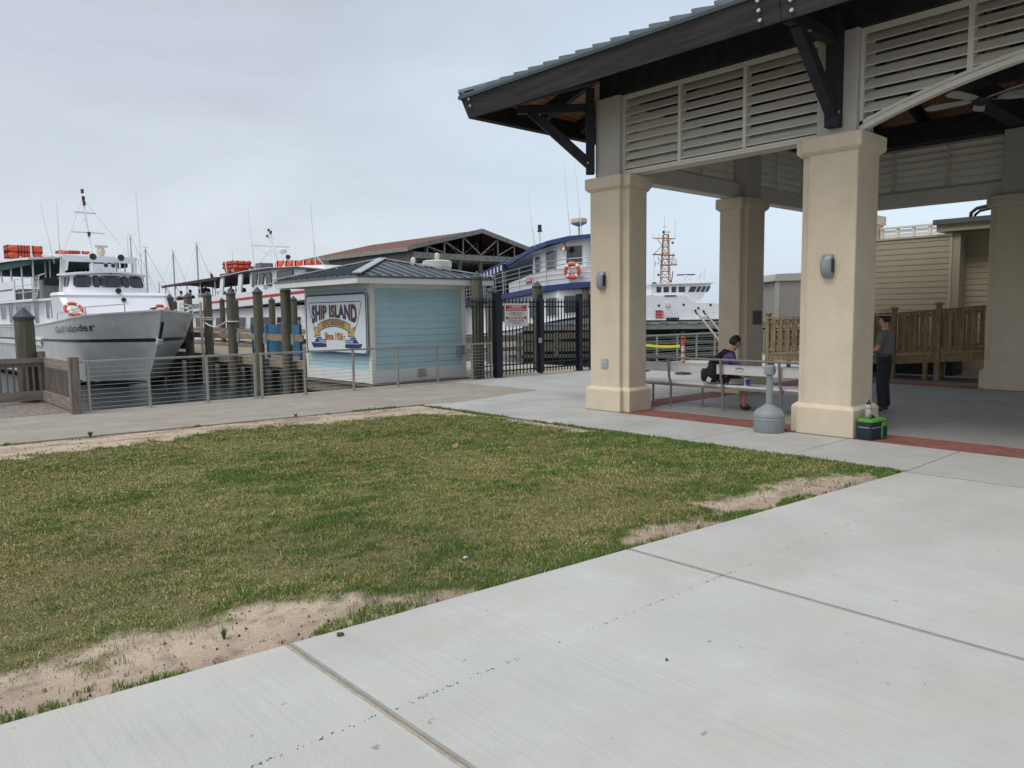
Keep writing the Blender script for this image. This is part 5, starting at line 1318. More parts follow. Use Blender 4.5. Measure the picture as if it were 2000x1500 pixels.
life_float(ox((6.6, .25, 5.06)), R(2.5), 1.2, .9, .22, 'single low orange life float beside the mast on the left boat', 'orange life floats on the boats')
def flag(root, p, w, h, label, rz=0.):
    """small striped flag hanging limp from its staff"""
    o = thing('flag', label, 'flag', W(root, p), rz)
    mk('staff', m_rail, o, lambda mb: mb.cyl((0, 0, -.7), (0, 0, .35), .012, n=5))
    def cloth(z0, z1, x0, x1, mb):
        g = []
        for i in range(5):
            x = x0 + (x1 - x0) * i / 4; g.append([(x * .55, .05 * math.sin(x * 14), z - x * .9) for z in (z0, z1)])
        mb.sheet(g, .006, up=(0, 1, 0))
    for k in range(7):
        mk('red_stripe' if k % 2 == 0 else 'white_stripe', m_redst if k % 2 == 0 else m_sup, o, lambda mb: cloth(.3 - h * (k + 1) / 7, .3 - h * k / 7, 0 if k > 3 else w * .4, w, mb))
    mk('canton', mat('flag_blue', (.02, .03, .12), .7, 8, .1), o, lambda mb: cloth(.3 - h * 4 / 7, .3, 0, w * .4, mb))
flag(GI, (-5.5, -.6, 4.35), .6, .45, 'small striped flag hanging under the green canopy of the left boat')
# ---------------------------------------------------------------- red striped boat
RB = thing('excursion_boat', 'white two deck excursion boat with red stripe, brown canopy and passengers behind the pier', 'boat', (18.15, 44, WZ), R(-90))
def rb_hb(x): return 1.6 if x < 12 else 1.6 * math.sqrt(max(0, 1 - ((x - 12) / 5.02) ** 2.3)) + .02
def rb_zd(x): return 1.0 + .75 * max(0, min(1, (x - 4) / 13)) ** 1.5
h_, rs_ = hull(RB, xsg, rb_hb, rb_zd, 17, flare=.95, zmid=.7, zlow=.1, m=m_hull, x0=11, L=6)
strip_on(RB, rs_, 0, .0, .3, .03, 'rubbing_strake', m_stripe); strip_on(RB, rs_, 1, .9, 1, .01, 'waterline', m_bottom)
lo_ = mk('lower_house', m_sup, RB, lambda mb: mb.prism([(-7.5, 1.0), (11.5, 1.2), (11.0, 2.9), (-7.5, 2.75)], -1.35, 1.35, 'y'))
for k in range(11):
    x = 10.3 - 1.55 * k; window_on(RB, (x, -1.352, 1.98), (1, 0, 0), (0, 0, 1), .95, .75, parent=lo_, skew=.22 if k < 7 else 0, frame=m_rail)
def ub(mb):
    top = lambda x: 3.74 + .02 * x * .5; bot = lambda x: 2.75 + .03 * x
    for s in (-1, 1):
        mb.add([(x, s * 1.55 - .03, z) for x, z in ((-5.2, bot(-5.2)), (14.5, bot(14.5)), (14.5, top(14.5)), (-5.2, 3.42))] + [(x, s * 1.55 + .03, z) for x, z in ((-5.2, bot(-5.2)), (14.5, bot(14.5)), (14.5, top(14.5)), (-5.2, 3.42))],
               [(0,1,2,3),(7,6,5,4),(0,4,5,1),(1,5,6,2),(2,6,7,3),(3,7,4,0)])
    mb.box(14.45, 14.55, -1.5, 1.5, 3.15, 3.85)
ub_ = mk('upper_bulwark', m_sup, RB, ub)
mk('red_stripe', m_redst, ub_, lambda mb: [mb.add([(x, s * 1.588 - .004, z) for x, z in ((.3, 3.14), (14.4, 3.50), (14.4, 3.64), (.3, 3.26))] + [(x, s * 1.588 + .004, z) for x, z in ((.3, 3.14), (14.4, 3.50), (14.4, 3.64), (.3, 3.26))], [(0,1,2,3),(7,6,5,4),(0,4,5,1),(1,5,6,2),(2,6,7,3),(3,7,4,0)]) for s in (-1, 1)])
mk('dark_edge', m_stripe, ub_, lambda mb: [mb.bar((-5.2, s * 1.585, 2.62), (14.5, s * 1.585, 3.18), .03, .06) for s in (-1, 1)])
mk('upper_deck', m_sup, RB, lambda mb: mb.prism([(-7.4, 2.6), (14.4, 3.15), (14.4, 3.2), (-7.4, 2.68)], -1.51, 1.51, 'y'))
vf = text_mb('EXCURSIONS', .38, .004, .01, 1.05); mb = MB(); put(mb, vf, (-2.2, -1.585, 3.02), (1, 0, 0), (0, 0, 1)); mb.build('side_lettering', m_navy, ub_, world=False)
# cabin under the roof, arched pillars
def cab(mb):
    def ring(z, s): return [(12.4 - (z - 3.7) * .25, -.85 * s, z), (12.4 - (z - 3.7) * .25, .85 * s, z), (11.2, 1.36 * s, z), (5.3, 1.40 * s, z), (5.3, -1.40 * s, z), (11.2, -1.36 * s, z)]
    mb.loft([ring(3.1, 1), ring(4.72, .95)])
cb = mk('pilothouse', m_sup, RB, cab)
for x, w, sk in ((5.95, .5, .22), (6.75, .5, .22), (7.6, .55, -.22)): window_on(RB, (x, -1.375, 4.24), (1, 0, 0), (0, .05, 1), w, .6, parent=cb, skew=sk, frame=m_stripe)
window_on(RB, (9.35, -1.355, 4.30), (1, .0, 0), (0, .05, 1), 1.6, .48, parent=cb, frame=m_stripe); window_on(RB, (11.75, -1.12, 4.28), (.9, .45, 0), (0, .05, 1), .7, .44, parent=cb, frame=m_stripe)
for y in (-.42, .42): window_on(RB, (12.36, y, 4.28), (0, 1, 0), (-.2, 0, 1), .7, .46, parent=cb, frame=m_stripe)
mk('side_box', m_sup, RB, lambda mb: mb.box(6.3, 7.3, -1.53, -1.41, 3.72, 3.98))
def arch(mb):
    for x in (1.75, 4.2):
        for s in (-1, 1):
            P = [(x - .35, 3.45), (x + .25, 3.45), (x + .42, 3.9), (x + .62, 4.62), (x + .15, 4.62), (x + .02, 4.1)]
            mb.prism(P, s * 1.5 - .04, s * 1.5 + .04, 'y')
mk('roof_pillar', m_sup, RB, arch, each=True)
def rroof(mb):
    g = []
    for x, z, w in ((1.6, 4.66, 1.6), (5, 4.80, 1.62), (8, 4.83, 1.62), (11, 4.72, 1.6), (13.0, 4.52, 1.4), (14.0, 4.40, 1.1)): g.append([(x, y * w, z - .08 * y * y) for y in (-1, -.5, 0, .5, 1)])
    mb.sheet(g, .05)
ro = mk('roof', mat('roof_dark_edge', (.03, .03, .04), .5, 6, .1), RB, rroof)
def cream(mb):
    g = []
    for x, z, w in ((1.6, 4.69, 1.5), (5, 4.83, 1.52), (8, 4.86, 1.52), (11, 4.75, 1.5), (13.0, 4.55, 1.3), (13.8, 4.45, 1.0)): g.append([(x, y * w, z - .06 * y * y) for y in (-1, -.5, 0, .5, 1)])
    mb.sheet(g, .025)
mk('roof_top', m_sup, ro, cream)
mk('aft_canopy', m_awnb, RB, lambda mb: (mb.sheet([[(1.7, y * 1.65, 4.68 - .1 * abs(y)) for y in (-1, 0, 1)], [(-7.4, y * 1.65, 4.50 - .1 * abs(y)) for y in (-1, 0, 1)]], .05), mb.bar((1.7, -1.66, 4.52), (-7.4, -1.66, 4.34), .02, .15), mb.bar((1.7, 1.66, 4.52), (-7.4, 1.66, 4.34), .02, .15)))
def cp(mb):
    for x in (-7.2, -5.4, -3.4, -1.2, 1.0):
        for s in (-1, 1): mb.cyl((x, s * 1.5, 2.7), (x, s * 1.5, 4.5), .03, n=6)
    for x in (-7.2, -5.4): mb.cyl((x + .1, -1.5, 4.3), (x + 1.2, -1.5, 3.6), .02, n=5)
mk('canopy_post', m_rail, RB, cp, each=True)
railing(RB, [(-7.3, -1.53, 2.75), (-6.2, -1.53, 2.75), (-5.2, -1.53, 2.78)], .85, 3); railing(RB, [(-5.2, -1.53, 3.40), (-3.4, -1.53, 3.42), (-1.6, -1.53, 3.46), (.4, -1.53, 3.5), (2.8, -1.53, 3.56)], .25, 1)
railing(RB, [(6.2, -1.53, 3.7), (7.4, -1.53, 3.75), (8.6, -1.53, 3.78), (10, -1.53, 3.8), (12, -1.5, 3.84)], .22, 1)
railing(RB, [(-7, -1.58, 1.0), (-4, -1.58, 1.0), (-1, -1.58, 1.0), (2, -1.58, 1.0), (5, -1.58, 1.05), (8, -1.58, 1.2), (11, -1.58, 1.35), (13.5, -1.45, 1.5)], .8, 3, .014)
def rm(t_): return Vector((5.75 - .9 * t_, 0, 4.85 + 2.0 * t_))
mk('mast', m_sup, RB, lambda mb: (mb.bar(rm(0), rm(.55), .22, .34), mb.bar(rm(.55), rm(1), .14, .2), mb.bar(rm(.62) - Vector((0, 1.15, 0)), rm(.62) + Vector((0, 1.0, 0)), .05, .05),
    *[mb.cyl(rm(.9), rm(.62) + Vector((0, s, 0)), .014, n=5) for s in (-1.0, .9)], *[mb.cyl(rm(.3), rm(.6) + Vector((0, s, 0)), .014, n=5) for s in (-1.0,)],
    mb.cyl(rm(.6), (3.9, -.5, 4.85), .02, n=5), mb.cyl(rm(.35), (4.1, .4, 4.85), .02, n=5), mb.cyl((6.3, .1, 4.8), (6.1, .1, 5.7), .018, n=5), mb.cyl((6.7, .3, 4.8), (6.2, .2, 5.7), .018, n=5)))
mk('radar', m_sup, RB, lambda mb: (mb.lathe([(.05, -.08), (.24, 0), (.25, .14), (.2, .18)], (6.05, .15, 5.72), 14)), smooth='auto')
mk('mast_lights', m_dark, RB, lambda mb: [lamp_cyl(mb, *p) for p in ((rm(1).x, 0, rm(1).z + .02), (rm(.95).x + .2, .0, rm(.95).z), (rm(.85).x - .12, -.1, rm(.85).z))])
def spr(mb): mb.cyl((7.5, -.3, 5.34), (7.72, -.36, 5.36), .12, .13, 14); mb.prism([(-.55, 4.82), (-.05, 4.82), (-.2, 5.22), (-.4, 5.22)], 7.4, 7.6, 'x')
o = mk('spotlight', m_sup, RB, spr, smooth='auto'); mk('lens', m_dark, o, lambda mb: mb.cyl((7.725, -.361, 5.36), (7.735, -.364, 5.36), .115, n=14))
ant(RB, 4.5, -.7, 4.9, 8.1, .02, (-.3, -.1)); ant(RB, 4.7, .3, 4.9, 7.4, .014, (-.2, 0)); ant(RB, 11.6, -.9, 4.6, 7.6, .022, (-.15, -.1)); ant(RB, 3.1, -1.3, 4.8, 5.9, .025)
mk('roof_locker', mat('grey_gear', (.12, .13, .14), .6, 8, .3), RB, lambda mb: (mb.box(3.5, 3.9, -.5, .1, 4.85, 5.1), mb.box(4.6, 5.2, -.7, .3, 4.87, 5.2), mb.box(.2, 1.6, -.9, -.2, 4.68, 4.84), mb.cyl((9.1, .9, 4.85), (9.1, .9, 5.15), .22, n=10)), each=True)
mk('antenna_brace', m_rail, RB, lambda mb: (mb.cyl((11.6, -.9, 5.2), (12.3, -.8, 4.6), .015, n=4), mb.cyl((3.1, -1.3, 5.5), (2.5, -1.35, 4.8), .015, n=4)))
rg = 'orange life floats on the boats'
for k, n_ in enumerate(('bottom', 'middle', 'top')):
    life_float(W(RB, (2.55, -.85, 4.80 + .2 * k)), R(90), 1.9 if k else 1.3, 1.0, .2, '%s orange life float of the stack on the red striped boat' % n_, rg)
for k in range(4):
    life_float(W(RB, (6.9 + .98 * k, -.15 + .0 * k, 4.86 - .03 * k)), R(90), .9, .8, .34 - .02 * k, ['orange life float right behind the mast of the red striped boat', 'orange life float beside the roof spotlight of the red striped boat', 'third orange life float along the front of the red striped boat roof', 'last orange life float near the tall antenna on the red striped boat'][k], rg)
life_ring(W(RB, (9.7, -1.62, 1.95)), R(-180), 0, 'red life ring on the lower deck seen between two piles', .27, .065, 'life rings on the excursion boats')
flag(RB, (-5.1, .6, 5.0), .6, .5, 'small striped flag above the brown canopy of the red striped boat')
# ---------------------------------------------------------------- blue trimmed boat
BB = thing('tour_boat', 'white tour boat with dark blue trim and blue striped awning behind the black fence', 'boat', (30.95, 29.84, WZ), R(-107.9))
BB.scale = (1.05,) * 3; BB.rotation_euler = (0, R(-3), R(-107.9))
m_bl = mat('boat_blue', (.018, .042, .15), .45, 5, .1)
def bb_hb(x): return 2.7 if x < 1.5 else 2.7 * math.sqrt(max(0, 1 - ((x - 1.5) / 4.72) ** 2.4)) + .02
def bb_zd(x): return 1.4 + 1.0 * max(0, min(1, (x + 2) / 12)) ** 1.6
xb = [-11, -8, -4, 0, 1.5, 2.6, 3.8, 4.7, 5.4, 5.8, 6.1, 6.2]
h_, bs_ = hull(BB, xb, bb_hb, bb_zd, 6.2, flare=.96, zmid=1.0, zlow=.1, m=m_hull, x0=2.2, L=4, rake=(.3, 1.0, 1.4))
strip_on(BB, bs_, 0, 0, .12, .04, 'sheer_band', m_bl)
strip_on(BB, bs_, 0, .45, .85, .02, 'name_band', m_bl, 3, 9)
lh = mk('lower_house', m_sup, BB, lambda mb: mb.loft([[(x, y * s, z) for x, y in ((4.9, -1.2), (5.2, 0), (4.9, 1.2), (4.0, 2.3), (-9, 2.35), (-9, -2.35), (4.0, -2.3))] for z, s in ((1.4, 1), (3.15, 1))]))
for k in range(7): window_on(BB, (3.4 - 1.9 * k, -2.33, 2.4), (1, 0, 0), (0, 0, 1), .95, .85, parent=lh, frame=m_rail)
window_on(BB, (4.5, -1.8, 2.45), (.62, .76, 0), (0, 0, 1), .8, .8, parent=lh, frame=m_rail)
def bdeck(z0, z1, ex):
    P = [(5.7 + ex, 0), (5.45 + ex, 1.1), (4.7 + ex, 2.0), (3.3, 2.65), (-10, 2.7), (-10, -2.7), (3.3, -2.65), (4.7 + ex, -2.0), (5.45 + ex, -1.1)]
    return lambda mb: mb.prism(P, z0, z1)
mk('upper_deck', m_bl, BB, bdeck(3.16, 3.42, .3))
# bulwark panel (white) in front of pilothouse and rails
def bulc(mb):
    P = [(-1.2, -2.5), (1.5, -2.55), (3.3, -2.5), (4.6, -1.95), (5.45, -1.05), (5.7, 0), (5.45, 1.05), (4.6, 1.95), (3.3, 2.5)]
    g = [[(x, y, 3.42), (x, y, 4.1 if i else 3.95)] for i, (x, y) in enumerate(P)]
    mb.sheet(g, .05, up=(.3, -1, 0))
mk('bulwark', m_sup, BB, bulc)
RP = [(-9, -2.68), (-6.5, -2.68), (-4, -2.68), (-2.6, -2.68), (-1.2, -2.70), (.6, -2.70), (2.2, -2.70), (3.5, -2.62), (4.8, -2.05), (5.65, -1.1), (5.9, 0), (5.65, 1.1), (4.8, 2.05), (3.5, 2.62)]
railing(BB, [(x, y, 3.42) for x, y in RP], 1.12, 5, .022, mat('grey_rail', (.33, .35, .37), .4, 8, .08, metal=.3))
def bph(mb):
    def ring(z, s): return [(4.9 * (1 if z < 4 else .985), 0, z), (4.65, 1.1 * s, z), (3.7, 1.75 * s, z), (.3, 1.8 * s, z), (.3, -1.8 * s, z), (3.7, -1.75 * s, z), (4.65, -1.1 * s, z)]
    mb.loft([ring(3.42, 1), ring(5.45, .97)])
bp = mk('pilothouse', m_sup, BB, bph)
window_on(BB, (.9, -1.79, 4.5), (1, 0, 0), (0, .02, 1), .5, 1.2, parent=bp, frame=m_rail, name='door_window'); window_on(BB, (2.35, -1.785, 4.75), (1, 0, 0), (0, .02, 1), .95, .9, parent=bp, frame=m_rail)
window_on(BB, (4.14, -1.43, 4.78), (.85, .58, 0), (0, .02, 1), .82, .9, parent=bp, frame=m_rail); window_on(BB, (4.78, -.5, 4.78), (.2, .98, 0), (0, .02, 1), .7, .9, parent=bp, frame=m_rail); window_on(BB, (4.78, .5, 4.78), (-.2, .98, 0), (0, .02, 1), .7, .9, parent=bp, frame=m_rail)
def broof(mb):
    g = []
    for x, z, w in ((-2.4, 5.16, 2.2), (-1, 5.3, 2.3), (1, 5.52, 2.35), (3, 5.66, 2.3), (4.4, 5.70, 1.9), (5.3, 5.70, 1.1), (5.6, 5.70, .4)): g.append([(x, y * w, z - .05 * y * y) for y in (-1, -.5, 0, .5, 1)])
    mb.sheet(g, .20)
br_ = mk('roof', m_bl, BB, broof)
mk('roof_soffit', m_sup, br_, lambda mb: mb.sheet([[(x, y * w, z) for y in (-1, 0, 1)] for x, z, w in ((-2.3, 4.93, 2.1), (1, 5.28, 2.25), (4.3, 5.46, 1.8), (5.4, 5.46, .9))], .03))
# striped awning aft
def awn(parts):
    x0, x1, n = -9.6, -2.2, 45; res = (MB(), MB())
    for k in range(n):
        a, b = x0 + (x1 - x0) * k / n, x0 + (x1 - x0) * (k + 1) / n
        za = 4.62 + (a - x0) * .065; zb = 4.62 + (b - x0) * .065
        for s in (-1, 1):
            P = [(a, za), (b, zb), (b, zb - .30), ((a + b) / 2, (za + zb) / 2 - .35), (a, za - .30)]
            res[1 if k % 3 == 1 else 0].prism(P, s * 2.36 - .012, s * 2.36 + .012, 'y')
    return res
A0, A1 = awn(0)
ao = mk('awning', m_sup, BB, lambda mb: mb.sheet([[(-9.6, y * 2.35, 4.66 + .25 * (1 - y * y)) for y in (-1, -.5, 0, .5, 1)], [(-2.2, y * 2.35, 5.14 + .12 * (1 - y * y)) for y in (-1, -.5, 0, .5, 1)]], .03))
A0.build('blue_stripes', m_bl, ao, world=False); A1.build('white_stripes', m_sup, ao, world=False)
mk('awning_edge', m_bl, ao, lambda mb: (mb.bar((-9.6, -2.38, 4.66), (-2.2, -2.38, 5.15), .03, .09), mb.bar((-9.6, 2.38, 4.66), (-2.2, 2.38, 5.15), .03, .09)))
mk('awning_post', m_rail, BB, lambda mb: [mb.cyl((x, s * 2.3, 3.42), (x, s * 2.3, 4.9), .03, n=5) for x in (-9.4, -8, -6.6, -5.2, -3.8, -2.4) for s in (-1, 1)], each=True)
mk('deck_seats', mat('seat_dark', (.04, .04, .045), .7, 8, .3), BB, lambda mb: [mb.box(x, x + .35, -1.7, 1.7, 3.43, 4.25) for x in (-9, -8, -7, -6, -5, -4, -3, -2)])
mk('vent_hood', mat('vent_green', (.015, .045, .035), .5, 6, .2), BB, lambda mb: (mb.box(-1.6, -1.3, -.9, -.6, 5.2, 5.75), mb.box(.2, .5, -.9, -.6, 5.4, 5.75), mb.cyl((-1.9, -.75, 5.86), (.8, -.75, 5.86), .2, n=10)), smooth='auto')
mk('radar_dome', m_cream, BB, lambda mb: (mb.lathe([(.12, 0), (.34, .1), (.40, .14), (.41, .32), (.36, .37), (.05, .39)], (3.2, -.6, 6.35), 20), mb.cyl((3.2, -.6, 5.6), (3.2, -.6, 6.36), .05)), smooth='auto')
mk('roof_light', m_dark, BB, lambda mb: (mb.cyl((.3, -1.3, 6.55), (.3, -1.3, 6.85), .1, n=12), mb.cyl((.3, -1.3, 5.5), (.3, -1.3, 6.55), .015, n=5), mb.cyl((.3, -1.3, 6.5), (.3, -1.3, 6.56), .13, n=12)))
ant(BB, .9, -1.9, 5.5, 8.2, .02, (-.1, -.25)); ant(BB, 3.6, -1.3, 5.6, 9.3, .02, (-.3, -.1)); ant(BB, 4.0, -.9, 5.6, 9.3, .02, (-.3, -.1))
bl_ = thing('ship_bell', 'brass bell hanging under the blue roof edge of the tour boat', 'bell', W(BB, (4.1, -1.95, 5.05)), R(-107.9))
mk('bell', mat('brass', (.28, .20, .07), .35, 8, .2, metal=.8), bl_, lambda mb: mb.lathe([(.04, .26), (.1, .22), (.12, .1), (.19, .0), (.2, -.02), (.16, -.02)], n=16), smooth='auto')
mk('rope', m_strap, bl_, lambda mb: (mb.cyl((0, 0, -.35), (0, 0, .4), .012, n=5), mb.cyl((0, 0, .26), (.1, .1, .42), .02, n=5)))
life_ring(W(BB, (5.0, -2.05, 3.95)), R(-150), 0, 'orange life ring on the rail of the blue trimmed boat beside the column', .33, .09, 'life rings on the excursion boats')
o = mk('notice', m_redst, BB, lambda mb: mb.box(1.15, 1.75, -2.60, -2.585, 3.7, 3.98)); mk('notice_panel', m_sup, o, lambda mb: mb.box(1.2, 1.7, -2.605, -2.601, 3.82, 3.94))
vf = text_mb('TET  A I   ZALLY', .42, .002, .01, 1.2); mb = MB()
mb.add([(x * 1.15 + 1.4, -2.735 + .0 * x, y + 1.44 + z * 0) for x, y, z in vf[0]], vf[1]); mb.build('band_lettering', m_sup, BB, world=False, recalc=False)
# ================================================================ FAR THINGS
# boathouse with red roof
m_rr = mat('red_shingles', (.15, .062, .043), .85, 9, .25, .4, 30)
m_grey = wood_mat('grey_barn_boards', (.115, .105, .095), (.20, .185, .17), (3, 3, .25))
m_beamg = wood_mat('pale_old_beam', (.19, .19, .165), (.30, .30, .27), (1, 1, 1))
BH = thing('boathouse', 'large grey boathouse with low red shingle roof and open trussed gable', 'building', (48.3, 67, 0))
X0, X1, Y0, Y1, XP, ZE2, ZP = 39.7, 56.9, 57.4, 77.3, 48.3, 7.95, 9.95
mb = MB()
for s, xe in ((-1, X0), (1, X1)):
    mb.sheet([[(xe, Y0, ZE2), (xe, Y1, ZE2)], [(XP, Y0, ZP), (XP, Y1, ZP)]], .18)
mb.build('roof', m_rr, BH)
mb = MB(); mb.bar((X0, Y0 - .08, ZE2 - .12), (XP, Y0 - .08, ZP - .12), .14, .42); mb.bar((XP, Y0 - .08, ZP - .12), (X1, Y0 - .08, ZE2 - .12), .14, .42); mb.box(X0 - .06, X0 + .06, Y0, Y1, ZE2 - .42, ZE2 - .02); mb.box(X1 - .06, X1 + .06, Y0, Y1, ZE2 - .42, ZE2 - .02)
build_parts(mb, 'bargeboard', m_beamg, BH)
mb = MB(); mb.box(X0 + .5, X0 + .62, Y0 + .4, Y1, .5, 7.75); mb.box(X1 - .62, X1 - .5, Y0 + .4, Y1, .5, 7.75); mb.box(X0 + .62, X1 - .62, Y1 - .12, Y1, .5, 7.75); mb.build('board_walls', m_grey, BH)
mb = MB()
for yy in (Y0 + .1, Y0 + 3.2, Y0 + 6.4, Y0 + 9.6):
    mb.box(X0 + .63, X1 - .63, yy, yy + .3, 6.95, 7.5)
build_parts(mb, 'cross_beam', m_beamg, BH)
for yy in (Y0 + .15, Y0 + 3.3, Y0 + 6.5):
    mb = MB()
    for dx in (0, 2.2, 4.4, 6.4):
        for s in (-1, 1):
            x = XP + s * dx; zt = ZP - .3 - (ZP - ZE2) * abs(x - XP) / 8.6; mb.bar((x, yy, 7.5), (x, yy, zt), .10, .10)
            if dx < 6: x2 = XP + s * (dx + 2.2); z2 = ZP - .3 - (ZP - ZE2) * abs(x2 - XP) / 8.6; mb.bar((x, yy, 7.55), (x2, yy, z2), .10, .10)
    mb.build('truss', m_beamg, BH)
mb = MB()
for yy in (Y0 + .25, Y0 + 6.5, Y0 + 13):
    for k in range(7): x = X0 + .9 + (X1 - X0 - 1.8) * k / 6; mb.cyl((x, yy, -3), (x, yy, 6.95), .22, n=8)
build_parts(mb, 'post', m_pile, BH)
mb = MB(); mb.box(X0 + .7, X1 - .7, Y0 + .5, Y1 - .2, .3, .55); mb.build('floor', m_grey, BH)
mb = MB(); mb.box(X0 + .64, X1 - .64, Y0 + 14, Y0 + 14.1, .56, 6.9); mb.build('dark_interior_sheet', mat('interior_dark', (.03, .03, .03), .9, 4, .3), BH)  # near-black sheet stands in for the dark interior behind the trusses
# two white round tanks
for (x, y, r, lab) in ((30.04, 42.9, .95, 'white round tank top beside the hut roof, left of two'), (29.2, 39.1, .85, 'white round tank top with finial nearest the striped awning')):
    o = thing('round_tank', lab, 'tank', (x, y, .0), 0, 'round white tanks behind the hut')
    mk('drum', mat('tank_white', (.55, .55, .50), .6, 5, .08), o, lambda mb: mb.lathe([(r, 0), (r, 4.75), (r * 1.08, 4.78), (r * 1.08, 5.15), (r * .9, 5.22), (.1, 5.28)], n=28), smooth='auto')
    mk('finial', m_cream, o, lambda mb: mb.lathe([(.1, 5.26), (.16, 5.4), (.16, 5.6), (.05, 5.7)], n=10), smooth='auto')
# sailing boats far behind
def sailboat(x, y, hgt, lab, lean=0., boom=True, rz=0.):
    o = thing('sailing_boat', lab, 'sailing boat', (x, y, WZ), rz, 'moored sailing boats far behind')
    secs = []
    for k in range(9):
        t_ = -1 + 2 * k / 8; b = 1.5 * math.sqrt(max(.001, 1 - abs(t_) ** 2.2)); secs.append([(t_ * 5, b, 1.1), (t_ * 4.6, b * .7, .1), (t_ * 4, 0, -.4), (t_ * 4.6, -b * .7, .1), (t_ * 5, -b, 1.1)])
    mk('hull', m_hull, o, lambda mb: mb.loft(secs)); mk('cabin', m_sup, o, lambda mb: mb.prism([(-1.5, 1.1), (2.2, 1.1), (1.6, 1.7), (-1.4, 1.75)], -.8, .8, 'y'))
    mk('mast', m_alu, o, lambda mb: (mb.cyl((0, 0, 1), (0, lean, hgt), .10, .07, 8), mb.cyl((0, -.8, hgt * .62), (0, .8, hgt * .62), .03, n=5)))
    mk('rigging', m_cable, o, lambda mb: (mb.cyl((0, lean, hgt), (4.9, 0, 1.1), .02, n=4), mb.cyl((0, lean, hgt), (-4.9, 0, 1.1), .012, n=4), mb.cyl((0, lean, hgt), (0, -1.4, 1.1), .01, n=4), mb.cyl((0, lean, hgt), (0, 1.4, 1.1), .01, n=4)))
    if boom: mk('furled_sail', mat('sail_cover', (.05, .08, .2), .8, 5, .1), o, lambda mb: mb.cyl((-.1, 0, 2.4), (-4.3, 0, 2.4), .2, .12, 8))
    mk('masthead_vane', m_alu, o, lambda mb: (mb.bar((-.35, lean, hgt + .15), (.35, lean, hgt + .15), .03, .03), mb.cyl((0, lean, hgt), (0, lean, hgt + .3), .02, n=4)))

sailboat(27.84, 82.75, 9.1, 'left of the two tall sailing boat masts, with a dark backstay', 0, rz=.6)
sailboat(29.68, 81.08, 9.9, 'right hand tall sailing boat mast, beside the small flag', 0, rz=.5)
sailboat(25.73, 84.66, 9.5, 'sailing boat mast rising just right of the grey bowed boat bridge', 0, boom=False, rz=.3)
sailboat(33.3, 104.8, 6.8, 'short distant mast between the two excursion boats', 0, boom=False)
sailboat(30.8, 107.1, 12.9, 'faint distant mast behind the bridge of the left boat', 0, boom=False)
# ---------------------------------------------------------------- patrol cutter
CT = thing('patrol_boat', 'white patrol boat with orange lattice mast seen between the pavilion columns', 'ship', (71.06, 50.3, WZ), R(-42.2))
cx_ = lambda u: (u - 1330) * .057
cz_ = lambda v: 2.4 + (611.5 - v) * .057
def ct_hb(x): return 2.9 if x < 2 else 2.9 * math.sqrt(max(0, 1 - ((x - 2) / 10.05) ** 2.2)) + .02
h_, cs_ = hull(CT, [-14, -8, -3, 2, 5, 8, 10, 11.3, 12.0], ct_hb, lambda x: 1.45 + .5 * max(0, (x - 2) / 10), 12, zmid=1.0, zlow=.1, x0=3, L=9, rake=(.4, 1.4, 2))
strip_on(CT, cs_, 0, -.02, .5, .03, 'dark_band', m_stripe)
mk('deckhouse', m_sup, CT, lambda mb: mb.prism([(cx_(1190), 1.5), (cx_(1397), 1.7), (cx_(1396), cz_(600)), (cx_(1388), cz_(597)), (cx_(1348), cz_(596)), (cx_(1328), cz_(581)), (cx_(1190), cz_(581))], -2.2, 2.2, 'y'))
wh = mk('wheelhouse', m_sup, CT, lambda mb: mb.prism([(cx_(1266), cz_(580)), (cx_(1352), cz_(594)), (cx_(1360), cz_(590)), (cx_(1380), cz_(560)), (cx_(1266), cz_(561))], -1.9, 1.9, 'y'))
mk('wheelhouse_roof', m_sup, CT, lambda mb: mb.prism([(cx_(1262), cz_(561)), (cx_(1384), cz_(559.5)), (cx_(1384), cz_(557.8)), (cx_(1262), cz_(559))], -2.05, 2.05, 'y'))
for u0, u1, sk in ((1275.5, 1284.5, 0), (1289, 1299, 0), (1304, 1313, 0), (1317.5, 1330, .0), (1338, 1350, .5), (1352, 1359, .5), (1361, 1368, .5), (1370, 1376, .5)):
    window_on(CT, (cx_((u0 + u1) / 2), -1.905, cz_(570)), (1, 0, 0), (0, 0, 1), (u1 - u0) * .057, .6, parent=wh, skew=sk, r=.06)
for k in range(5): window_on(CT, (cx_(1371) , -1.5 + .75 * k, cz_(571)), (0, 1, 0), (.5, 0, 1), .6, .6, parent=wh)
m_om = mat('mast_orange', (.34, .16, .045), .6, 6, .2)
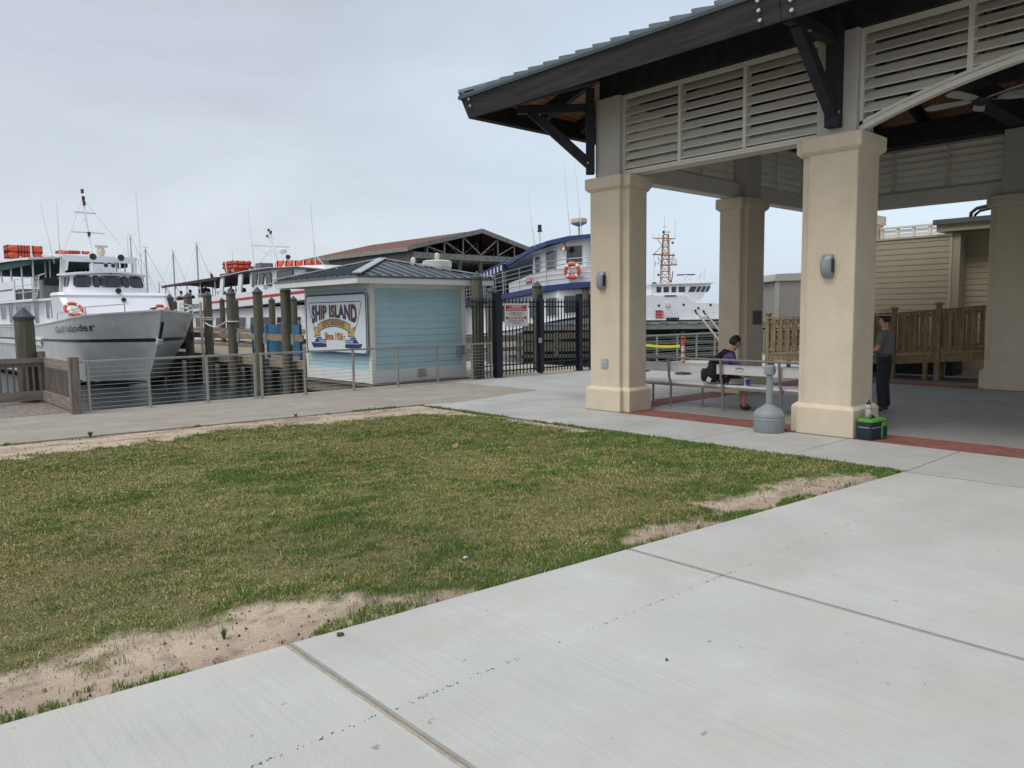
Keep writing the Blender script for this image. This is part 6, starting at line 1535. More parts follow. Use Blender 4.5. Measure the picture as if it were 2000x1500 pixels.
def lat(mb):
    B = [(cx_(1290), -.5), (cx_(1307), -.5), (cx_(1307), .5), (cx_(1290), .5)]; T = [(cx_(1294.5), -.25), (cx_(1304), -.25), (cx_(1304), .25), (cx_(1294.5), .25)]
    z0, z1 = cz_(558), cz_(464); n = 8
    def P(i, t_): return Vector((B[i][0] + (T[i][0] - B[i][0]) * t_, B[i][1] + (T[i][1] - B[i][1]) * t_, z0 + (z1 - z0) * t_))
    for i in range(4):
        mb.cyl(P(i, 0), P(i, 1), .045, n=5)
        for k in range(n):
            mb.cyl(P(i, k / n), P((i + 1) % 4, (k + 1) / n), .03, n=4); mb.cyl(P(i, (k + 1) / n), P((i + 1) % 4, (k + 1) / n), .03, n=4)
    mb.bar((cx_(1275), 0, cz_(501)), (cx_(1316), 0, cz_(504)), .8, .08); mb.bar((cx_(1289), 0, cz_(522)), (cx_(1321), 0, cz_(522)), .7, .09)
    mb.bar((cx_(1274), 0, cz_(470.5)), (cx_(1318), 0, cz_(472)), .12, .09)
    for a, b in (((1283, 472), (1294, 487)), ((1275, 503), (1295, 482)), ((1284, 506), (1293, 522)), ((1316, 505), (1302, 515)), ((1310, 472), (1302, 480)), ((1308, 524), (1304, 538))): mb.cyl((cx_(a[0]), 0, cz_(a[1])), (cx_(b[0]), 0, cz_(b[1])), .035, n=4)
mk('lattice_mast', m_om, CT, lat)
mk('mast_antennas', m_cable, CT, lambda mb: [mb.cyl((cx_(u), 0, cz_(a)), (cx_(u), 0, cz_(b)), .022, n=4) for u, a, b in ((1297, 464, 426), (1317, 471, 437), (1275, 471, 464), (1286, 471, 463), (1277, 556, 500), (1374, 557, 530))] + [mb.bar((cx_(1292), 0, cz_(449)), (cx_(1302), 0, cz_(449)), .04, .04)])
mk('satellite_dome', m_sup, CT, lambda mb: (mb.lathe([(.31, 0), (.33, .3), (.27, .55), (.12, .66), (.01, .68)], (cx_(1315.5), 0, cz_(521)), 14), mb.lathe([(.15, 0), (.15, .2), (.05, .3)], (cx_(1314), 0, cz_(503)), 10), mb.bar((cx_(1299), 0, cz_(459)), (cx_(1308), 0, cz_(459)), .3, .2)), smooth='auto')
mk('horn', m_dark, CT, lambda mb: [mb.cyl((cx_(u), -.3, cz_(v)), (cx_(u) + .22 * s, -.3, cz_(v)), .06, .18, 10) for u, v, s in ((1309, 480, 1), (1287, 541, -1), (1306, 553, 1))] + [mb.box(cx_(1274), cx_(1281), -.3, .3, cz_(558.5), cz_(555)), mb.box(cx_(1293), cx_(1296), -.3, .1, cz_(462), cz_(457)), mb.bar((cx_(1310), -.4, cz_(551)), (cx_(1312), -.4, cz_(534)), .08, .08)], each=True)
mk('radar_bar', m_bl, CT, lambda mb: mb.bar((cx_(1320), -.3, cz_(541.6)), (cx_(1355), -.3, cz_(541.2)), .15, .13))
mk('roof_fittings', m_sup, CT, lambda mb: (mb.lathe([(.1, 0), (.1, .5), (.25, .6), (.22, .85)], (cx_(1336.5), -.3, cz_(557)), 10), mb.lathe([(.12, 0), (.12, .3), (.2, .5)], (cx_(1345), -.3, cz_(557)), 10), mb.lathe([(.08, 0), (.08, .5), (.25, .7), (.22, 1.0)], (cx_(1363), -.3, cz_(557)), 10), mb.lathe([(.2, 0), (.2, .2)], (cx_(1372), -.3, cz_(557)), 10)))
mk('name_board', mat('name_brown', (.18, .05, .03), .5, 6, .1), CT, lambda mb: mb.prism([(cx_(1289), cz_(582)), (cx_(1291), cz_(583.4)), (cx_(1311), cz_(583.4)), (cx_(1313), cz_(582)), (cx_(1311), cz_(580.6)), (cx_(1291), cz_(580.6))], -2.25, -2.205, 'y'))
mk('hose_locker', m_redst, CT, lambda mb: mb.box(cx_(1273), cx_(1287), -2.4, -2.205, cz_(624), cz_(609)))
mk('locker', m_hull, CT, lambda mb: mb.box(cx_(1291), cx_(1300), -2.35, -2.205, cz_(602), cz_(595)))
mk('deck_gear', m_stripe, CT, lambda mb: (mb.box(cx_(1293), cx_(1316), -2.7, -2.3, cz_(630), cz_(623)), *[mb.cyl((cx_(u), -2.25, cz_(v)), (cx_(u), -2.203, cz_(v)), .13, n=10) for u, v in ((1279, 600), (1326, 599), (1354, 606), (1377, 600))]))
railing(CT, [(cx_(u), -2.85, 1.55) for u in range(1200, 1396, 14)], 1.0, 3, .018)
m_fl = mat('flag_red', (.4, .03, .03), .7, 6, .1)
mk('signal_flags', m_fl, CT, lambda mb: (mb.box(cx_(1278), cx_(1279), -.3, -.28, cz_(524), cz_(515)), mb.box(cx_(1283), cx_(1284.5), -.3, -.28, cz_(521), cz_(516))))
# ---------------------------------------------------------------- green timber wharf
WF = thing('timber_wharf', 'green stained timber wharf with pale beams behind the far cable railing', 'wharf', (28.2, 23.6, 0), R(-42.2))
m_gw = wood_mat('green_timber', (.06, .085, .06), (.13, .16, .12), (.5, 6, 6)); m_pw = wood_mat('pale_concrete_beam', (.20, .215, .19), (.30, .31, .28), (.6, 3, 3))
mk('cap_beam', m_pw, WF, lambda mb: (mb.box(-4.5, 9, -.3, .3, 1.02, 1.26), mb.box(-4.5, 9, -.34, .34, 1.30, 1.36)))
mk('cap_fittings', m_pw, WF, lambda mb: [mb.box(-4.2 + .9 * k, -3.9 + .9 * k, -.32, .32, 1.26, 1.30) for k in range(14)])
def wales(mb):
    for z, dx in ((.62, 0), (.32, .3), (.02, .1), (-.28, .4)):
        mb.box(-4.5, 9, -.15, .05, z, z + .16)
mk('wale', m_gw, WF, wales, each=True)
mk('wharf_pile', m_pile, WF, lambda mb: [mb.cyl((-4 + 1.35 * k, .25, -3), (-4 + 1.35 * k, .25, 1.0), .15, n=8) for k in range(10)], each=True)
mk('back_sheeting', mat('near_black_sheet', (.012, .015, .014), .8, 4, .3), WF, lambda mb: mb.box(-4.5, 9, .5, .6, -1, 1.0))  # near-black sheet behind the wales and piles
mk('cross_brace', m_gw, WF, lambda mb: [mb.bar((-4 + 2.7 * k, -.02, -.4), (-2.2 + 2.7 * k, -.02, .9), .06, .14) for k in range(5)], each=True)
mk('white_fittings', m_trim, WF, lambda mb: [(mb.box(x - .12, x + .12, -.25, -.16, .7, .98), mb.box(x - .09, x + .09, -.25, -.16, .45, .7)) for x in (-.1, 1.15)] and [mb.box(x - .15, x + .15, -.4, -.32, .78, .96) for x in (-.3, .8)] + [mb.box(.65, 1.0, -.6, -.35, -.5, .55)])
# walkway rails behind the fence
WR = thing('walkway_rail', 'brown timber guard rail of the walkway behind the black gate', 'railing', (20, 22.9, 0))
mb = MB(); mb.box(14.3, 26, 22.85, 22.91, .72, .98); mb.build('upper_board', m_brown, WR)
mb = MB(); mb.box(14.3, 26, 22.85, 22.91, .34, .50); mb.build('lower_board', m_brown, WR)
mb = MB()
for k in range(6): mb.box(14.6 + 2.2 * k, 14.74 + 2.2 * k, 22.915, 23.05, 0, 1.0)
build_parts(mb, 'post', m_brown, WR)
# ================================================================ RIGHT SIDE: ramp, buildings
m_pine = wood_mat('pine_ramp_wood', (.195, .14, .072), (.31, .225, .12), (6, 6, 1.2), .8, .25)
RP_ = thing('wooden_ramp', 'new brown timber access ramp with picket railing behind the pavilion', 'ramp', (21.5, 8.5, 0))
path = [(22.25, 12.45, .50, 1.62), (21.25, 8.25, .60, 1.74), (21.25, 5.2, .86, 1.99)]
mb = MB()
for a, b in zip(path[:-1], path[1:]):
    mb.bar((a[0], a[1], a[3] - .02), (b[0], b[1], b[3] - .02), .14, .04); mb.bar((a[0], a[1], a[3] - .13), (b[0], b[1], b[3] - .13), .04, .09); mb.bar((a[0], a[1], a[2] + .12), (b[0], b[1], b[2] + .12), .04, .09)
mb.build('hand_rails', m_pine, RP_)
mb = MB()
for a, b in zip(path[:-1], path[1:]):
    L_ = math.dist(a[:2], b[:2]); n = int(L_ / .135)
    for k in range(1, n):
        t_ = k / n; x, y = a[0] + (b[0] - a[0]) * t_, a[1] + (b[1] - a[1]) * t_; z0, z1 = a[2] + (b[2] - a[2]) * t_, a[3] + (b[3] - a[3]) * t_
        o_ = -.04 if k % 2 == 0 else .04
        mb.box(x + o_ - .018, x + o_ + .018, y - .045, y + .045, z0 + .05, z1 - .06)
mb.build('pickets', m_pine, RP_)
for x, y, zb, zt in ((22.25, 12.45, -.02, 1.78), (21.75, 10.35, -.02, 1.82), (21.25, 8.25, -.02, 1.9), (21.25, 7.15, -.02, 2.0), (21.25, 5.9, .3, 2.1)):
    mb = MB(); mb.box(x - .06, x + .06, y - .06, y + .06, zb, zt - .05); p = mb.build('newel_post', m_pine, RP_, bevel=.005)
    mb = MB(); mb.box(x - .09, x + .09, y - .09, y + .09, zt - .05, zt - .02); mb.add([(x - .075, y - .075, zt - .02), (x + .075, y - .075, zt - .02), (x + .075, y + .075, zt - .02), (x - .075, y + .075, zt - .02), (x, y, zt + .02)], [(0, 1, 4), (1, 2, 4), (2, 3, 4), (3, 0, 4), (3, 2, 1, 0)]); mb.build('post_cap', m_pine, p)
mb = MB()
for a, b in zip(path[:-1], path[1:]):
    mb.bar((a[0] + .6, a[1], a[2] - .02), (b[0] + .6, b[1], b[2] - .02), 1.25, .04); mb.bar((a[0], a[1], a[2] - .13), (b[0], b[1], b[2] - .13), .05, .19); mb.bar((a[0] + 1.2, a[1], a[2] - .13), (b[0] + 1.2, b[1], b[2] - .13), .05, .19)
mb.build('deck', m_pine, RP_)
mb = MB()
for x, y, z in ((22.35, 12.35, .4), (21.3, 7.45, .5), (22.4, 7.4, .5), (23.3, 12.3, .4), (21.9, 10.3, .45), (22.4, 5.6, .6)): mb.box(x - .05, x + .05, y - .05, y + .05, -.03, z)
build_parts(mb, 'leg', m_pine, RP_)
# second rail of the ramp (far side)
mb = MB(); mb.bar((22.5, 8.6, 1.70), (22.5, 5.2, 1.98), .12, .04); mb.bar((22.5, 8.6, .72), (22.5, 5.2, .98), .04, .09)
for k in range(26): y = 8.5 - .13 * k; mb.box(22.48, 22.52, y - .02, y + .02, .75 + .01 * k, 1.66 + .0105 * k)
mb.build('far_railing', m_pine, RP_)
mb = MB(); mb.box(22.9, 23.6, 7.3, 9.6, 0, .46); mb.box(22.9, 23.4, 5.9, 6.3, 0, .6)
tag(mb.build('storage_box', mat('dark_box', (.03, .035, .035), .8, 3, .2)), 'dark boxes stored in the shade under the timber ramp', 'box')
m_lap = mat('tan_clapboard', (.40, .355, .25), .6, 2, .04, .1)
TB = thing('tan_building', 'tan clapboard building with flat grey roof behind the timber ramp', 'building', (26, 7, 0))
def lapwall(x, y0, y1, z0, z1, nm='clapboard_wall'):
    mb = MB(); z = z0
    while z < z1 - .01:
        zt = min(z + .165, z1); mb.add([(x - .016, y0, z), (x - .004, y0, zt), (x, y0, zt), (x, y0, z), (x - .016, y1, z), (x - .004, y1, zt), (x, y1, zt), (x, y1, z)], [(0,1,2,3),(7,6,5,4),(0,4,5,1),(1,5,6,2),(2,6,7,3),(3,7,4,0)]); z += .165
    return mb.build(nm, m_lap, TB)
lapwall(24.0, 7.85, 10.6, 1.15, 3.9); lapwall(24.55, 2.0, 7.72, .7, 4.05)
mb = MB(); mb.box(24.01, 26, 7.85, 10.6, 0.0, 3.88); mb.box(24.56, 28, 2.0, 7.72, 0, 4.05); mb.box(24.02, 24.5, 7.60, 7.84, 0, 3.95); mb.build('walls', m_lap, TB)
mb = MB(); mb.box(23.985, 24.05, 7.80, 7.86, 1.1, 3.92); mb.box(23.96, 24.05, 7.8, 10.6, 3.9, 3.96); mb.box(24.5, 24.56, 7.62, 7.74, .5, 4.0); mb.build('corner_trim', mat('tan_trim', (.50, .46, .36), .6, 3, .05), TB)
mb = MB(); mb.cyl((24.46, 7.66, .5), (24.46, 7.66, 3.95), .035, n=8); mb.build('downpipe', m_lap, TB)
mb = MB(); mb.box(23.9, 28.3, 1.6, 8.2, 4.02, 4.22); mb.build('eave', m_lap, TB)
mb = MB(); mb.box(23.82, 28.4, 1.5, 8.28, 4.221, 4.36); mb.build('roof_edge', mat('roof_edge_grey', (.12, .13, .13), .5, 5, .1), TB)
mb = MB(); P = [(24.6, 7.55, 4.36), (24.6, 7.54, 4.55), (24.6, 7.4, 4.66), (24.6, 7.15, 4.70), (24.6, 6.2, 4.76), (24.6, 5.0, 4.80)]; mb.tube(P, .05, 8); P = [(24.75, 7.5, 4.36), (24.75, 7.48, 4.5), (24.75, 7.36, 4.6), (24.75, 7.1, 4.64), (24.75, 5.0, 4.72)]; mb.tube(P, .04, 8)
build_parts(mb, 'roof_pipe', m_dark, TB, smooth=True)
# second pavilion further off
FP = thing('far_pavilion', 'cream parapet posts and louvres of another pavilion showing above the tan building', 'pavilion', (47, 18.5, 0))
mb = MB()
for x, y, q in ((45.2, 19.0, 6.6), (45.2, 14.3, 5.6)): mb.box(x - .5, x + .5, y - .5, y + .5, 0, q); mb.box(x - .6, x + .6, y - .6, y + .6, q, q + .5)
build_parts(mb, 'column', m_stucco, FP)
mb = MB()
for k in range(5): mb.box(45.1, 45.2, 14.9, 18.4, 5.2 + .22 * k, 5.36 + .22 * k)
for k in range(5): mb.box(45.05, 45.25, 14.9 + .84 * k, 15.05 + .84 * k, 5.0, 6.35)
mb.box(45.0, 45.3, 14.9, 18.4, 6.32, 6.42); mb.box(45.0, 45.3, 14.4, 18.2, 4.8, 5.1); mb.build('louvres', m_louver, FP)
# ribbed shed
SD = thing('metal_shed', 'pale ribbed metal shed beyond the timber ramp', 'shed', (40, 21, 0), R(-42.2))
def ribs(mb):
    for k in range(40): mb.box(.28 + .1 * k, .33 + .1 * k, -.03, 0, .0, 3.33)
mk('walls', mat('shed_wall', (.33, .31, .285), .6, 3, .05), SD, lambda mb: mb.box(.12, 4.4, 0, 3, 0, 3.36))
SD.location = (37.05, 20.4, 0)
mk('ribs', mat('shed_wall', (.33, .31, .285)), SD, ribs); mk('corner_post', mat('shed_trim', (.38, .37, .34), .6, 4, .05), SD, lambda mb: mb.box(.02, .24, -.05, .1, 0, 3.38))
mk('roof_trim', mat('shed_trim', (.38, .37, .34)), SD, lambda mb: mb.prism([(-.08, 3.36), (4.6, 3.4), (4.6, 3.86), (.06, 3.72)], -.12, 3.1, 'y'))
# extension ladder
LA = thing('extension_ladder', 'pale extension ladder leaning with black feet up beside the rear column', 'ladder', (18.8, 11.2, 0), R(0))
mb = MB(); a, b = Vector((18.72, 12.72, 1.83)), Vector((18.85, 11.1, .0)); s_ = Vector((.42, .0, -.02))
for k in (0, 1): mb.bar(a + s_ * k, b + s_ * k, .03, .075, up=(0, 1, 1))
mb.build('rails', m_cream, LA)
mb = MB()
for k in range(8): p = a.lerp(b, (k + .7) / 8.2); mb.cyl(p, p + s_, .018, n=6)
mb.build('rungs', m_alu, LA)
mb = MB()
for k in (0, 1): mb.cyl(a + s_ * k - Vector((0, -.06, -.05)), a + s_ * k + Vector((0, -.03, -.06)), .035, n=8)
build_parts(mb, 'end_cap', m_dark, LA)
# delineators -----------------------------------------------------------
def delin(x, y, lab):
    o = thing('traffic_delineator', lab, 'traffic cone', (x, y, 0), 0, 'orange delineators joined by yellow tape')
    mk('base', m_dark, o, lambda mb: mb.lathe([(.24, 0), (.25, .02), (.22, .055), (.1, .075)], n=8), smooth='auto')
    mo = mat('delineator_orange', (.75, .10, .02), .45, 8, .06)
    mk('post', mo, o, lambda mb: mb.lathe([(.08, .07), (.08, .14), (.062, .16), (.05, .92), (.058, .94), (.05, .98)], n=16), smooth='auto')
    mk('handle', mo, o, lambda mb: mb.ring((0, 0, 1.06), (.75, .66, 0), .05, .016, 16, 6), smooth=True)
    mk('reflective_bands', mat('reflective_grey', (.5, .52, .52), .35, 8, .05), o, lambda mb: (mb.lathe([(.0625, .40), (.0585, .60)], n=16), mb.lathe([(.0565, .68), (.0535, .84)], n=16)), smooth='auto')
delin(18.81, 13.23, 'orange delineator with black base seen whole between the columns'); delin(19.0, 14.9, 'orange delineator mostly hidden behind the corner column')
mb = MB(); g = []
for k in range(9):
    t_ = k / 8; x = 19.0 + (18.81 - 19.0) * t_; y = 14.84 + (13.30 - 14.84) * t_; z = .80 - .06 * 4 * t_ * (1 - t_) * .6; g.append([(x - .06, y, z), (x - .06, y, z + .075)])
mb.sheet(g, .004, up=(1, 0, 0)); tag(mb.build('barrier_tape', mat('tape_yellow', (.72, .62, .05), .4, 6, .05)), 'yellow caution tape stretched between the two orange delineators', 'tape')
# bench -----------------------------------------------------------------
BN = thing('white_bench', 'long white bench with grey steel frame inside the pavilion', 'bench', (12.45, 7.6, 0))
m_bw = mat('bench_white', (.70, .70, .70), .4, 2, .03); m_bs = mat('bench_steel', (.27, .265, .25), .45, 10, .1, metal=.4)
mb = MB(); mb.box(12.34, 12.80, 5.35, 9.93, .445, .485); mb.build('seat', m_bw, BN, bevel=.006)
mb = MB(); mb.box(12.335, 12.355, 5.35, 9.93, .40, .443); mb.box(12.785, 12.805, 5.35, 9.93, .40, .443); mb.build('seat_edge', m_bs, BN)
mb = MB(); mb.box(12.285, 12.315, 5.35, 9.93, .685, .865); bb_ = mb.build('backrest', m_bw, BN, bevel=.006)
mb = MB(); mb.tube([(12.22, 5.35, .955), (12.22, 9.95, .955)], .024, 8); mb.build('top_rail', m_bs, BN, smooth='auto')
for y in (5.5, 6.62, 7.78, 8.94, 9.85):
    mb = MB(); mb.tube([(12.31, y, .0), (12.315, y, .42), (12.25, y, .6), (12.22, y, .955)], .024, 8); mb.build('post', m_bs, BN, smooth='auto')
for y in (5.9, 7.1, 8.42, 9.6):
    mb = MB(); mb.tube([(12.62, y, .0), (12.62, y, .42)], .022, 8); mb.box(12.55, 12.69, y - .05, y + .05, .001, .02); mb.build('leg', m_bs, BN, smooth='auto')
mb = MB()
for k in range(9): mb.bar((12.282, 7.50 - .018 * k, .81 - .0012 * (k - 4) ** 2), (12.282, 7.49 - .018 * k, .81 - .0012 * (k - 4) ** 2), .004, .03)
mb.bar((12.282, 7.51, .745), (12.282, 7.34, .745), .004, .006); mb.build('printed_mark', mat('print_grey', (.12, .12, .1), .6, 8, .1), bb_)
# cup on the seat and papers
cp_ = thing('drink_cup', 'white and blue lidded cup standing on the bench beside the seated person', 'cup', (12.42, 7.36, .486))
mk('cup', m_bw, cp_, lambda mb: mb.lathe([(.034, 0), (.046, .15), (.048, .155)], n=16), smooth='auto'); mk('lid', m_dark, cp_, lambda mb: mb.lathe([(.05, .155), (.05, .168), (.03, .172)], n=16), smooth='auto')
mk('blue_label', mat('label_blue', (.02, .06, .45), .4, 8, .2), cp_, lambda mb: mb.lathe([(.040, .02), (.0475, .12)], (-.012, -.03, 0), 12, .95, .95), smooth='auto')
pp_ = MB(); pp_.box(12.42, 12.66, 8.05, 8.34, .487, .497); tag(pp_.build('paper', m_bw), 'sheet of white paper lying on the bench by the backpack', 'paper')
# smokers' post ---------------------------------------------------------
SP = thing('ash_receptacle', 'grey plastic ash receptacle with round base and thin neck before the pavilion', 'ash receptacle', (10.67, 5.93, 0))
m_gp = mat('grey_plastic', (.24, .27, .285), .5, 30, .06, .1, 120)
mk('base', m_gp, SP, lambda mb: mb.lathe([(.215, .0), (.225, .015), (.225, .235), (.23, .24), (.23, .275), (.22, .30), (.19, .335), (.14, .37), (.09, .40), (.075, .42)], n=32), smooth='auto')
mk('neck', m_gp, SP, lambda mb: (mb.loft([[(x * s, y * s, z) for x, y in [(math.cos(a) * .05 * (1 if k % 2 else .86), math.sin(a) * .05 * (1 if k % 2 else .86)) for k, a in enumerate([R(22.5 * k) for k in range(16)])]] for z, s in ((.40, 1.05), (.8, .95), (.93, .95))])))
mk('head', m_gp, SP, lambda mb: mb.loft([[(sx * .075 * s, sy * .07 * s, z) for sx, sy in ((-1, -.6), (-.6, -1), (.6, -1), (1, -.6), (1, .6), (.6, 1), (-.6, 1), (-1, .6))] for z, s in ((.87, .8), (.89, 1), (1.0, 1.0), (1.02, .85))]), bevel=.004)
mk('opening', m_dark, SP, lambda mb: mb.cyl((.03, -.066, .94), (.036, -.074, .94), .03, n=12))
mk('base_rim', m_gp, SP, lambda mb: mb.lathe([(.228, .19), (.232, .2), (.228, .21)], n=32), smooth='auto')
mk('foot', m_dark, SP, lambda mb: mb.lathe([(.20, .0), (.205, .012)], n=24))
mk('label_panel', mat('panel_grey_light', (.30, .33, .35), .5, 8, .05), SP, lambda mb: mb.loft([[(.2265 * math.cos(a), .2265 * math.sin(a), z), (.2285 * math.cos(a), .2285 * math.sin(a), z)] for z in (.07,) for a in [0]] if False else [[(r * math.cos(R(-75 + 5 * k)), r * math.sin(R(-75 + 5 * k)), z) for r, z in ((.226, .07), (.2275, .07), (.2275, .18), (.226, .18))] for k in range(6)]))
# cooler bag and bottle -------------------------------------------------
CB = thing('cooler_bag', 'navy and lime green soft cooler bag on the paving against the foreground column', 'bag', (11.08, 4.56, 0), R(-8))
CB.scale = (1.0, 1.05, 1.08)
m_nv = mat('bag_navy', (.012, .022, .038), .8, 30, .2, .3, 80); m_lm = mat('bag_lime', (.085, .30, .02), .7, 20, .1, .2, 80)
mk('body', m_nv, CB, lambda mb: mb.loft([[(x, y, z) for x, y in rrect(.40 * s, .22 * s, .05, 4)] for z, s in ((0, .97), (.02, 1), (.2, 1), (.235, .98))]), smooth='auto')
mk('lid', m_lm, CB, lambda mb: mb.loft([[(x, y, z) for x, y in rrect(.41 * s, .23 * s, .05, 4)] for z, s in ((.236, 1), (.258, 1), (.272, .93))]), smooth='auto')
mk('side_pocket', m_lm, CB, lambda mb: mb.prism([(.04, .015), (.19, .015), (.19, .20), (.16, .225), (.07, .225), (.04, .2)], -.125, -.112, 'y'), bevel=.006)
mk('pocket_panel', m_nv, CB, lambda mb: mb.prism([(.065, .03), (.165, .03), (.165, .17), (.065, .17)], -.130, -.1255, 'y'))
mk('reflective_strip', mat('strip_grey', (.35, .37, .38), .4, 8, .05), CB, lambda mb: (mb.box(-.2035, -.2, -.08, .08, .16, .17), mb.box(-.19, .03, -.114, -.111, .16, .17)))
mk('carry_strap', mat('strap_grey', (.10, .12, .13), .8, 20, .1), CB, lambda mb: mb.sheet([[(-.17 + .03 * k, y - .03 + .006 * k, .272 + .05 * math.sin(math.pi * k / 9)) for y in (-.02, .02)] for k in range(10)], .006))
BT = thing('water_bottle', 'translucent grey water bottle with dark loop cap behind the cooler bag', 'bottle', (11.26, 4.60, .275))
mk('bottle', mat('bottle_plastic', (.38, .40, .36), .25, 8, .08), BT, lambda mb: mb.lathe([(.036, 0), (.038, .01), (.038, .09), (.032, .1), (.037, .11), (.037, .145), (.026, .165)], n=16), smooth='auto')
mk('cap', m_dark, BT, lambda mb: (mb.lathe([(.029, .165), (.029, .185), (.01, .19)], n=14), mb.ring((.012, 0, .20), (0, 1, 0), .02, .005, 12, 5)), smooth='auto')
BT.location = (11.10, 4.62, .30); BT.scale = (1.15,) * 3
# ================================================================ PEOPLE
m_skin = mat('skin', (.42, .24, .17), .55, 8, .06); m_hair = mat('hair_dark', (.012, .009, .008), .6, 20, .3)
def skin_mesh(name, V, E, Rr, m, parent, root=0, sub=2):
    me = bpy.data.meshes.new(name); me.from_pydata([tuple(v) for v in V], E, [])
    o = bpy.data.objects.new(name, me); SC.collection.objects.link(o)
    md = o.modifiers.new('skin', 'SKIN'); md.use_smooth_shade = True
    L_ = me.skin_vertices[0].data
    for i, r in enumerate(Rr):
        L_[i].radius = (r, r) if not isinstance(r, tuple) else r
        L_[i].use_root = (i == root)
    sb = o.modifiers.new('sub', 'SUBSURF'); sb.levels = sb.render_levels = sub
    dg = bpy.context.evaluated_depsgraph_get(); nm = bpy.data.meshes.new_from_object(o.evaluated_get(dg)); nm.name = name
    bpy.data.objects.remove(o); bpy.data.meshes.remove(me)
    for p in nm.polygons: p.use_smooth = True
    nm.materials.clear(); nm.materials.append(m)
    q = bpy.data.objects.new(name, nm); SC.collection.objects.link(q); q.parent = parent; return q
def chain(J, names, radii):
    return [J[n] for n in names], radii
def person(root, J, shirt, trouser, detail=2, long_trousers=False, sleeves='short', hands=True, shoe=m_dark, collar=None):
    """J: joints in the local frame (x forward, y left, z up)"""
    V = []; E = []; Rr = []; idx = {}
    def add(n, r):
        if n not in idx: idx[n] = len(V); V.append(J[n]); Rr.append(r)
        return idx[n]
    rad = dict(pelvis=.105, waist=.098, chest=.10, neckb=.058, neck=.058, head1=(.075, .085), head2=(.082, .10), head3=(.06, .07))
    for s in 'LR':
        rad.update({'sh' + s: .05, 'el' + s: .046, 'wr' + s: .030, 'hip' + s: .07, 'kn' + s: .056, 'an' + s: .042, 'toe' + s: .034, 'hand' + s: .036})
    for a, b in [('pelvis', 'waist'), ('waist', 'chest'), ('chest', 'neckb'), ('neckb', 'neck'), ('neck', 'head1'), ('head1', 'head2'), ('head2', 'head3')] + [e_ for s in 'LR' for e_ in (('chest', 'sh' + s), ('sh' + s, 'el' + s), ('el' + s, 'wr' + s), ('wr' + s, 'hand' + s), ('pelvis', 'hip' + s), ('hip' + s, 'kn' + s), ('kn' + s, 'an' + s), ('an' + s, 'toe' + s))]:
        E.append((add(a, rad[a]), add(b, rad[b])))
    body = skin_mesh('body', V, E, Rr, m_skin, root, idx['pelvis'], detail)
    for s in 'LR':
        J['sl' + s] = Vector(J['sh' + s]).lerp(Vector(J['el' + s]), .8)
    up = (Vector(J['chest']) - Vector(J['pelvis'])).normalized()
    def ringat(c, dx, dy, u, n=16):
        u = Vector(u).normalized(); f = (Vector((1, 0, 0)) - u * u.x).normalized(); l = u.cross(f); P = []
        for i in range(n):
            a = 2 * math.pi * i / n; ca, sa = math.cos(a), math.sin(a); e_ = .85
            P.append(Vector(c) + f * dx * math.copysign(abs(ca) ** e_, ca) + l * dy * math.copysign(abs(sa) ** e_, sa))
        return P
    pv, wa, ch, nb = [Vector(J[k]) for k in ('pelvis', 'waist', 'chest', 'neckb')]; u1 = wa - pv; u2 = ch - wa; u3 = nb - ch
    mb = MB(); mb.loft([ringat(pv.lerp(wa, .15), .135, .172, u1), ringat(wa, .13, .158, u1 + u2), ringat(wa.lerp(ch, .5), .135, .168, u2), ringat(ch, .14, .185, u2 + u3), ringat(ch.lerp(nb, .35), .128, .19, u3), ringat(ch.lerp(nb, .62), .105, .165, u3), ringat(ch.lerp(nb, .85), .08, .105, u3), ringat(nb, .068, .07, u3)])
    for s in 'LR':
        a, e_, wr = Vector(J['sh' + s]), Vector(J['el' + s]), Vector(J['wr' + s]); inn = ch.lerp(nb, .45).lerp(a, .62)
        if sleeves == 'long': mb.tube([inn, a, a.lerp(e_, .5), e_, e_.lerp(wr, .5), wr.lerp(e_, .08)], [.075, .078, .064, .058, .05, .042], 10)
        else: mb.tube([inn, a, a.lerp(e_, .45), J['sl' + s]], [.075, .078, .068, .066], 10)
    mb.build('shirt', shirt, root, smooth=True, world=False, sub=1)
    mb = MB(); dn = pv - u1.normalized() * .10
    mb.loft([ringat(dn, .10, .15, u1), ringat(pv - u1.normalized() * .05, .128, .178, u1), ringat(pv, .132, .178, u1), ringat(pv.lerp(wa, .35), .128, .168, u1)])
    for s in 'LR':
        h, k_, an = Vector(J['hip' + s]), Vector(J['kn' + s]), Vector(J['an' + s])
        if long_trousers: mb.tube([h + Vector((0, 0, .03)) if h.z - k_.z > .2 else h - Vector((.05, 0, 0)), h.lerp(k_, .3), h.lerp(k_, .7), k_, k_.lerp(an, .35), k_.lerp(an, .8), an - Vector((0, 0, .02))], [.098, .098, .085, .076, .074, .068, .07], 12)
        else: mb.tube([h - Vector((.05, 0, 0)), h.lerp(k_, .3), h.lerp(k_, .78)], [.1, .102, .092], 12)
    mb.build('trousers' if long_trousers else 'shorts', trouser, root, smooth=True, world=False, sub=1)
    if shoe:
        for s in 'LR': skin_mesh('shoe', [Vector(J['an' + s]) + Vector((-.03, 0, -.035)), Vector(J['an' + s]).lerp(Vector(J['toe' + s]), .5) + Vector((0, 0, -.015)), Vector(J['toe' + s]) + Vector((.03, 0, 0))], [(0, 1), (1, 2)], [(.05, .045), (.05, .045), (.042, .036)], shoe, root, 0, detail)
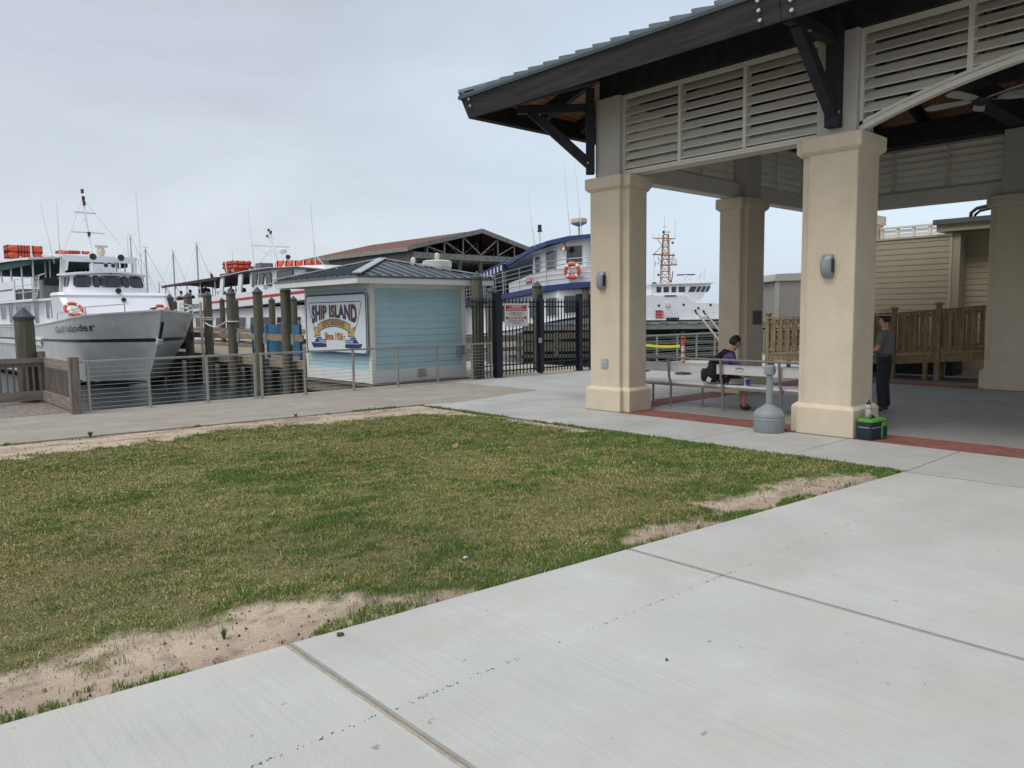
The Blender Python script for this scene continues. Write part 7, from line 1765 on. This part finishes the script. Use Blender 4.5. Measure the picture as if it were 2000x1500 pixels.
    if hands:
        for s in 'LR':
            w = Vector(J['wr' + s]); h = Vector(J['hand' + s]); d = (h - w).normalized(); side = d.cross(Vector((0, 0, 1)))
            side = side.normalized() if side.length > .1 else Vector((0, 1, 0)); n = side.cross(d)
            for k, L_ in enumerate((.068, .078, .074, .058)):
                b0 = h + side * (.026 - .0175 * k) ; p1 = b0 + d * L_ * .55 + n * -.004; p2 = p1 + (d * .8 - n * .6).normalized() * L_ * .4
                skin_mesh('finger', [b0 - d * .01, b0 + d * .02, p1, p2], [(0, 1), (1, 2), (2, 3)], [.0095, .009, .0085, .007], m_skin, body, 0, 1)
            t0 = h + side * .03 - d * .03; skin_mesh('thumb', [t0, t0 + side * .025 + d * .015, t0 + side * .034 + d * .05], [(0, 1), (1, 2)], [.012, .0105, .008], m_skin, body, 0, 1)
    return body
def face(root, c, f, up, s=1.):
    """nose, ears, eyes, mouth on a head centred at c facing f"""
    c = Vector(c); f = Vector(f).normalized(); up = Vector(up).normalized(); l = up.cross(f)
    skin_mesh('nose', [c + f * .078 * s + up * .022, c + f * .092 * s - up * .002, c + f * .10 * s - up * .02], [(0, 1), (1, 2)], [.008, .011, .013], m_skin, root, 0, 1)
    for k in (-1, 1):
        mb = MB(); mb.ring(c + l * k * .082 * s + f * -.005, l, .022, .009, 12, 6); mb.build('ear', m_skin, root, world=False, smooth=True)
        mb = MB(); mb.lathe([(.001, -.011), (.009, -.006), (.011, 0), (.009, .006), (.001, .011)], tuple(c + f * .082 * s + l * k * .03 + up * .02), 10); mb.build('eye', m_hair, root, world=False, smooth=True)
    mb = MB(); q = c + f * .086 * s - up * .05; mb.tube([q - l * .024, q + f * .006, q + l * .024], .006, 5); mb.build('mouth', mat('lips', (.30, .12, .10), .5, 8, .1), root, world=False, smooth=True)
def hair(root, c, f, up, back=.0, m=m_hair, full=1.0):
    c = Vector(c); f = Vector(f).normalized(); up = Vector(up).normalized(); l = up.cross(f); mb = MB(); secs = []; n = 16; rr = random.Random(3)
    for j in range(9):
        ph_ = -.62 + (math.pi / 2 + .62) * j / 8; ring_ = []
        for i in range(n):
            a = 2 * math.pi * i / n; ca = math.cos(a)
            low = ph_ if ca < .35 else max(ph_, .32 + .0 * ca)
            rx = (.108 if ca < 0 else .098); p = c + f * (rx * math.cos(low) * ca - .008) + l * (.093 * math.cos(low) * math.sin(a)) + up * (.125 * math.sin(low) + .012)
            ring_.append(p + (p - c).normalized() * rr.uniform(-.003, .005))
        secs.append(ring_)
    mb.loft(secs); return mb.build('hair', m, root, world=False, smooth=True)
V3 = Vector
# seated person in purple, facing +x
SPn = thing('person', 'person in purple shirt and dark shorts with a backpack sitting on the white bench', 'person', (12.42, 7.98, 0), R(-44))
J = dict(pelvis=V3((.10, 0, .60)), waist=V3((.13, 0, .74)), chest=V3((.20, 0, .97)), neckb=V3((.265, 0, 1.10)), neck=V3((.30, 0, 1.15)), head1=V3((.345, 0, 1.21)), head2=V3((.345, 0, 1.275)), head3=V3((.33, 0, 1.32)),
         shL=V3((.20, .185, 1.03)), shR=V3((.20, -.185, 1.03)), elL=V3((.33, .24, .79)), elR=V3((.34, -.23, .79)), wrL=V3((.56, .10, .80)), wrR=V3((.56, -.08, .82)), handL=V3((.62, .05, .81)), handR=V3((.62, -.04, .83)),
         hipL=V3((.16, .10, .57)), hipR=V3((.16, -.10, .57)), knL=V3((.56, .15, .55)), knR=V3((.54, -.13, .55)), anL=V3((.50, .15, .09)), anR=V3((.46, -.12, .09)), toeL=V3((.62, .16, .045)), toeR=V3((.58, -.13, .045)))
m_pur = mat('shirt_purple', (.115, .07, .24), .85, 8, .1, .2, 60); m_shorts = mat('shorts_dark', (.016, .016, .02), .85, 8, .2, .2, 60)
person(SPn, J, m_pur, m_shorts, sleeves='long')
face(SPn, (.355, 0, 1.25), (.85, 0, -.45), (.45, 0, .85)); hair(SPn, (.335, 0, 1.262), (.85, 0, -.42), (.42, 0, .85))
mk('shorts_panel', mat('panel_pale', (.33, .31, .28), .8, 8, .1), SPn, lambda mb: mb.prism([(.16, .50), (.44, .50), (.42, .60), (.20, .60)], -.245, -.225, 'y'), bevel=.004)
BPk = thing('backpack', 'black backpack on the back of the seated person in purple', 'backpack', W(SPn, (-.03, 0, .62)), R(-44))
m_bpk = mat('backpack_black', (.012, .012, .018), .8, 20, .2, .3, 60)
mk('bag', m_bpk, BPk, lambda mb: mb.loft([[(x * s + dx, y * s, z) for x, y in rrect(.20, .30, .07, 4)] for z, s, dx in ((-.10, .75, -.07), (-.06, 1, -.08), (.10, 1.08, -.08), (.26, .98, -.02), (.36, .8, .03), (.41, .5, .07))]), smooth=True)
mk('front_pocket', m_bpk, BPk, lambda mb: mb.loft([[(x * s + dx, y * s, z) for x, y in rrect(.10, .24, .04, 4)] for z, s, dx in ((-.08, .8, -.19), (-.03, 1, -.20), (.10, 1, -.20), (.16, .8, -.18))]), smooth=True)
for s in (-1, 1): mk('shoulder_strap', m_bpk, BPk, lambda mb: mb.tube([(.07, s * .1, .40), (.20, s * .12, .50), (.31, s * .13, .45), (.345, s * .14, .30), (.25, s * .17, .12), (.06, s * .14, .0)], .022, 6), smooth=True)
mk('white_tag', m_bw, BPk, lambda mb: mb.prism([(-.205, -.06), (-.13, -.09), (-.10, -.02), (-.17, .02)], -.158, -.152, 'y'))
# standing person in flat brimmed hat, seen from behind, facing +y
RG = thing('person', 'person in flat brimmed straw hat, grey shirt and dark trousers standing half behind the column', 'person', (14.22, 5.66, 0), R(94))
J = dict(pelvis=V3((0, 0, .95)), waist=V3((.0, 0, 1.10)), chest=V3((.0, 0, 1.32)), neckb=V3((.0, 0, 1.48)), neck=V3((.015, 0, 1.53)), head1=V3((.035, 0, 1.60)), head2=V3((.04, 0, 1.67)), head3=V3((.03, 0, 1.73)),
         shL=V3((.0, .205, 1.41)), shR=V3((.0, -.205, 1.41)), elL=V3((.04, .28, 1.13)), elR=V3((.03, -.28, 1.12)), wrL=V3((.26, .17, 1.10)), wrR=V3((.26, -.16, 1.12)), handL=V3((.33, .12, 1.12)), handR=V3((.33, -.10, 1.14)),
         hipL=V3((0, .10, .90)), hipR=V3((0, -.10, .90)), knL=V3((.02, .13, .50)), knR=V3((.03, -.14, .50)), anL=V3((-.02, .15, .09)), anR=V3((-.01, -.16, .09)), toeL=V3((.14, .18, .045)), toeR=V3((.15, -.19, .045)))
m_shg = mat('shirt_grey', (.13, .135, .13), .85, 8, .08, .2, 60); m_tr = mat('trousers_dark', (.012, .016, .024), .85, 8, .2, .2, 60)
person(RG, J, m_shg, m_tr, long_trousers=True)
face(RG, (.04, 0, 1.655), (1, .1, -.25), (.2, 0, 1)); hair(RG, (.03, 0, 1.665), (1, .1, -.2), (.2, 0, 1))
mk('belt', m_dark, RG, lambda mb: mb.loft([[(x, y, z) for x, y in rrect(.285, .37, .13, 6)] for z in (1.0, 1.04)]))
HTt = thing('flat_brimmed_hat', 'pale straw hat with dark band worn by the standing person', 'hat', W(RG, (.03, 0, 1.725)), R(94))
m_straw = mat('straw', (.40, .31, .17), .8, 20, .1, .2, 60)
mk('hat_body', m_straw, HTt, lambda mb: mb.lathe([(.19, .0), (.195, .008), (.11, .014), (.098, .03), (.09, .10), (.06, .125), (.03, .118), (.005, .11)], n=28), smooth='auto')
mk('hat_band', m_dark, HTt, lambda mb: mb.lathe([(.1035, .016), (.100, .05)], n=28), smooth='auto')
mk('phone', m_dark, thing('phone', 'dark phone held in front by the standing person', 'phone', W(RG, (.37, .0, 1.14)), R(94)), lambda mb: mb.bar((0, 0, 0), (.03, 0, .14), .075, .01, up=(1, 0, 0)))
# passengers on the upper deck of the red striped boat
PSG = [(-5.9, -1.0, 0, 'passenger in dark pink seated near the stern of the red striped boat', (.22, .04, .05), (.02, .02, .03), 0),
       (-4.6, -.9, 0, 'dark clothed seated passenger second from the stern', (.03, .03, .05), (.02, .02, .03), 0),
       (-3.0, -.75, 1, 'dark haired passenger behind the pile, leaning at the rail', (.02, .02, .03), (.02, .02, .03), 0),
       (-1.9, -.95, 1, 'standing passenger in pink straps and black top under the canopy', (.05, .02, .04), (.015, .015, .02), 0),
       (-.4, -.6, 0, 'passenger in pale cap and white shirt under the brown canopy', (.5, .5, .48), (.1, .1, .12), 0),
       (1.4, -.8, 0, 'passenger in red top seated near the white roof pillar', (.28, .05, .05), (.03, .03, .04), 0),
       (2.4, -.6, 0, 'passenger in brown top beside the white roof pillar', (.12, .08, .05), (.03, .03, .04), 0)]
for i, (x, y, st, lab, c1, c2, rz) in enumerate(PSG):
    dz = 2.72 + .03 * (x + 5); o = thing('person', lab, 'person', W(RB, (x, y, dz)), R(-90 + 25 * (i % 3) - 20), 'passengers on the upper deck')
    if st:
        J = dict(pelvis=V3((0, 0, .92)), waist=V3((0, 0, 1.05)), chest=V3((0, 0, 1.27)), neckb=V3((0, 0, 1.42)), neck=V3((.01, 0, 1.47)), head1=V3((.02, 0, 1.53)), head2=V3((.02, 0, 1.59)), head3=V3((.02, 0, 1.65)),
                 shL=V3((0, .18, 1.35)), shR=V3((0, -.18, 1.35)), elL=V3((.03, .24, 1.1)), elR=V3((.03, -.24, 1.1)), wrL=V3((.18, .2, .98)), wrR=V3((.18, -.2, .98)), handL=V3((.24, .18, .97)), handR=V3((.24, -.18, .97)),
                 hipL=V3((0, .09, .87)), hipR=V3((0, -.09, .87)), knL=V3((.02, .1, .48)), knR=V3((.02, -.1, .48)), anL=V3((0, .1, .08)), anR=V3((0, -.1, .08)), toeL=V3((.14, .1, .04)), toeR=V3((.14, -.1, .04)))
        for k in J: J[k] = V3((J[k].x, J[k].y, J[k].z * .92))
    else:
        J = dict(pelvis=V3((0, 0, .55)), waist=V3((0, 0, .68)), chest=V3((.02, 0, .92)), neckb=V3((.03, 0, 1.07)), neck=V3((.04, 0, 1.12)), head1=V3((.05, 0, 1.18)), head2=V3((.05, 0, 1.24)), head3=V3((.05, 0, 1.30)),
                 shL=V3((.02, .18, 1.0)), shR=V3((.02, -.18, 1.0)), elL=V3((.08, .23, .76)), elR=V3((.08, -.23, .76)), wrL=V3((.28, .15, .72)), wrR=V3((.28, -.15, .72)), handL=V3((.34, .12, .72)), handR=V3((.34, -.12, .72)),
                 hipL=V3((.06, .09, .52)), hipR=V3((.06, -.09, .52)), knL=V3((.42, .1, .5)), knR=V3((.42, -.1, .5)), anL=V3((.4, .1, .08)), anR=V3((.4, -.1, .08)), toeL=V3((.52, .1, .04)), toeR=V3((.52, -.1, .04)))
    person(o, J, mat('passenger_top_%s' % ['rose', 'navy', 'black', 'plum', 'white', 'red', 'brown'][i], c1, .85, 8, .1), mat('passenger_trousers', c2, .85, 8, .1), detail=1, long_trousers=True, hands=False)
    hair(o, J['head2'] - V3((.01, 0, .0)), (1, 0, 0), (0, 0, 1))
mb = None
mk('deck_benches', mat('seat_dark', (.04, .04, .045)), RB, lambda mb: [mb.box(x - .3, x + .15, -1.3, 1.3, 2.7 + .03 * (x + 5), 3.12 + .03 * (x + 5)) for x in (-5.9, -4.6, -.4, 1.4, 2.4)])
